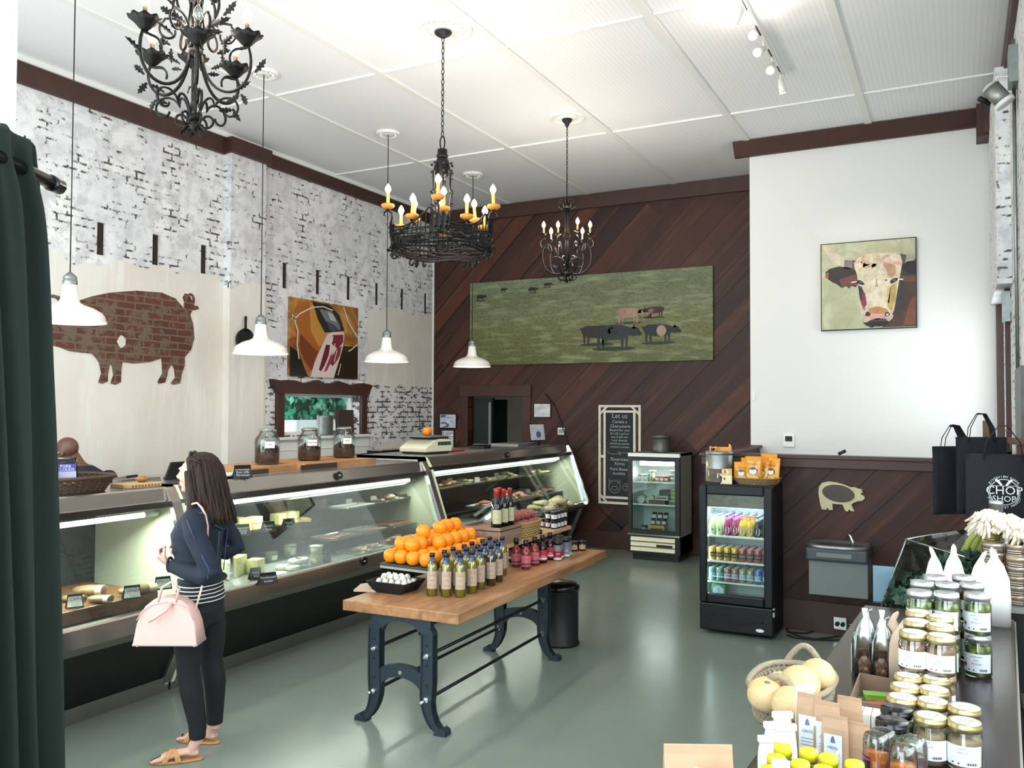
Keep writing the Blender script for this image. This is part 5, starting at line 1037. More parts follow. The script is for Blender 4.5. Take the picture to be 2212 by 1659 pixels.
so = bpy.data.objects.new('picture_spot', sp); COL.objects.link(so); so.location = (-1.37, 7.95, ZC-.2); so.rotation_euler = (Vector((-.87, 10.05, 3.25))-so.location).to_track_quat('-Z', 'Y').to_euler()
p = Vector((.22, 6.9, 0)); q = aty(2152, 205, 7.2)
t = thing('floodlight', 'grey wall floodlight and conduit box high on the right wall', 'floodlight', (XR, 7.2, q.z))
w3 = lambda m, nm, mt, par=None: m.obj(nm, mt, parent=par or t, world=True)
w3(M().tube([q+Vector((-.035, 0, .06)), q+Vector((.055, -.02, -.075))], [.062, .062], 20), 'housing', 'steel_dull'); w3(M().tube([q+Vector((.045, -.02, -.06)), q+Vector((.062, -.02, -.085))], [.072, .070], 20), 'rim', 'white_trim'); w3(M().tube([q+Vector((-.045, 0, .075)), q+Vector((-.033, 0, .058))], [.05, .066], 20), 'rear_cap', 'white_trim')
w3(M().tube([q+Vector((-.04, .1, -.03)), q+Vector((-.11, .05, .01))], .02, 12), 'sensor', 'black_metal')
w3(M().tube([q+Vector((0, 0, .07)), q+Vector((0, 0, .13)), (XR-.04, 7.2, q.z+.12), (XR, 7.2, q.z+.12)], .008, 8), 'bracket', 'white_trim'); w3(M().box(XR-.06, XR, 7.1, 7.3, q.z+.05, q.z+.32), 'junction_box', 'galvanised')
t = thing('conduit', 'vertical grey conduit pipe down the right brick wall', 'pipe', (XR, 7.25, 3)); M().tube([(XR-.02, 7.3, 4.7), (XR-.02, 7.3, 2.0)], .013, 8).obj('pipe', 'galvanised', parent=t, world=True)
q = aty(2176, 660, 8.55); t = thing('alarm_sensor', 'small grey sensor box low on the brick pier, right wall', 'sensor', tuple(q)); w3(M().box(q.x-.04, q.x+.02, 8.5, 8.6, q.z-.14, q.z+.12), 'body', 'galvanised'); w3(M().box(q.x+.02, XR, 8.5, 8.6, q.z-.06, q.z+.06), 'mount', 'steel_dull')
# ================================================================ wall art
def flat(m, col, pts, lay, o, u, v, W, H, n_):
 """filled outline in picture units (0..1 right, 0..1 up), one thin paint layer"""
 m.col(col); k = Vector(n_)*(.0006*lay); m.prism(pts, Vector(o)+k, Vector(u)*W, Vector(v)*H, Vector(n_)*.0006)
def blob(cx, cy, rx, ry, n_=16, wob=0, s=0, rot=0):
 o = []
 for i in range(n_):
  a = 2*PI*i/n_; k = 1+wob*math.sin(3*a+s)+wob*.7*math.sin(5*a+2*s); x, y = rx*k*math.cos(a), ry*k*math.sin(a)
  o.append((cx+x*math.cos(rot)-y*math.sin(rot), cy+x*math.sin(rot)+y*math.cos(rot)))
 return o
# --- pasture photograph
n = N('pasture'); v = n.obj(); sx = n.n('ShaderNodeSeparateXYZ'); n.l(v, sx.inputs[0]); zz = n.math('ADD', sx.outputs[2], n.math('MULTIPLY', sx.outputs[0], -.03))
c = n.ramp(n.math('MULTIPLY_ADD', zz, .78, .5), [(0, '#646436'), (.35, '#6f7040'), (.62, '#777a5a'), (.8, '#6e7050'), (1, '#76836a')])
g = n.noise(n.map(v, (6, 1, 22)), 3, 6, .7); c = n.mix(n.ramp(g, [(.40, (0, 0, 0, 1)), (.62, (.8, .8, .8, 1))]), c, '#454a2c')
h = n.noise(n.map(v, (1.2, 1, 7)), 2.2, 4, .5); c = n.mix(n.ramp(h, [(.5, (0, 0, 0, 1)), (.7, (.7, .7, .7, 1))]), c, '#929a70')
tf = n.noise(v, 60, 3, .7); c = n.mix(n.ramp(tf, [(.55, (0, 0, 0, 1)), (.72, (.6, .6, .6, 1))]), c, '#8d9866'); n.col(c); n.set(Roughness=.6); MAT['pasture'] = n.m
PW, PH, PX0, PZ0, PY_ = 3.735, 1.26, -6.635, 2.612, YB-.06
t = thing('pasture_picture', 'wide picture of pigs grazing in a green pasture, on the plank wall', 'picture', (PX0+PW/2, YB, PZ0+PH/2))
M().box(-PW/2, PW/2, -.045, 0, -PH/2, PH/2).obj('canvas', 'pasture', parent=t, bevel=.002)
m = M(); o_, u_, v_, n_ = (-PW/2, -.046, -PH/2), (1, 0, 0), (0, 0, 1), (0, -1, 0)
def F(c, pts, l=1): flat(m, c, pts, l, o_, u_, v_, PW, PH, n_)
def pig(x, y, s, body, dark=None, flip=1, snout=None, white=None):
 X = lambda a: x+flip*a*s; Y = lambda b: y+b*s*3.0
 bl = lambda cx_, cy_, rx, ry, **k: blob(X(cx_), Y(cy_), rx*s, ry*s*3.0, **k)
 F('#2c3a22', bl(0, -.36, .52, .045), 1)
 for lx in (-.36, -.24, .20, .30):
  F(body if lx in (-.36, .30) else (dark or body), [(X(lx-.045), Y(-.02)), (X(lx+.045), Y(-.02)), (X(lx+.02), Y(-.38)), (X(lx-.02), Y(-.38))][::flip], 2)
 F(body, bl(0, 0, .46, .17, n_=20, wob=.04, s=1), 3); F(snout or dark or body, bl(.48, .0, .13, .10), 4); F(snout or dark or body, bl(.60, -.05, .06, .045), 4)
 F(dark or body, [(X(.42), Y(.06)), (X(.52), Y(.06)), (X(.47), Y(.17))][::flip], 5); F(dark or body, bl(-.46, .08, .03, .05), 4)
 if dark: F(dark, bl(-.26, .02, .19, .15), 5); F(dark, bl(.47, .0, .13, .10), 5)
 if white: F(white, bl(.08, -.02, .14, .155), 6)
pig(.555, .35, .135, '#33251f', '#2b211d'); pig(.625, .335, .17, '#2b2f33', '#262a2e'); pig(.80, .34, .13, '#22252a', '#1d2024', white='#b59b86', snout='#23262b')
pig(.685, .545, .105, '#b08d78', '#a57f6c'); pig(.755, .55, .06, '#b69880', '#8c6a58', flip=-1); pig(.785, .56, .075, '#4a2a20', '#3a211a', flip=-1)
for x, y, s, f in ((.05, .83, .045, 1), (.155, .90, .03, 1), (.285, .88, .04, 1), (.35, .925, .035, 1)): pig(x, y, s, '#1e2019', flip=f)
m.obj('grazing_animals', 'paint', parent=t)
# --- cow painting
CW, CH = .962, .962
t = thing('cow_painting', 'square painting of a white-faced cow with one horn, on the white wall', 'painting', (-.869, 10.05, 3.306))
M().box(-CW/2, CW/2, -.045, 0, -CH/2, CH/2).obj('frame', 'black', parent=t)
n = N('cow_ground'); v = n.obj(); f = n.noise(v, 5, 5, .6, .8); n.col(n.ramp(f, [(.3, '#a3a483'), (.5, '#b3b190'), (.62, '#c4c4a4'), (.75, '#cdc29c')])); n.set(Roughness=.6); MAT['cow_ground'] = n.m
M().box(-CW/2+.01, CW/2-.01, -.0465, -.045, -CH/2+.01, CH/2-.01).obj('canvas', 'cow_ground', parent=t)
m = M(); o_, u_, v_, n_ = (-CW/2, -.0465, -CH/2), (1, 0, 0), (0, 0, 1), (0, -1, 0)
def G(c, pts, l=1): flat(m, c, [(x, 1-y) for x, y in pts][::-1], l, o_, u_, v_, CW, CH, n_)
G('#4b3229', [(.74, .42), (.80, .30), (.99, .24), (.99, .985), (.64, .985), (.72, .86), (.78, .74)]); G('#241d1f', [(.84, .34), (.90, .27), (.99, .26), (.99, .42), (.92, .40)], 2); G('#7a4634', [(.93, .70), (.985, .66), (.985, .97), (.86, .97), (.90, .82)], 2); G('#6b4a3c', [(.82, .42), (.99, .43), (.99, .50), (.86, .48)], 2); G('#3b3232', [(.80, .50), (.88, .48), (.90, .75), (.80, .84), (.78, .66)], 3)
G('#e2d3bb', [(.02, .015), (.07, .015), (.20, .14), (.30, .20), (.38, .21), (.37, .31), (.24, .29), (.12, .20), (.04, .08)], 1); G('#8f8480', [(.26, .20), (.38, .215), (.38, .32), (.25, .295)], 2); G('#5c5355', [(.34, .21), (.41, .22), (.42, .34), (.34, .32)], 3); G('#a9a294', [(.86, .18), (.98, .20), (.98, .26), (.87, .29)], 2); G('#57504e', [(.84, .17), (.90, .20), (.88, .29), (.85, .28)], 3)
ear = [(.05, .33), (.10, .29), (.20, .27), (.30, .29), (.40, .33), (.41, .42), (.38, .52), (.33, .50), (.31, .53), (.27, .50), (.23, .52), (.17, .47), (.13, .45), (.08, .41)]; G('#3b2a28', ear, 2); G('#7a4640', [(.20, .42), (.38, .37), (.40, .50), (.33, .49), (.31, .52), (.27, .49), (.23, .51)], 3); G('#a4683c', [(.055, .34), (.09, .33), (.08, .41), (.05, .39)], 3)
head = [(.37, .23), (.42, .18), (.50, .155), (.60, .14), (.68, .155), (.76, .16), (.84, .20), (.86, .27), (.84, .38), (.82, .50), (.80, .62), (.77, .80), (.72, .90), (.64, .96), (.54, .96), (.46, .90), (.43, .80), (.42, .64), (.40, .50), (.39, .38), (.36, .28)]
G('#ead9bd', head, 4)
for k in range(16):
 a = .40+.028*k; G(['#dcc0a2', '#f2e5cd', '#d8b594', '#e9cdb0'][k % 4], blob(a, .24+.05*math.sin(k*2.3), .045, .022, 10, .25, k, rot=k*.9), 5+k % 3)
G('#d9b28c', blob(.50, .27, .08, .04, 12, .3, 2, .3), 5); G('#c9a07e', blob(.73, .33, .05, .11, 12, .2, 1, -.4), 6); G('#f0e2c6', blob(.60, .62, .075, .19, 16, .1, 3), 6); G('#c8a862', [(.74, .52), (.80, .50), (.79, .68), (.74, .82), (.70, .74)], 6); G('#e0c286', [(.70, .56), (.74, .54), (.72, .72), (.69, .70)], 6)
G('#3a2f33', [(.40, .50), (.44, .52), (.46, .60), (.445, .72), (.42, .66)], 7); G('#8a3b44', [(.45, .55), (.475, .60), (.49, .72), (.46, .76), (.43, .70)], 8); G('#b98a8c', [(.43, .69), (.48, .72), (.47, .79), (.44, .77)], 7)
for ex, s in ((.425, 1), (.77, -1)): G('#2a2426', blob(ex, .47, .045, .022, 12, .1, 1, s*.5), 9); G('#6d7076', blob(ex+.005, .466, .014, .012, 10), 10); G('#f4ece0', [(ex-s*.03, .45), (ex-s*.09, .455), (ex-s*.10, .470), (ex-s*.03, .463)], 9)
G('#8c4d38', blob(.69, .46, .014, .010, 8), 8); G('#b99a88', [(.59, .44), (.60, .44), (.605, .53), (.58, .53)], 8)
G('#dcc3b4', blob(.60, .86, .155, .10, 18, .04, 1), 7); G('#c98d58', blob(.60, .80, .10, .05, 14, .08, 1), 8); G('#d9a9a0', blob(.60, .86, .10, .035, 14, .08, 2), 9); G('#2a2225', blob(.50, .83, .026, .026, 12, .1), 10); G('#3b2c2c', blob(.70, .84, .026, .026, 12, .1), 10); G('#e6d2c0', blob(.702, .845, .014, .014, 10), 11)
G('#5b3a3c', [(.52, .90), (.60, .88), (.68, .89), (.72, .93), (.48, .93)], 9); G('#191719', [(.45, .925), (.55, .915), (.72, .92), (.70, .95), (.63, .975), (.57, .97), (.54, .985), (.48, .955)], 10)
m.obj('painted_cow', 'paint', parent=t)
# --- cured ham picture on the brick wall
HW, HH = 1.345, .975
t = thing('ham_picture', 'picture of a sliced cured ham tied with string, above the small window', 'picture', (XL, 8.118+HW/2, 2.36+HH/2-.012))
n = N('ham_ground'); v = n.obj(); f = n.noise(v, 3.2, 5, .6, 1); n.col(n.ramp(f, [(.3, '#4a2a14'), (.45, '#8a5626'), (.6, '#b78444'), (.75, '#c99a58')])); n.set(Roughness=.3); MAT['ham_ground'] = n.m
M().box(0, .04, -HW/2, HW/2, -HH/2, HH/2).obj('canvas', 'ham_ground', parent=t)
m = M(); o_, u_, v_, n_ = (.0405, -HW/2, -HH/2), (0, 1, 0), (0, 0, 1), (1, 0, 0)
G2 = lambda c, pts, l=1: flat(m, c, [(x, 1-y) for x, y in pts][::-1], l, o_, u_, v_, HW, HH, n_)
G2('#150f0d', [(0, .62), (.12, .70), (.25, .999), (0, .999)]); G2('#2a1c12', [(.70, .62), (1, .58), (1, .999), (.60, .999)]); G2('#3c2414', [(.72, .56), (1, .54), (1, .60), (.70, .64)], 2)
G2('#a8622a', [(.10, .05), (.30, .02), (.42, .30), (.46, .55), (.34, .90), (.25, .95), (.14, .72), (.06, .40)], 2); G2('#c48a42', [(.26, .04), (.40, .03), (.55, .25), (.60, .36), (.52, .48), (.40, .60), (.28, .40)], 3); G2('#7c3a20', [(.14, .45), (.30, .60), (.38, .66), (.30, .92), (.20, .80), (.12, .62)], 3)
G2('#262526', [(.30, .02), (.55, .02), (.70, .14), (.78, .34), (.62, .38), (.48, .40), (.38, .24)], 4); G2('#77797c', [(.40, .10), (.58, .10), (.70, .26), (.72, .34), (.56, .33), (.46, .20)], 5); G2('#b9b7b4', [(.52, .12), (.60, .14), (.66, .24), (.56, .22)], 6); G2('#4c4a4c', [(.50, .24), (.62, .28), (.70, .35), (.56, .37)], 6)
G2('#e2cfc6', [(.52, .42), (.60, .38), (.76, .36), (.78, .40), (.76, .56), (.70, .76), (.62, .999), (.28, .999), (.34, .80), (.44, .58)], 7)
G2('#7a2636', [(.60, .42), (.76, .40), (.76, .50), (.68, .60), (.58, .54)], 8); G2('#8a3040', [(.66, .60), (.74, .56), (.70, .72), (.60, .84), (.55, .80)], 8); G2('#6c2030', [(.50, .56), (.56, .56), (.54, .70), (.48, .84), (.43, .92), (.40, .90)], 8); G2('#93404c', [(.56, .72), (.62, .60), (.60, .74), (.52, .90), (.47, .93)], 9)
for k in range(5): G2('#e8d6cc', [(.60+.03*k, .44+.09*k), (.612+.03*k, .44+.09*k), (.57+.03*k, .60+.09*k), (.558+.03*k, .60+.09*k)], 10)
for pl in ([(.02, .22), (.05, .28), (.12, .20), (.30, .09), (.45, .06), (.60, .09)], [(.04, .26), (.10, .42), (.09, .60), (.12, .78)], [(.02, .28), (.05, .24), (.07, .32)], [(.76, .02), (.84, .22), (.96, .38), (.999, .42)], [(.999, .50), (.88, .60), (.84, .62)]):
 for (a, b), (c, d) in zip(pl, pl[1:]):
  L = math.hypot(c-a, d-b); nx, ny = -(d-b)/L*.007, (c-a)/L*.007; G2('#e6ddd2', [(a+nx, b+ny), (c+nx, d+ny), (c-nx, d-ny), (a-nx, b-ny)], 11)
m.obj('printed_ham', 'printed', parent=t)
# --- bare brick pig shape
pigpts = [(0, 0), (-28, 745), (-28, 700), (2, 672), (20, 664), (33, 660), (30, 652), (22, 645), (8, 641), (6, 638), (16, 636), (30, 640), (38, 650), (46, 656), (70, 650), (100, 640), (140, 632), (195, 628), (250, 632), (280, 645), (297, 665), (302, 672), (300, 655), (296, 642), (301, 634), (309, 636), (316, 650), (318, 660), (328, 661), (331, 667), (322, 670), (316, 670), (312, 680), (318, 700), (321, 730), (314, 755), (300, 772), (300, 790), (294, 806), (292, 820), (290, 828), (276, 831), (270, 828), (280, 815), (277, 796), (272, 786), (264, 800), (262, 812), (258, 826), (244, 829), (242, 824), (252, 806), (251, 790), (250, 774), (225, 782), (190, 785), (165, 782), (163, 800), (162, 826), (150, 831), (140, 828), (146, 810), (143, 790), (138, 787), (134, 810), (134, 824), (122, 829), (114, 826), (120, 806), (116, 785), (110, 775), (100, 764), (80, 762), (50, 758), (30, 750), (10, 745)]
pp_ = []
for a, b in pigpts[1:]:
 q = atx(98+a, b, XL); pp_.append((q.y, q.z))
mo = M().prism(pp_[::-1], (XL+.001, 0, 0), (0, 1, 0), (0, 0, 1), (.008, 0, 0)); t = thing('brick_pig', 'pig-shaped patch of bare red brick in the white plaster wall', 'wall art', (XL, 5.9, 2.3)); mo.obj('body', 'brick_red', parent=t, world=True)
M().tube([atx(408+9*math.cos(a)-3*math.sin(a), 655+19*math.sin(a), XL)+Vector((.005, 0, 0)) for a in [2*PI*k/20 for k in range(21)]], .014, 6, flat=1).obj('tail', 'brick_red', parent=t, world=True)
q = atx(261, 738, XL); M().col('#e3ded4').prism([(q.y+.045*math.cos(a*PI/7)*(1+.2*math.sin(a*2)), q.z+.062*math.sin(a*PI/7)) for a in range(14)], (XL+.0095, 0, 0), (0, 1, 0), (0, 0, 1), (.002, 0, 0)).obj('plaster_spot', 'matte', parent=t, world=True)
# --- frying pan on the wall
q = atx(525, 735, XL+.10); t = thing('frying_pan', 'black cast iron frying pan hanging on the left wall', 'pan', (XL+.10, q.y, q.z))
mp = M(); rr = .135
mp.loft([[(x, r_*math.cos(a), r_*math.sin(a)) for a in [2*PI*k/30 for k in range(30)]] for x, r_ in ((.002, rr*.88), (.045, rr), (.045, rr*.95), (.008, rr*.82))]).obj('pan', 'black', parent=t)
M().prism([(-.014, rr*.95), (.014, rr*.95), (.011, rr+.06), (.016, rr+.12), (.008, rr+.14), (-.008, rr+.14), (-.016, rr+.12), (-.011, rr+.06)], (.03, 0, 0), (0, 1, 0), (0, 0, 1), (.014, 0, 0)).obj('handle', 'black', parent=t)
# --- framed papers and the thermostats on the plank wall
def frame(px0, py0, px1, py1, y, fc, lb, art, nm='framed_paper', dpt=.02):
 a = aty(px0, py1, y); b = aty(px1, py0, y); W, H = b.x-a.x, b.z-a.z; t = thing(nm, lb, 'frame', ((a.x+b.x)/2, y, (a.z+b.z)/2))
 M().box(-W/2, W/2, -dpt, 0, -H/2, H/2).obj('frame', fc, parent=t); m = M().col('#dfe1e4').box(-W/2+.018, W/2-.018, -dpt-.002, -dpt, -H/2+.018, H/2-.018); o = Vector((-W/2, -dpt-.002, -H/2))
 def A(c, pts, l=1): flat(m, c, [(x, 1-y_) for x, y_ in pts][::-1], l, o, (1, 0, 0), (0, 0, 1), W, H, (0, -1, 0))
 art(A, m, o, W, H); m.obj('sheet', 'paint', parent=t); return t
def lines(A, ys, x0=.2, x1=.8, c='#7d828c'):
 for i, y_ in enumerate(ys): A(c, [(x0+.03*(i % 2), y_), (x1-.06*(i % 3), y_), (x1-.06*(i % 3), y_+.022), (x0+.03*(i % 2), y_+.022)])
def a1(A, m, o, W, H): A('#2f6fae', [(.1, .1), (.42, .1), (.36, .24), (.10, .30)]); lines(A, (.24, .29), .4, .8); A('#3a70a8', [(.12, .60), (.35, .56), (.60, .74), (.50, .90), (.15, .93), (.45, .80), (.35, .66), (.12, .68)]); A('#5a86b4', [(.9, .38), (.62, .50), (.9, .66), (.9, .63), (.70, .50), (.9, .42)])
def a2(A, m, o, W, H): A('#9a9c9c', [(.12, .08), (.2, .08), (.2, .95), (.12, .95)]); lines(A, (.15, .3, .4, .5, .6, .7, .8), .3, .85)
def a3(A, m, o, W, H): lines(A, (.22, .28, .40, .70), .2, .8, '#b9bbb9'); A('#a9aaa8', [(.2, .35), (.8, .35), (.8, .37), (.2, .37)])
frame(950, 893, 988, 926, YB-.002, 'black', 'black framed poster with blue swirls, left of the doorway', a1); frame(954, 928, 983, 975, YB-.002, 'black', 'black framed certificate under the blue swirl poster', a2)
frame(1153, 870, 1192, 903, YB-.002, 'black', 'white framed licence right of the doorway', a3)
def thermo(px0, py0, px1, py1, y, lb, dk):
 a = aty(px0, py1, y); b = aty(px1, py0, y); W, H = b.x-a.x, b.z-a.z; t = thing('thermostat', lb, 'thermostat', ((a.x+b.x)/2, y, (a.z+b.z)/2)); M().box(-W/2, W/2, -.025, 0, -H/2, H/2).obj('case', 'white', parent=t, bevel=.004); M().box(-W*.33, W*.33, -.027, -.025, -H*.05 if not dk else -H*.3, H*.38 if not dk else H*.3).obj('display', dk or 'black', parent=t)
thermo(1206, 924, 1220, 939, YB-.002, 'small white thermostat on the plank wall beside the notice', 'steel_dull'); thermo(1693, 939, 1716, 965, 10.048, 'white thermostat low on the tall white wall', None)
tag(M().box(*(lambda q: (q.x-.012, q.x+.012, 10.03, 10.049, q.z-.05, q.z+.05))(aty(1629, 856, 10.05))).obj('wall_switch', 'white', bevel=.003), 'tiny white plate on the tall white wall edge', 'switch')
q = aty(1819, 981, 8.02); tag(M().tube([q+Vector((-.03, 0, .0)), q+Vector((.03, 0, .03))], .014, 8).obj('door_stop', 'black'), 'small black knob lying on the stair wall cap', 'knob')
# --- cable drooping on the plank wall
pts = [(1178, 850), (1200, 880), (1216, 925), (1234, 985), (1262, 1040), (1290, 1085), (1312, 1115), (1345, 1142)]
cv = [aty(a, b, YB-.03) for a, b in pts]; M().tube([p+(Vector((0, -.06, 0)) if 3 < i < 6 else Vector()) for i, p in enumerate(cv)], .008, 6).obj('cable', 'black', label='thin black cable running down the plank wall past the chalkboard', cat='cable')
# --- chalkboard in its double frame
a = aty(1293, 1087, YB-.03); b = aty(1384, 875, YB-.03); W, H = b.x-a.x, b.z-a.z; t = thing('chalkboard', 'tall chalkboard in a double whitewashed wooden frame on the plank wall', 'chalkboard', ((a.x+b.x)/2, YB-.002, (a.z+b.z)/2))
mat('whitewash', '#d8cfc0', .7, 0, .2, 30)
m = M(); w_ = .032
def rf(x0, x1, z0, z1, y0=-.035): m.box(x0, x0+w_, y0, 0, z0, z1).box(x1-w_, x1, y0, 0, z0, z1).box(x0+w_, x1-w_, y0, 0, z0, z0+w_).box(x0+w_, x1-w_, y0, 0, z1-w_, z1)
rf(-W/2, W/2, -H/2, H/2); g_ = .075; rf(-W/2+g_, W/2-g_, -H/2+g_, H/2-g_)
for sx_ in (-1, 1):
 m.box(min(sx_*W/2-sx_*w_, sx_*W/2-sx_*g_), max(sx_*W/2-sx_*w_, sx_*W/2-sx_*g_), -.03, 0, -.05, -.01)
 for sz in (-1, 1): m.prism([(sx_*(W/2-.03), sz*(H/2-.10)), (sx_*(W/2-.03), sz*(H/2-.14)), (sx_*(W/2-.14), sz*(H/2-.03)), (sx_*(W/2-.10), sz*(H/2-.03))], (0, -.038, 0), (1, 0, 0), (0, 0, 1), (0, .008, 0))
m.obj('frame', 'whitewash', parent=t)
M().box(-W/2+g_+w_, W/2-g_-w_, -.02, 0, -H/2+g_+w_, H/2-g_-w_).obj('board', 'board', parent=t)
m = M().col('#b4bcba'); IW = W-2*(g_+w_); IH = H-2*(g_+w_); top = IH/2
for s, yy, sz, xx in (('Let us', .065, .095, 0), ('Curate a', .125, .062, 0), ('Charcuterie', .178, .062, .01), ('Board for you', .222, .052, 0), ('$11.00 a person', .262, .042, 0), ('(we ll add our', .302, .044, 0), ('local cheeses', .342, .044, 0), ('$16.00 per person', .380, .038, 0), ('minimum 6 people)', .418, .036, 0), ('Riverview', .575, .068, 0), ('Farms', .625, .060, 0), ('Pork Boxes', .69, .060, 0), ('Available', .74, .052, -.01)):
 m.text(s, sz, (xx, -.021, top-IH*yy), (1, 0, 0), (0, 0, 1), .0005)
def chalk(pts, r=.0025): m.tube([(x, -.0215, z) for x, z in pts], r, 4)
chalk([(-.17, top-IH*.46), (-.165, top-IH*.485), (-.10, top-IH*.495), (-.02, top-IH*.49), (.05, top-IH*.475), (.17, top-IH*.475)]); chalk([(-.02, top-IH*.46), (0, top-IH*.505)]); chalk([(0, top-IH*.46), (.02, top-IH*.505)])
zc = top-IH*.885; chalk([(-.075+.085*math.cos(q), zc+.085*math.sin(q)) for q in [2*PI*k/24 for k in range(25)]]); chalk([(-.075+.045*math.cos(q), zc-.02+.025*math.sin(q)) for q in [2*PI*k/16 for k in range(17)]])
for s in (-1, 1): chalk([(-.075+s*.075, zc+.05), (-.075+s*.085, zc+.10), (-.075+s*.045, zc+.075)]); chalk([(-.075+s*.03, zc+.035), (-.075+s*.03, zc+.037)], .006)
chalk([(.10+.05*math.cos(q), zc+.0+.05*math.sin(q)) for q in [2*PI*k/20 for k in range(21)]]); m.text('Salt', .034, (.10, -.021, zc+.005), (1, 0, 0), (0, 0, 1), .0005); m.text('co', .026, (.10, -.021, zc-.025), (1, 0, 0), (0, 0, 1), .0005)
m.obj('chalk_writing', 'chalk', parent=t)
# ================================================================ small glass fridge
def yrot(o, rz): o.rotation_euler.z = rz
p0 = atz(1362, 1212, 0); p1 = atz(1467, 1222, 0)
FX0, FX1, FY0, FY1, FH = -3.855, -3.165, 10.72, 11.30, 1.385
t = thing('display_fridge', 'small grey glass-door fridge with cream vent slats by the chalkboard', 'fridge', ((FX0+FX1)/2, (FY0+FY1)/2, 0)); P = lambda m, nm, mt, **k: m.obj(nm, mt, parent=t, world=True, **k)
mat('fridge_grey', '#8d8880', .5, .2); mat('inner', '#cfd6d2', .5); mat('inner_dark', '#55605f', .5)
P(M().box(FX0, FX0+.03, FY0+.05, FY1, .09, FH).box(FX1-.03, FX1, FY0+.05, FY1, .09, FH).box(FX0, FX1, FY0+.05, FY1, FH-.03, FH).box(FX0, FX1, FY1-.03, FY1, .09, FH).box(FX0, FX1, FY0+.05, FY1, .09, .32), 'cabinet', 'fridge_grey')
P(M().box(FX0+.04, FX1-.04, FY0+.08, FY1-.05, .0, .09), 'base', 'black')
P(M().box(FX0, FX1, FY0, FY0+.05, FH-.045, FH-.0), 'top_trim', 'white_trim')
d = P(M().box(FX0, FX0+.05, FY0, FY0+.045, .34, FH-.045).box(FX1-.06, FX1, FY0, FY0+.045, .34, FH-.045).box(FX0+.05, FX1-.06, FY0, FY0+.045, FH-.10, FH-.045).box(FX0+.05, FX1-.06, FY0, FY0+.045, .34, .40), 'door', 'black')
M().box(FX0+.05, FX1-.06, FY0+.01, FY0+.016, .40, FH-.10).obj('door_glass', 'glass', parent=d, world=True); M().box(FX0, FX1, FY0-.01, FY0+.0, .325, .345).obj('chrome_strip', 'chrome', parent=d, world=True)
m = P(M().box(FX0, FX1, FY0+.012, FY0+.05, .10, .325), 'lower_frame', 'black')
for k in range(3): P(M().prism([(0, 0), (-.03, .012), (-.012, .055), (.0, .06)], (FX0+.04, FY0+.01, .115+.065*k), (0, 1, 0), (0, 0, 1), (FX1-FX0-.10, 0, 0)), 'vent_slat', 'ivory')
P(M().box(FX1-.30, FX1-.09, FY0-.022, FY0-.012, .19, .22), 'name_plate', 'black')
P(M().tube([(FX0+.14, FY0+.085, FH-.135), (FX1-.10, FY0+.085, FH-.135)], .028, 12), 'lamp_tube', 'tube'); area('small_fridge_light', ((FX0+FX1)/2, FY0+.14, FH-.17), (0, 0, 0), .4, .06, 3.2, (.9, .97, 1))
P(M().box(FX0+.03, FX0+.034, FY0+.05, FY1-.03, .32, FH-.03).box(FX1-.034, FX1-.03, FY0+.05, FY1-.03, .32, FH-.03).box(FX0+.03, FX1-.03, FY1-.034, FY1-.03, .32, FH-.03).box(FX0+.03, FX1-.03, FY0+.05, FY1-.03, .318, .322), 'liner', 'inner')
for z in (.72, 1.01): P(M().box(FX0+.035, FX1-.035, FY0+.07, FY1-.06, z-.006, z), 'shelf', 'shelf_glass'); P(M().box(FX0+.035, FX1-.035, FY0+.06, FY0+.07, z-.012, z+.006), 'shelf_lip', 'white_trim')
def fbox(nm, x, y, z, sx_, sy, sz, c, lb, grp=None, stripe=None, cat='box'):
 m = M().col(c).box(-sx_/2, sx_/2, -sy/2, sy/2, 0, sz)
 if stripe: m.col(stripe).box(-sx_*.4, sx_*.4, -sy/2-.001, -sy/2, sz*.3, sz*.7)
 o = m.obj(nm, 'printed', label=lb, cat=cat, group=grp); o.location = (x, y, z); return o
GF = 'goods in the small fridge'; fy = FY0+.17
fbox('food_box', FX0+.36, fy, .322, .20, .16, .13, '#b89b6a', 'tan cardboard box on the bottom of the small fridge', GF, '#4a3c28'); fbox('food_box', FX0+.56, fy, .322, .12, .14, .06, '#c3c6c4', 'low white box, bottom right of the small fridge', GF, '#8d9290'); fbox('food_box', FX0+.36, fy, .722, .22, .16, .055, '#5e4a40', 'brown carton on the middle shelf of the small fridge', GF); fbox('food_box', FX0+.42, fy, .778, .17, .14, .055, '#b9bdb8', 'spotted white carton on the brown one, middle shelf', GF, '#6c706c'); fbox('food_box', FX0+.45, fy+.06, .834, .16, .14, .07, '#3c4a42', 'dark green carton, topmost on the middle shelf', GF)
def fjar(x, z, lb, c='#24211f', r=.033, h=.08, y=None):
 t2 = thing('small_jar', lb, 'jar', (x, y or fy, z), 0, GF); M().col(c).lathe([(.001, 0), (r, 0), (r, h*.8), (r*.8, h*.9), (.001, h*.9)], 12).obj('glass', 'glossy', parent=t2); M().col('#c9cbc6').lathe([(r+.0005, h*.12), (r+.0005, h*.62)], 8, a0=-2.6, a1=-.6, caps=False).obj('sticker', 'printed', parent=t2); M().col('#191a1a').lathe([(.001, h*.82), (r*.95, h*.82), (r*.95, h), (.001, h)], 12).obj('lid', 'glossy', parent=t2)
for i in range(3): fjar(FX0+.29+.075*i, .4525, 'dark lidded jar standing on the tan box, %s of three' % ['left', 'middle', 'right'][i]); fjar(FX0+.31+.075*i, .56 if 0 else .5335, 'dark lidded jar in the upper row over the tan box, %s of three' % ['left', 'middle', 'right'][i])
fjar(FX0+.17, .322, 'grey jar alone at the bottom left of the small fridge', '#7c807c', .045, .11)
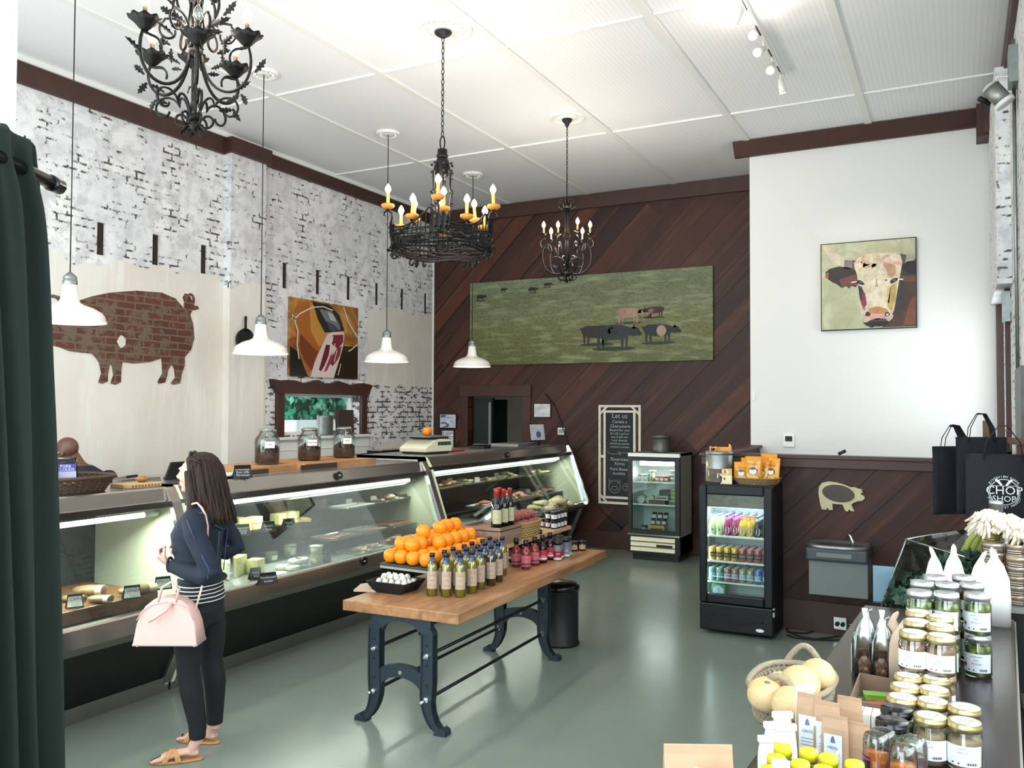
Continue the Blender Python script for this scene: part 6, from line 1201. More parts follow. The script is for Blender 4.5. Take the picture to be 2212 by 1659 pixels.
def ftub(x, z, lb, c='#d9dccb', r=.055, h=.05): m = M().col(c).lathe([(.001, 0), (r*.85, 0), (r, h*.85), (r*1.04, h*.86), (r*1.04, h), (.001, h)], 16); o = m.obj('tub', 'printed', label=lb, cat='tub', group=GF); o.location = (x, fy, z)
for i in range(4): ftub(FX0+.57, .722+.051*i, 'pale yellow tub in the right stack of the middle shelf, %s from the bottom' % ordn[i].replace('nearest', 'first'), '#cfd0ae')
for i in range(3): ftub(FX0+.57, 1.012+.051*i, 'white tub in the right stack of the top shelf, %s from the bottom' % ordn[i].replace('nearest', 'first'), '#d5d6cf')
for i in range(2):
 o = M().col('#c6c9c4').tube([(0, -.07, .055), (0, .07, .055)], .05, 16).obj('paper_roll', 'paint', label='white rolled packet on the middle shelf of the small fridge, %s' % ['left', 'right'][i], cat='packet', group=GF); o.location = (FX0+.14+.12*i, fy, .7175)
t2 = thing('milk_bottle', 'pale yellow bottle with white cap on the top fridge shelf', 'bottle', (FX0+.28, fy, 1.012)); M().col('#c5c89c').lathe([(.001, 0), (.03, 0), (.032, .09), (.018, .13), (.001, .13)], 14).obj('bottle', 'printed', parent=t2); M().col('#eef2ee').lathe([(.001, .128), (.05, .132), (.05, .142), (.001, .143)], 14).obj('cap', 'printed', parent=t2)
for i, (x, c) in enumerate(((.12, '#a98a80'), (.16, '#c9c6c2'), (.20, '#8c8f8c'), (.36, '#a9605a'), (.42, '#b06c64'), (.48, '#8c4a44'))):
 fbox('food_packet', FX0+x, fy, 1.012, .035 if i < 3 else .055, .12, .09 if i < 3 else .075, c, 'thin packet on the top fridge shelf, number %s from the left' % ['one', 'two', 'three', 'four', 'five', 'six'][i], GF, '#e0dcd6', 'packet')
t2 = thing('lidded_canister', 'round dark galvanised canister on the small grey fridge', 'canister', (-3.50, 11.02, FH)); M().lathe([(.001, 0), (.115, 0), (.118, .01), (.118, .19), (.001, .19)], 26).obj('body', 'galvanised_dark', parent=t2); M().lathe([(.001, .19), (.123, .188), (.123, .225), (.115, .232), (.001, .235)], 26).obj('lid', 'galvanised_dark', parent=t2)
# ================================================================ black drinks fridge
BX0, BX1, BY0, BY1, BH = -2.045, -1.415, 7.52, 7.99, 1.30
t = thing('drinks_fridge', 'black glass-door drinks fridge full of bottles and cans', 'fridge', ((BX0+BX1)/2, (BY0+BY1)/2, 0))
mat('vinyl', '#0a0e13', .38, spec=.35); mat('vinyl_side', '#0b0f14', .45, spec=.3)
P(M().box(BX0, BX0+.03, BY0+.05, BY1, .03, BH).box(BX1-.03, BX1, BY0+.05, BY1, .03, BH).box(BX0+.03, BX1-.03, BY0+.05, BY1, BH-.03, BH).box(BX0+.03, BX1-.03, BY1-.03, BY1, .03, BH-.03).box(BX0+.03, BX1-.03, BY0+.05, BY1-.03, .03, .28), 'cabinet', 'vinyl_side')
d = P(M().box(BX0, BX0+.065, BY0, BY0+.05, .27, BH-.01).box(BX1-.075, BX1, BY0, BY0+.05, .27, BH-.01).box(BX0+.065, BX1-.075, BY0, BY0+.05, BH-.09, BH-.01).box(BX0+.065, BX1-.075, BY0, BY0+.05, .27, .35), 'door', 'vinyl', bevel=.012)
M().box(BX0+.06, BX1-.07, BY0+.02, BY0+.026, .345, BH-.085).obj('door_glass', 'glass', parent=d, world=True)
M().box(BX0+.066, BX1-.076, BY0+.03, BY0+.04, 1.10, BH-.09).obj('header_panel', 'grey_wood', parent=t, world=True)
P(M().box(BX0, BX1, BY0+.005, BY0+.05, .03, .265), 'kick_panel', 'vinyl', bevel=.012)
m = M()
for k in range(22):
 x = BX0+.08+.021*k; zc = .175-.018*math.sin(k*.30)
 for j in range(3): m.box(x, x+.012, BY0-.0005, BY0+.004, zc-.026+.018*j, zc-.016+.018*j)
P(m, 'vent_grille', 'black'); P(M().tube([(BX0+.05+.5*k/20, BY0-.002, .125+.02*math.sin(k*.38+1)) for k in range(21)], .005, 6), 'wave_trim', 'vinyl')
P(M().prism([(.035*math.cos(q*PI/8), .014*math.sin(q*PI/8)) for q in range(16)], (BX1-.11, BY0+.003, .075), (1, 0, 0), (0, 0, 1), (0, -.004, 0)), 'maker_badge', 'white')
P(M().box(BX1-.002, BX1+.012, BY0+.0, BY0+.04, .20, .24).box(BX1-.002, BX1+.012, BY0+.0, BY0+.04, .26, .275), 'hinge', 'steel_dull')
P(M().box(BX0+.03, BX0+.034, BY0+.05, BY1-.03, .28, 1.26).box(BX1-.034, BX1-.03, BY0+.05, BY1-.03, .28, 1.26).box(BX0+.034, BX1-.034, BY1-.034, BY1-.03, .28, 1.26).box(BX0+.034, BX1-.034, BY0+.05, BY1-.034, .278, .284), 'liner', 'inner')
P(M().box(BX0+.05, BX0+.058, BY0+.055, BY0+.063, .36, 1.08), 'led_strip', 'led'); P(M().box(BX0+.08, BX1-.09, BY0+.055, BY0+.067, 1.095, 1.10), 'led_strip', 'led')
area('drinks_fridge_light', ((BX0+BX1)/2, BY0+.10, 1.20), (0, 0, 0), .45, .05, 5.0, (.72, .84, 1)); area('drinks_fridge_side', (BX0+.045, BY0+.09, .75), (0, -PI/2, -.4), .8, .03, 2.6, (.72, .84, 1))
SH = (.845, .625, .445)
for z in SH:
 m = M()
 for k in range(26): m.tube([(BX0+.045+.0205*k, BY0+.075, z-.004), (BX0+.045+.0205*k, BY1-.05, z-.004)], .0018, 4)
 P(m, 'wire_shelf', 'white_trim'); P(M().box(BX0+.035, BX1-.035, BY0+.066, BY0+.078, z-.012, z+.004 if z > .5 else z), 'shelf_rail', 'white')
P(M().tube([(BX0+.06, BY0+.062, .47), (BX0+.10, BY0+.062, .47), (BX0+.10, BY0+.062, .49), (BX1-.10, BY0+.062, .48), (BX1-.10, BY0+.062, .45), (BX1-.06, BY0+.062, .45)], .003, 5), 'wire_guard', 'white')
def drink_bottle(c, nc, lb, lc):
 t2 = thing('soda_bottle', lb, 'bottle', (0, 0, 0), 0, 'soda bottles on the top shelf of the drinks fridge'); M().col(c).lathe([(.001, 0), (.026, 0), (.029, .006), (.029, .085), (.022, .115), (.0125, .14), (.0115, .175), (.001, .175)], 14).obj('bottle', 'glossy', parent=t2)
 M().col(nc).lathe([(.0138, .125), (.0125, .165)], 10, caps=False).obj('neck_band', 'printed', parent=t2); M().col('#8c98c8').lathe([(.001, .173), (.0135, .173), (.0135, .183), (.001, .184)], 12).obj('cap', 'glossy', parent=t2)
 m = M().col('#e9ece0'); F0 = -PI/2+.35
 def el(r1, r2, off): return [Vector(((.0292+off)*math.cos(F0+r1*math.cos(q)/.029), (.0292+off)*math.sin(F0+r1*math.cos(q)/.029), .05+r2*math.sin(q))) for q in [2*PI*k/18 for k in range(18)]]
 m.poly(el(.019, .03, .0004)); m.col(lc).poly(el(.012, .009, .0009)); m.obj('sticker', 'printed', parent=t2); return t2
kinds = [('#b9cf8c', '#cfe0c8', '#6a8f4a', 'lemon-green'), ('#8c2c58', '#d88ac8', '#c65a72', 'magenta'), ('#c8a42c', '#d88a5a', '#e08a4a', 'orange-yellow'), ('#15161c', '#c6ccd4', '#4a6a58', 'near-black')]
cols = ['far left', 'second', 'third', 'fourth', 'fifth', 'sixth', 'seventh', 'far right']; SODA = [drink_bottle(a, b, '%s soda bottle' % d_, c_) for a, b, c_, d_ in kinds]; us = [0]*4
for j in range(5):
 for i in range(8):
  k = i//2; x = BX0+.085+.066*i; y = BY0+.115+.066*j; lb = '%s soda bottle, %s column, %s row back from the glass' % (kinds[k][3], cols[i], ['first', 'second', 'third', 'fourth', 'last'][j]); dz = .8455
  if not us[k]: us[k] = 1; SODA[k].location = (x, y, dz); SODA[k]['label'] = lb
  else: dup(SODA[k], (x, y, dz), R.uniform(-.15, .15), lb)
def can(c, lc, lb, grp, r=.030, h=.115):
 t2 = thing('drink_can', lb, 'can', (0, 0, 0), 0, grp); F0 = -PI/2+.35
 M().col(c).lathe([(.001, 0), (r*.8, 0), (r, .008), (r, h-.012), (r*.82, h-.002), (.001, h-.002)], 16).obj('can_body', 'cans', parent=t2); M().col('#d5d9d8').lathe([(r*.84, h-.004), (r*.84, h), (r*.74, h), (r*.72, h-.004)], 16, caps=False).obj('top_rim', 'cans', parent=t2)
 m = M().col(lc[0]).lathe([(r+.0004, h*.28), (r+.0004, h*.62)], 12, a0=F0-1.15, a1=F0+1.15, caps=False); m.col(lc[1])
 m.text(lc[2], r*.72, 0, (1, 0, 0), (0, 1, 0), bend=lambda x, y: Vector(((r+.001)*math.cos(F0+x/r), (r+.001)*math.sin(F0+x/r), h*.38+y))); m.obj('print', 'printed', parent=t2); return t2
G2_, G3_ = 'cans on the middle shelf of the drinks fridge', 'cans on the low shelf of the drinks fridge'
A_ = [can('#d6a92f', ('#1d2a34', '#e8d9a0', 'COLD'), 'gold drink can', G2_), can('#b5564c', ('#223038', '#f0e4dc', 'COLD'), 'coral drink can', G2_)]
B_ = [can(c, ('#bcd2dc', '#3a6a9a', 'ICE'), '%s drink can' % d_, G3_) for c, d_ in (('#5fa68c', 'green'), ('#a87472', 'dusty pink'), ('#9aa282', 'olive'), ('#4f74c8', 'blue'))]; un = {}
for j in range(4):
 for i in range(8):
  for grp, lst, k, z, nm in ((2, A_, 0 if i < 4 else 1, SH[1]+.0005, ('gold', 'coral')), (3, B_, i//2, SH[2]+.0005, ('green', 'dusty pink', 'olive', 'blue'))):
   x = BX0+.085+.066*i; y = BY0+.115+.07*j; lb = '%s drink can, %s column, %s row back, %s shelf' % (nm[k], cols[i], ['first', 'second', 'third', 'last'][j], 'middle' if grp == 2 else 'low'); s_ = lst[k]
   if s_.name not in un: un[s_.name] = 1; s_.location = (x, y, z); s_['label'] = lb
   else: dup(s_, (x, y, z), R.uniform(-.2, .2), lb)
t2 = thing('drink_carton', 'green drink carton with pale shield on the fridge bottom', 'carton', (BX0+.145, BY0+.14, .2845)); M().col('#4f9a5c').box(-.06, .06, -.05, .05, 0, .13).obj('box', 'printed', parent=t2); m = M().col('#cfe0ea').prism([(-.045, .02), (0, .005), (.045, .02), (.045, .10), (0, .125), (-.045, .10)], (0, -.0502, 0), (1, 0, 0), (0, 0, 1), (0, -.001, 0)); m.col('#3c74b0').text('SPINDRIFT'[:6], .022, (.012, -.0515, .035), (0, 0, 1), (-1, 0, 0), .0005, align='LEFT'); m.obj('print', 'printed', parent=t2)
# --- on top of the drinks fridge
zt = BH+.0005
t2 = thing('lidded_canister', 'large galvanised canister with a brown picture band on the drinks fridge', 'canister', (-1.93, 7.78, zt))
M().lathe([(.001, 0), (.115, 0), (.118, .008), (.118, .24), (.114, .245), (.120, .25), (.120, .275), (.112, .28), (.108, .27), (.108, .02)], 30).obj('can', 'galvanised', parent=t2)
m = M().col('#5a4438').lathe([(.1185, .012), (.1185, .125)], 26, a0=-2.9, a1=.2, caps=False)
for q in range(14): m.col(['#7a6252', '#3e2e28', '#d8d0c4', '#6c5546'][q % 4]).poly([Vector((.1190*math.cos(-2.7+.2*q+dx), .1190*math.sin(-2.7+.2*q+dx), .03+.012*(q % 5)+dz)) for dx, dz in ((0, 0), (.1, .01), (.09, .05), (.02, .04))])
m.col('#d8863a').poly([Vector((.1192*math.cos(-2.45+.24*math.cos(q)), .1192*math.sin(-2.45+.24*math.cos(q)), .165+.03*math.sin(q))) for q in [2*PI*k/14 for k in range(14)]]); m.col('#ece6da').poly([Vector((.1197*math.cos(-2.45+.12*math.cos(q)), .1197*math.sin(-2.45+.12*math.cos(q)), .16+.016*math.sin(q))) for q in [2*PI*k/12 for k in range(12)]]); m.obj('picture_band', 'printed', parent=t2)
t2 = thing('snack_bag', 'orange packet standing in the big galvanised canister', 'packet', (-1.90, 7.80, zt+.20)); M().col('#e29224').box(-.06, .075, -.012, .012, 0, .115).col('#f0a83c').prism([(.05, .10), (.075, .10), (.07, .13), (.055, .145)], (0, -.01, 0), (1, 0, 0), (0, 0, 1), (0, .02, 0)).col('#7a3a1c').box(-.05, .06, -.013, -.012, .06, .075).obj('packet', 'printed', parent=t2)
mat('pretzel', '#d99a5c', .6); M().tube([(-1.975+.035*math.sin(q)*(1+.25*math.cos(2*q)), 7.74, zt+.30+.022*math.cos(q)-.012*math.cos(2*q)) for q in [2*PI*k/20 for k in range(21)]], .008, 6).obj('chew_ring', 'pretzel', label='light brown heart-shaped chew sticking out of the canister', cat='treat')
t2 = thing('pig_card', 'cream standing card cut like an animal, before the canister', 'card', (-1.83, 7.60, zt)); M().col('#e6dcb0').prism([(-.05, 0), (.055, 0), (.055, .075), (-.02, .075), (-.05, .09), (-.055, .08), (-.03, .06), (-.035, .015)], (0, 0, 0), (1, 0, 0), (0, 0, 1), (0, .012, 0)).obj('figure', 'printed', parent=t2); m = M().col('#d9a460').prism([(-.035, .076), (.055, .076), (.055, .135), (-.035, .13)], (0, .0, 0), (1, 0, 0), (0, 0, 1), (0, .008, 0)); m.col('#e6d9b4').prism(blob(.0, .105, .03, .022), (0, -.0005, 0), (1, 0, 0), (0, 0, 1), (0, -.0006, 0)); m.col('#c85a48').prism(blob(-.005, .105, .012, .018), (0, -.0012, 0), (1, 0, 0), (0, 0, 1), (0, -.0006, 0)); m.col('#6a6250').prism(blob(-.01, .045, .01, .012), (0, -.0005, 0), (1, 0, 0), (0, 0, 1), (0, -.0006, 0)); m.obj('printing', 'printed', parent=t2)
woven('wicker_tray', -1.585, 7.74, zt, .165, .13, .055, .22, 'oval wicker tray of orange snack bags on the drinks fridge', 'basket', 'wicker', 6, 34, rim=.006)
def snack(p, rz, tl, w_, h, lb):
 t2 = thing('snack_bag', lb, 'packet', p, rz, 'orange snack bags in the wicker tray'); t2.scale = (1.3, 1.2, 1.3); N_ = 6; m = M().col('#df9426'); rg = []
 for z, f in ((0, .6), (.2*h, 1), (.55*h, .8), (.8*h, .25), (h, .06)):
  A0 = [(w_*(-.5+k/N_), -.022*f*math.sin(PI*k/N_)-.001+z*tl, z) for k in range(N_+1)]; B0 = [(w_*(-.5+k/N_), .022*f*math.sin(PI*k/N_)+.001+z*tl, z) for k in range(N_, -1, -1)]; rg.append(A0+B0)
 m.loft(rg).obj('pouch', 'glossy', parent=t2); f = M(); o = Vector((0, -.026, 0)); u = Vector((1, 0, 0)); v = Vector((0, tl, 1))
 def E(c, cx_, cz, rx, rz_, l): f.col(c).prism(blob(cx_, cz, rx, rz_), o+Vector((0, -.0006*l, 0)), u, v, (0, -.0006, 0))
 E('#3c4048', 0, h*.42, w_*.26, w_*.22, 0); E('#e0dad4', 0, h*.40, w_*.22, w_*.18, 1); E('#3c4048', 0, h*.50, w_*.16, w_*.05, 2); E('#d8b060', 0, h*.16, w_*.34, h*.09, 0)
 f.col('#5a4a28').text('SNACKS', w_*.16, o+Vector((0, -.002, 0))+v*h*.66, u, v); f.obj('print', 'printed', parent=t2)
for i, (x, y, rz, tl, w_, h, lb) in enumerate(((-1.71, 7.68, .1, .12, .10, .125, 'orange snack bag, leftmost in the wicker tray'), (-1.665, 7.77, 0, .1, .11, .15, 'orange snack bag leaning behind the leftmost one'), (-1.60, 7.66, -.05, .05, .115, .165, 'upright orange snack bag in the centre with a big round face emblem'), (-1.535, 7.71, -.2, .1, .10, .14, 'orange snack bag right of the centre one'), (-1.50, 7.78, -.3, .1, .12, .18, 'tall orange snack bag at the back right'), (-1.45, 7.71, -.4, .12, .10, .155, 'orange snack bag at the right rim of the tray'))): snack((x, y, zt+.03), rz, tl, w_, h, lb)
# ================================================================ wooden pig, fountain, outlet, cable
pg = [(1768, 1065), (1769, 1052), (1776, 1043), (1790, 1040), (1806, 1042), (1824, 1047), (1838, 1053), (1845, 1052), (1852, 1055), (1864, 1058), (1860, 1061), (1865, 1063), (1858, 1067), (1867, 1072), (1868, 1077), (1862, 1082), (1852, 1083), (1842, 1087), (1839, 1091), (1846, 1105), (1838, 1104), (1834, 1100), (1832, 1105), (1826, 1104), (1820, 1090), (1798, 1088), (1799, 1102), (1790, 1101), (1787, 1096), (1785, 1101), (1775, 1100), (1771, 1085)]
q = aty(1815, 1070, 8.03); t2 = thing('wooden_pig', 'cream wooden pig cutout with brown oval body, above the drinking fountain', 'wall art', (q.x, 8.03, q.z)); PP = [((aty(a, b, 8.01)-q).x, (aty(a, b, 8.01)-q).z) for a, b in pg]
mat('pig_cream', '#c9bc97', .6, 0, .15, 20); mat('pig_oval', '#4a3c33', .6, 0, .25, 12); M().prism(PP[::-1], (0, -.022, 0), (1, 0, 0), (0, 0, 1), (0, .018, 0)).obj('body', 'pig_cream', parent=t2)
c0 = aty(1811, 1066, 8.01)-q; M().prism(blob(c0.x, c0.z, .135, .075, 24, 0, 0, -.13), (0, -.0226, 0), (1, 0, 0), (0, 0, 1), (0, -.002, 0)).obj('oval', 'pig_oval', parent=t2)
WX0, WX1, WY0, WY1 = -1.165, -.675, 7.60, 8.025
t2 = thing('drinking_fountain', 'grey wall-mounted drinking fountain with steel basin', 'drinking fountain', ((WX0+WX1)/2, 8.0, .40)); P2 = lambda m, nm, mt, **k: m.obj(nm, mt, parent=t2, world=True, **k)
mat('fountain_grey', '#6f7674', .5, .2); mat('fountain_dark', '#43484a', .4, .2)
P2(M().box(WX0+.02, WX1-.005, WY0+.05, WY1, .40, .69), 'cabinet', 'fountain_grey', bevel=.006); P2(M().box(WX0, WX1, WY0, WY1, .69, .80), 'shroud', 'fountain_dark', bevel=.02); P2(M().box(WX0+.09, WX1-.12, WY0-.008, WY0+.002, .725, .765), 'push_bar', 'fountain_grey', bevel=.004)
rg = []
for f, z in ((1.02, .80), (1.03, .815), (1.0, .825), (.86, .822), (.74, .79), (.5, .778), (.02, .775)): rg.append([((WX0+WX1)/2+.243*f*(abs(math.cos(a))**.6*(1 if math.cos(a) > 0 else -1)), (WY0+WY1)/2-.01+.205*f*(abs(math.sin(a))**.6*(1 if math.sin(a) > 0 else -1)), z) for a in [2*PI*k/40 for k in range(40)]])
P2(M().loft(rg, True, False), 'basin', 'galvanised'); P2(M().tube([(WX1-.13, WY0+.14, .80), (WX1-.13, WY0+.14, .855), (WX1-.15, WY0+.15, .90), (WX1-.17, WY0+.155, .905)], [.018, .013, .011, .008], 10), 'spout', 'chrome')
q = aty(1816, 1345, 8.0); t2 = thing('power_outlet', 'steel outlet box with black plug on the baseboard', 'outlet', (q.x, 8.003, q.z)); M().box(-.055, .055, -.045, 0, -.055, .055).obj('box', 'galvanised', parent=t2, bevel=.006); M().box(-.05, .05, -.0465, -.045, -.05, .05).obj('cover', 'chrome', parent=t2)
for s in (-1, 1): M().tube([(s*.022, -.048, 0), (s*.022, -.07, -.004)], .018, 12).obj('plug', 'black', parent=t2)
M().tube([(.055, -.02, .0), (.13, -.02, -.01)], .008, 8).obj('conduit', 'chrome', parent=t2)
m = M(); PZf = lambda a, b: atz(a, b, .008); m.tube([PZf(*p) for p in ((1700, 1372), (1720, 1378), (1760, 1382), (1800, 1383), (1825, 1382), (1828, 1376), (1810, 1374), (1790, 1378), (1760, 1380), (1725, 1374), (1700, 1362), (1702, 1354), (1722, 1352), (1745, 1356), (1756, 1364), (1740, 1368), (1705, 1366))], .007, 6); m.obj('power_cable', 'rubber', label='black power cable coiled on the floor beside the drinks fridge', cat='cable')
# ================================================================ people
def skinmat(name, c):
 n = N(name); n.set(Roughness=.5); n.b.inputs['Subsurface Weight'].default_value = .08; n.b.inputs['Subsurface Radius'].default_value = (.02, .008, .004)
 f = n.noise(n.obj(), 18, 4); a = lin(c); n.col(n.mix(f, tuple(x*.86 for x in a[:3])+(1,), tuple(min(1, x*1.1) for x in a[:3])+(1,))); MAT[name] = n.m
skinmat('skin_light', '#d3a493'); skinmat('skin_brown', '#5a3b2c')
def clothmat(name, c, sc=90, stripe=None):
 n = N(name); n.set(Roughness=.85); v = n.obj(); f = n.noise(v, sc, 3); g = n.noise(v, 6, 4); a = lin(c)
 col = n.mix(n.math('MULTIPLY', n.math('ADD', f, g), .5), tuple(x*.6 for x in a[:3])+(1,), tuple(min(1, x*1.4) for x in a[:3])+(1,))
 if stripe:
  sx = n.n('ShaderNodeSeparateXYZ'); n.l(v, sx.inputs[0]); wv = n.math('FRACT', n.math('MULTIPLY', n.math('ADD', sx.outputs[2], n.math('MULTIPLY', g, .012)), 1/.021)); col = n.mix(n.math('LESS_THAN', wv, .26), col, stripe)
 n.col(col); n.bump(n.math('ADD', f, n.math('MULTIPLY', n.noise(n.map(v, (1, 1, 2.2)), 9, 3), 2.5)), .35, .006); MAT[name] = n.m
clothmat('denim', '#101a2b'); clothmat('black_jeans', '#0a0d12'); clothmat('stripes', '#111216', 90, '#cfcfcc'); clothmat('navy', '#10141f')
n = N('hair'); v = n.obj(); f = n.noise(n.map(v, (26, 26, 1.6)), 3.2, 5, .65, .4); sx = n.n('ShaderNodeSeparateXYZ'); n.l(v, sx.inputs[0])
c = n.ramp(f, [(.3, '#130d0a'), (.5, '#2a1c15'), (.72, '#4a3424')]); k = n.ramp(sx.outputs[2], [(0, (1, 1, 1, 1)), (1, (0, 0, 0, 1))]); n.col(c); n.set(Roughness=.6, Specular_IOR_Level=.25); n.bump(f, .8, .01); MAT['hair'] = n.m
def frame3(O, F): F = Vector((F[0], F[1], 0)).normalized(); L = Vector((-F.y, F.x, 0)); return Matrix(((F.x, L.x, 0, O[0]), (F.y, L.y, 0, O[1]), (0, 0, 1, O[2] if len(O) > 2 else 0), (0, 0, 0, 1)))
def sect(m, secs, n_=20, sm=True):
 """stack of horizontal elliptical sections (f, l, u, rf, rl)"""
 m.loft([[(f+a*math.cos(2*PI*k/n_), l+b*math.sin(2*PI*k/n_), u) for k in range(n_)] for f, l, u, a, b in secs], sm)
def rem(o, vox, it=6, fac=.6):
 md = o.modifiers.new('remesh', 'REMESH'); md.mode = 'VOXEL'; md.voxel_size = vox; md.use_smooth_shade = True
 if it: s = o.modifiers.new('smooth', 'SMOOTH'); s.factor = fac; s.iterations = it
 return o
def hand(m, w_, fdir, pdir, side, curl=1.0, s=1.0):
 """palm and five fingers at wrist w_, pointing fdir, palm facing pdir; side = thumb direction"""
 w_, f, p = Vector(w_), Vector(fdir).normalized(), Vector(pdir).normalized(); t = f.cross(p)*side; p = t.cross(f)*side
 for q in (-.5, 0, .5): m.tube([w_+t*(q*.018*s)-f*.02*s, w_+t*(q*.030*s)+f*.04*s, w_+t*(q*.042*s)+f*.085*s], [.015*s, .0165*s, .0125*s], 8)
 Ls = (.036, .040, .038, .030)
 for i in range(4):
  b = w_+t*((1.5-i)*.0195*s)+f*((.082 if i in (1, 2) else .076)*s); d = f; pts = [b-f*.02*s, b];
  for j, k in enumerate((1.0, .72, .55)):
   a = curl*(.75, .95, .65)[j]; d = (d*math.cos(a)+p*math.sin(a)).normalized();
   p = (p*math.cos(a)-f*0*math.sin(a)) if 0 else (t.cross(d)*side).normalized(); pts.append(pts[-1]+d*(Ls[i]*k*s))
  m.tube(pts, [.0098*s, .0096*s, .0088*s, .0082*s, .0066*s], 8); p = (t.cross(f)*side).normalized()
 b = w_+t*.026*s+f*.025*s; m.tube([w_+t*.012*s+f*.01*s, b, b+(t*.7+f*.8+p*.5).normalized()*.036*s, b+(t*.5+f*.9+p*.8).normalized()*.062*s, b+(t*.15+f*1.0+p*1.0).normalized()*.082*s], [.014*s, .0135*s, .0112*s, .0100*s, .0075*s], 8)
def head(m, c, s=1.0, look=0, tilt=0, ears=True, nose=1.0):
 c = Vector(c); T = Matrix.Rotation(look, 3, 'Z') @ Matrix.Rotation(tilt, 3, 'Y')
 def b(x, y, z, a, b_, d): q = T @ Vector((x, y, z)); m.ball(c+q*s, (a*s, b_*s, d*s), 16, 11, T=T)
 b(-.018, 0, .025, .088, .074, .085); b(.018, 0, .0, .070, .066, .088); b(.030, 0, -.045, .055, .050, .058); b(.062, 0, -.088, .022, .024, .018)
 b(.052, .030, -.022, .028, .026, .03); b(.052, -.030, -.022, .028, .026, .03); b(.074, 0, .030, .018, .048, .013)
 q = lambda x, y, z: c+(T @ Vector((x, y, z)))*s
 m.tube([q(.082, 0, .022), q(.092, 0, .002), q(.108*nose, 0, -.018), q(.094, 0, -.028)], [.008*s, .010*s, .012*s, .009*s], 8); b(.088, .012, -.026, .010, .008, .007); b(.088, -.012, -.026, .010, .008, .007)
 b(.084, 0, -.050, .012, .024, .0065); b(.081, 0, -.062, .013, .020, .0075)
 if ears:
  for y in (-1, 1): b(-.005, y*.074, -.008, .018, .008, .031)
 return q
def man_or_woman_neck(m, a, b, r): m.tube([a, Vector(a).lerp(Vector(b), .5), b], [r*1.25, r, r], 14)
# --- the customer
WO = (-3.836, 3.557, 0); FW = (-.884, -.467); W = thing('person', 'woman with long brown hair in a dark denim jacket, standing at the display case', 'person', WO); W.rotation_euler = (0, 0, math.atan2(FW[1], FW[0]))
def part(m, nm, mt, par=None, vox=.007, it=6, **k): o = m.obj(nm, mt, parent=par or W, **k); return rem(o, vox, it) if vox else o
m = M()
HC = (.035, 0, 1.575); hq = head(m, HC, 1.0, look=-.12)
man_or_woman_neck(m, (-.015, 0, 1.36), (.01, 0, 1.52), .048)
sect(m, [(0, 0, .82, .10, .13), (.0, 0, .92, .10, .145), (.01, 0, 1.04, .075, .105), (.02, 0, 1.20, .095, .125), (0, 0, 1.32, .085, .15), (-.01, 0, 1.38, .06, .12), (-.01, 0, 1.41, .05, .06)])
ELN, WRN = (-.125, .205, 1.055), (.135, .120, 1.085); ELF, WRF = (-.12, -.235, 1.13), (.11, -.12, 1.10)
m.tube([(-.01, .15, 1.36), (-.05, .185, 1.22), ELN, (.02, .16, 1.06), WRN], [.05, .042, .036, .034, .024], 12); m.tube([(-.01, -.15, 1.36), (-.06, -.20, 1.24), ELF, (.0, -.17, 1.12), WRF], [.05, .042, .036, .034, .024], 12)
hand(m, (.130, .120, 1.085), (.72, .0, .50), (-.5, -.5, .7), -1, 1.15, .95); hand(m, (.11, -.12, 1.10), (.8, .3, .2), (-.2, .4, .6), 1, .8, .95)
KN, AN, KF, AF = (.025, .100, .49), (-.025, .085, .09), (-.035, -.105, .49), (-.045, -.142, .09)
for H_, K_, A_ in (((0, .085, .86), KN, AN), ((0, -.085, .86), KF, AF)): m.tube([H_, (K_[0]+.01, K_[1], .66), K_, (K_[0]-.03, K_[1], .36), (A_[0]-.005, A_[1], .18), A_], [.075, .062, .05, .048, .032, .030], 14)
def foot(m, heel, toe):
 h, t = Vector(heel), Vector(toe); d = (t-h).normalized(); s = Vector((-d.y, d.x, 0)); L = (t-h).length
 P = lambda a, z, b=0: h+d*(a*L)+s*b+Vector((0, 0, z))
 m.tube([P(.06, .045), P(.16, .040), P(.30, .050), P(.50, .045), P(.68, .034), P(.80, .028)], [.026, .030, .031, .034, .037, .030], 14, flat=.62)
 return P, d, s, L
side = 1; FEET = []
for heel, toe, A_ in (((-.049, .078, 0), (.207, .142, 0), AN), ((-.066, -.147, 0), (.18, -.189, 0), AF)):
 P, d, s, L = foot(m, heel, toe); m.tube([Vector(A_)+Vector((0, 0, .03)), P(.17, .075), P(.20, .05)], [.030, .031, .030], 12)
 for i in range(5):
  b = (-.030+.0145*i)*(1 if side > 0 else -1); ln = (.0, -.005, -.012, -.022, -.034)[i]; r_ = (.0125, .009, .0085, .008, .0075)[i]; b = -b if side > 0 else b
  m.tube([P(.76, .026, b*.9), P(.88, .024, b)+d*ln, P(.985, .018, b)+d*ln], [r_, r_, r_*.85], 8)
 FEET.append((P, d, s, L, side)); side = -side
part(m, 'body', 'skin_light', vox=.0048, it=4)
for y in (-.030, .030):
 p = hq(.072, y, .006); e = M().ball(p, .011, 12, 8).obj('eye', 'white', parent=W); p2 = hq(.0815, y, .006); M().col('#3a2a1e').ball(p2, (.003, .005, .005), 10, 6).obj('iris', 'glossy', parent=e); M().col('#241812').tube([hq(.083, y-.016, .012), hq(.087, y, .016), hq(.082, y+.016, .011)], .0022, 6).obj('eyelashes', 'glossy', parent=e)
 M().col('#2a1c14').tube([hq(.083, y-.018, .026), hq(.089, y, .031), hq(.082, y+.018, .027)], .003, 6).obj('eyebrow', 'glossy', parent=W)
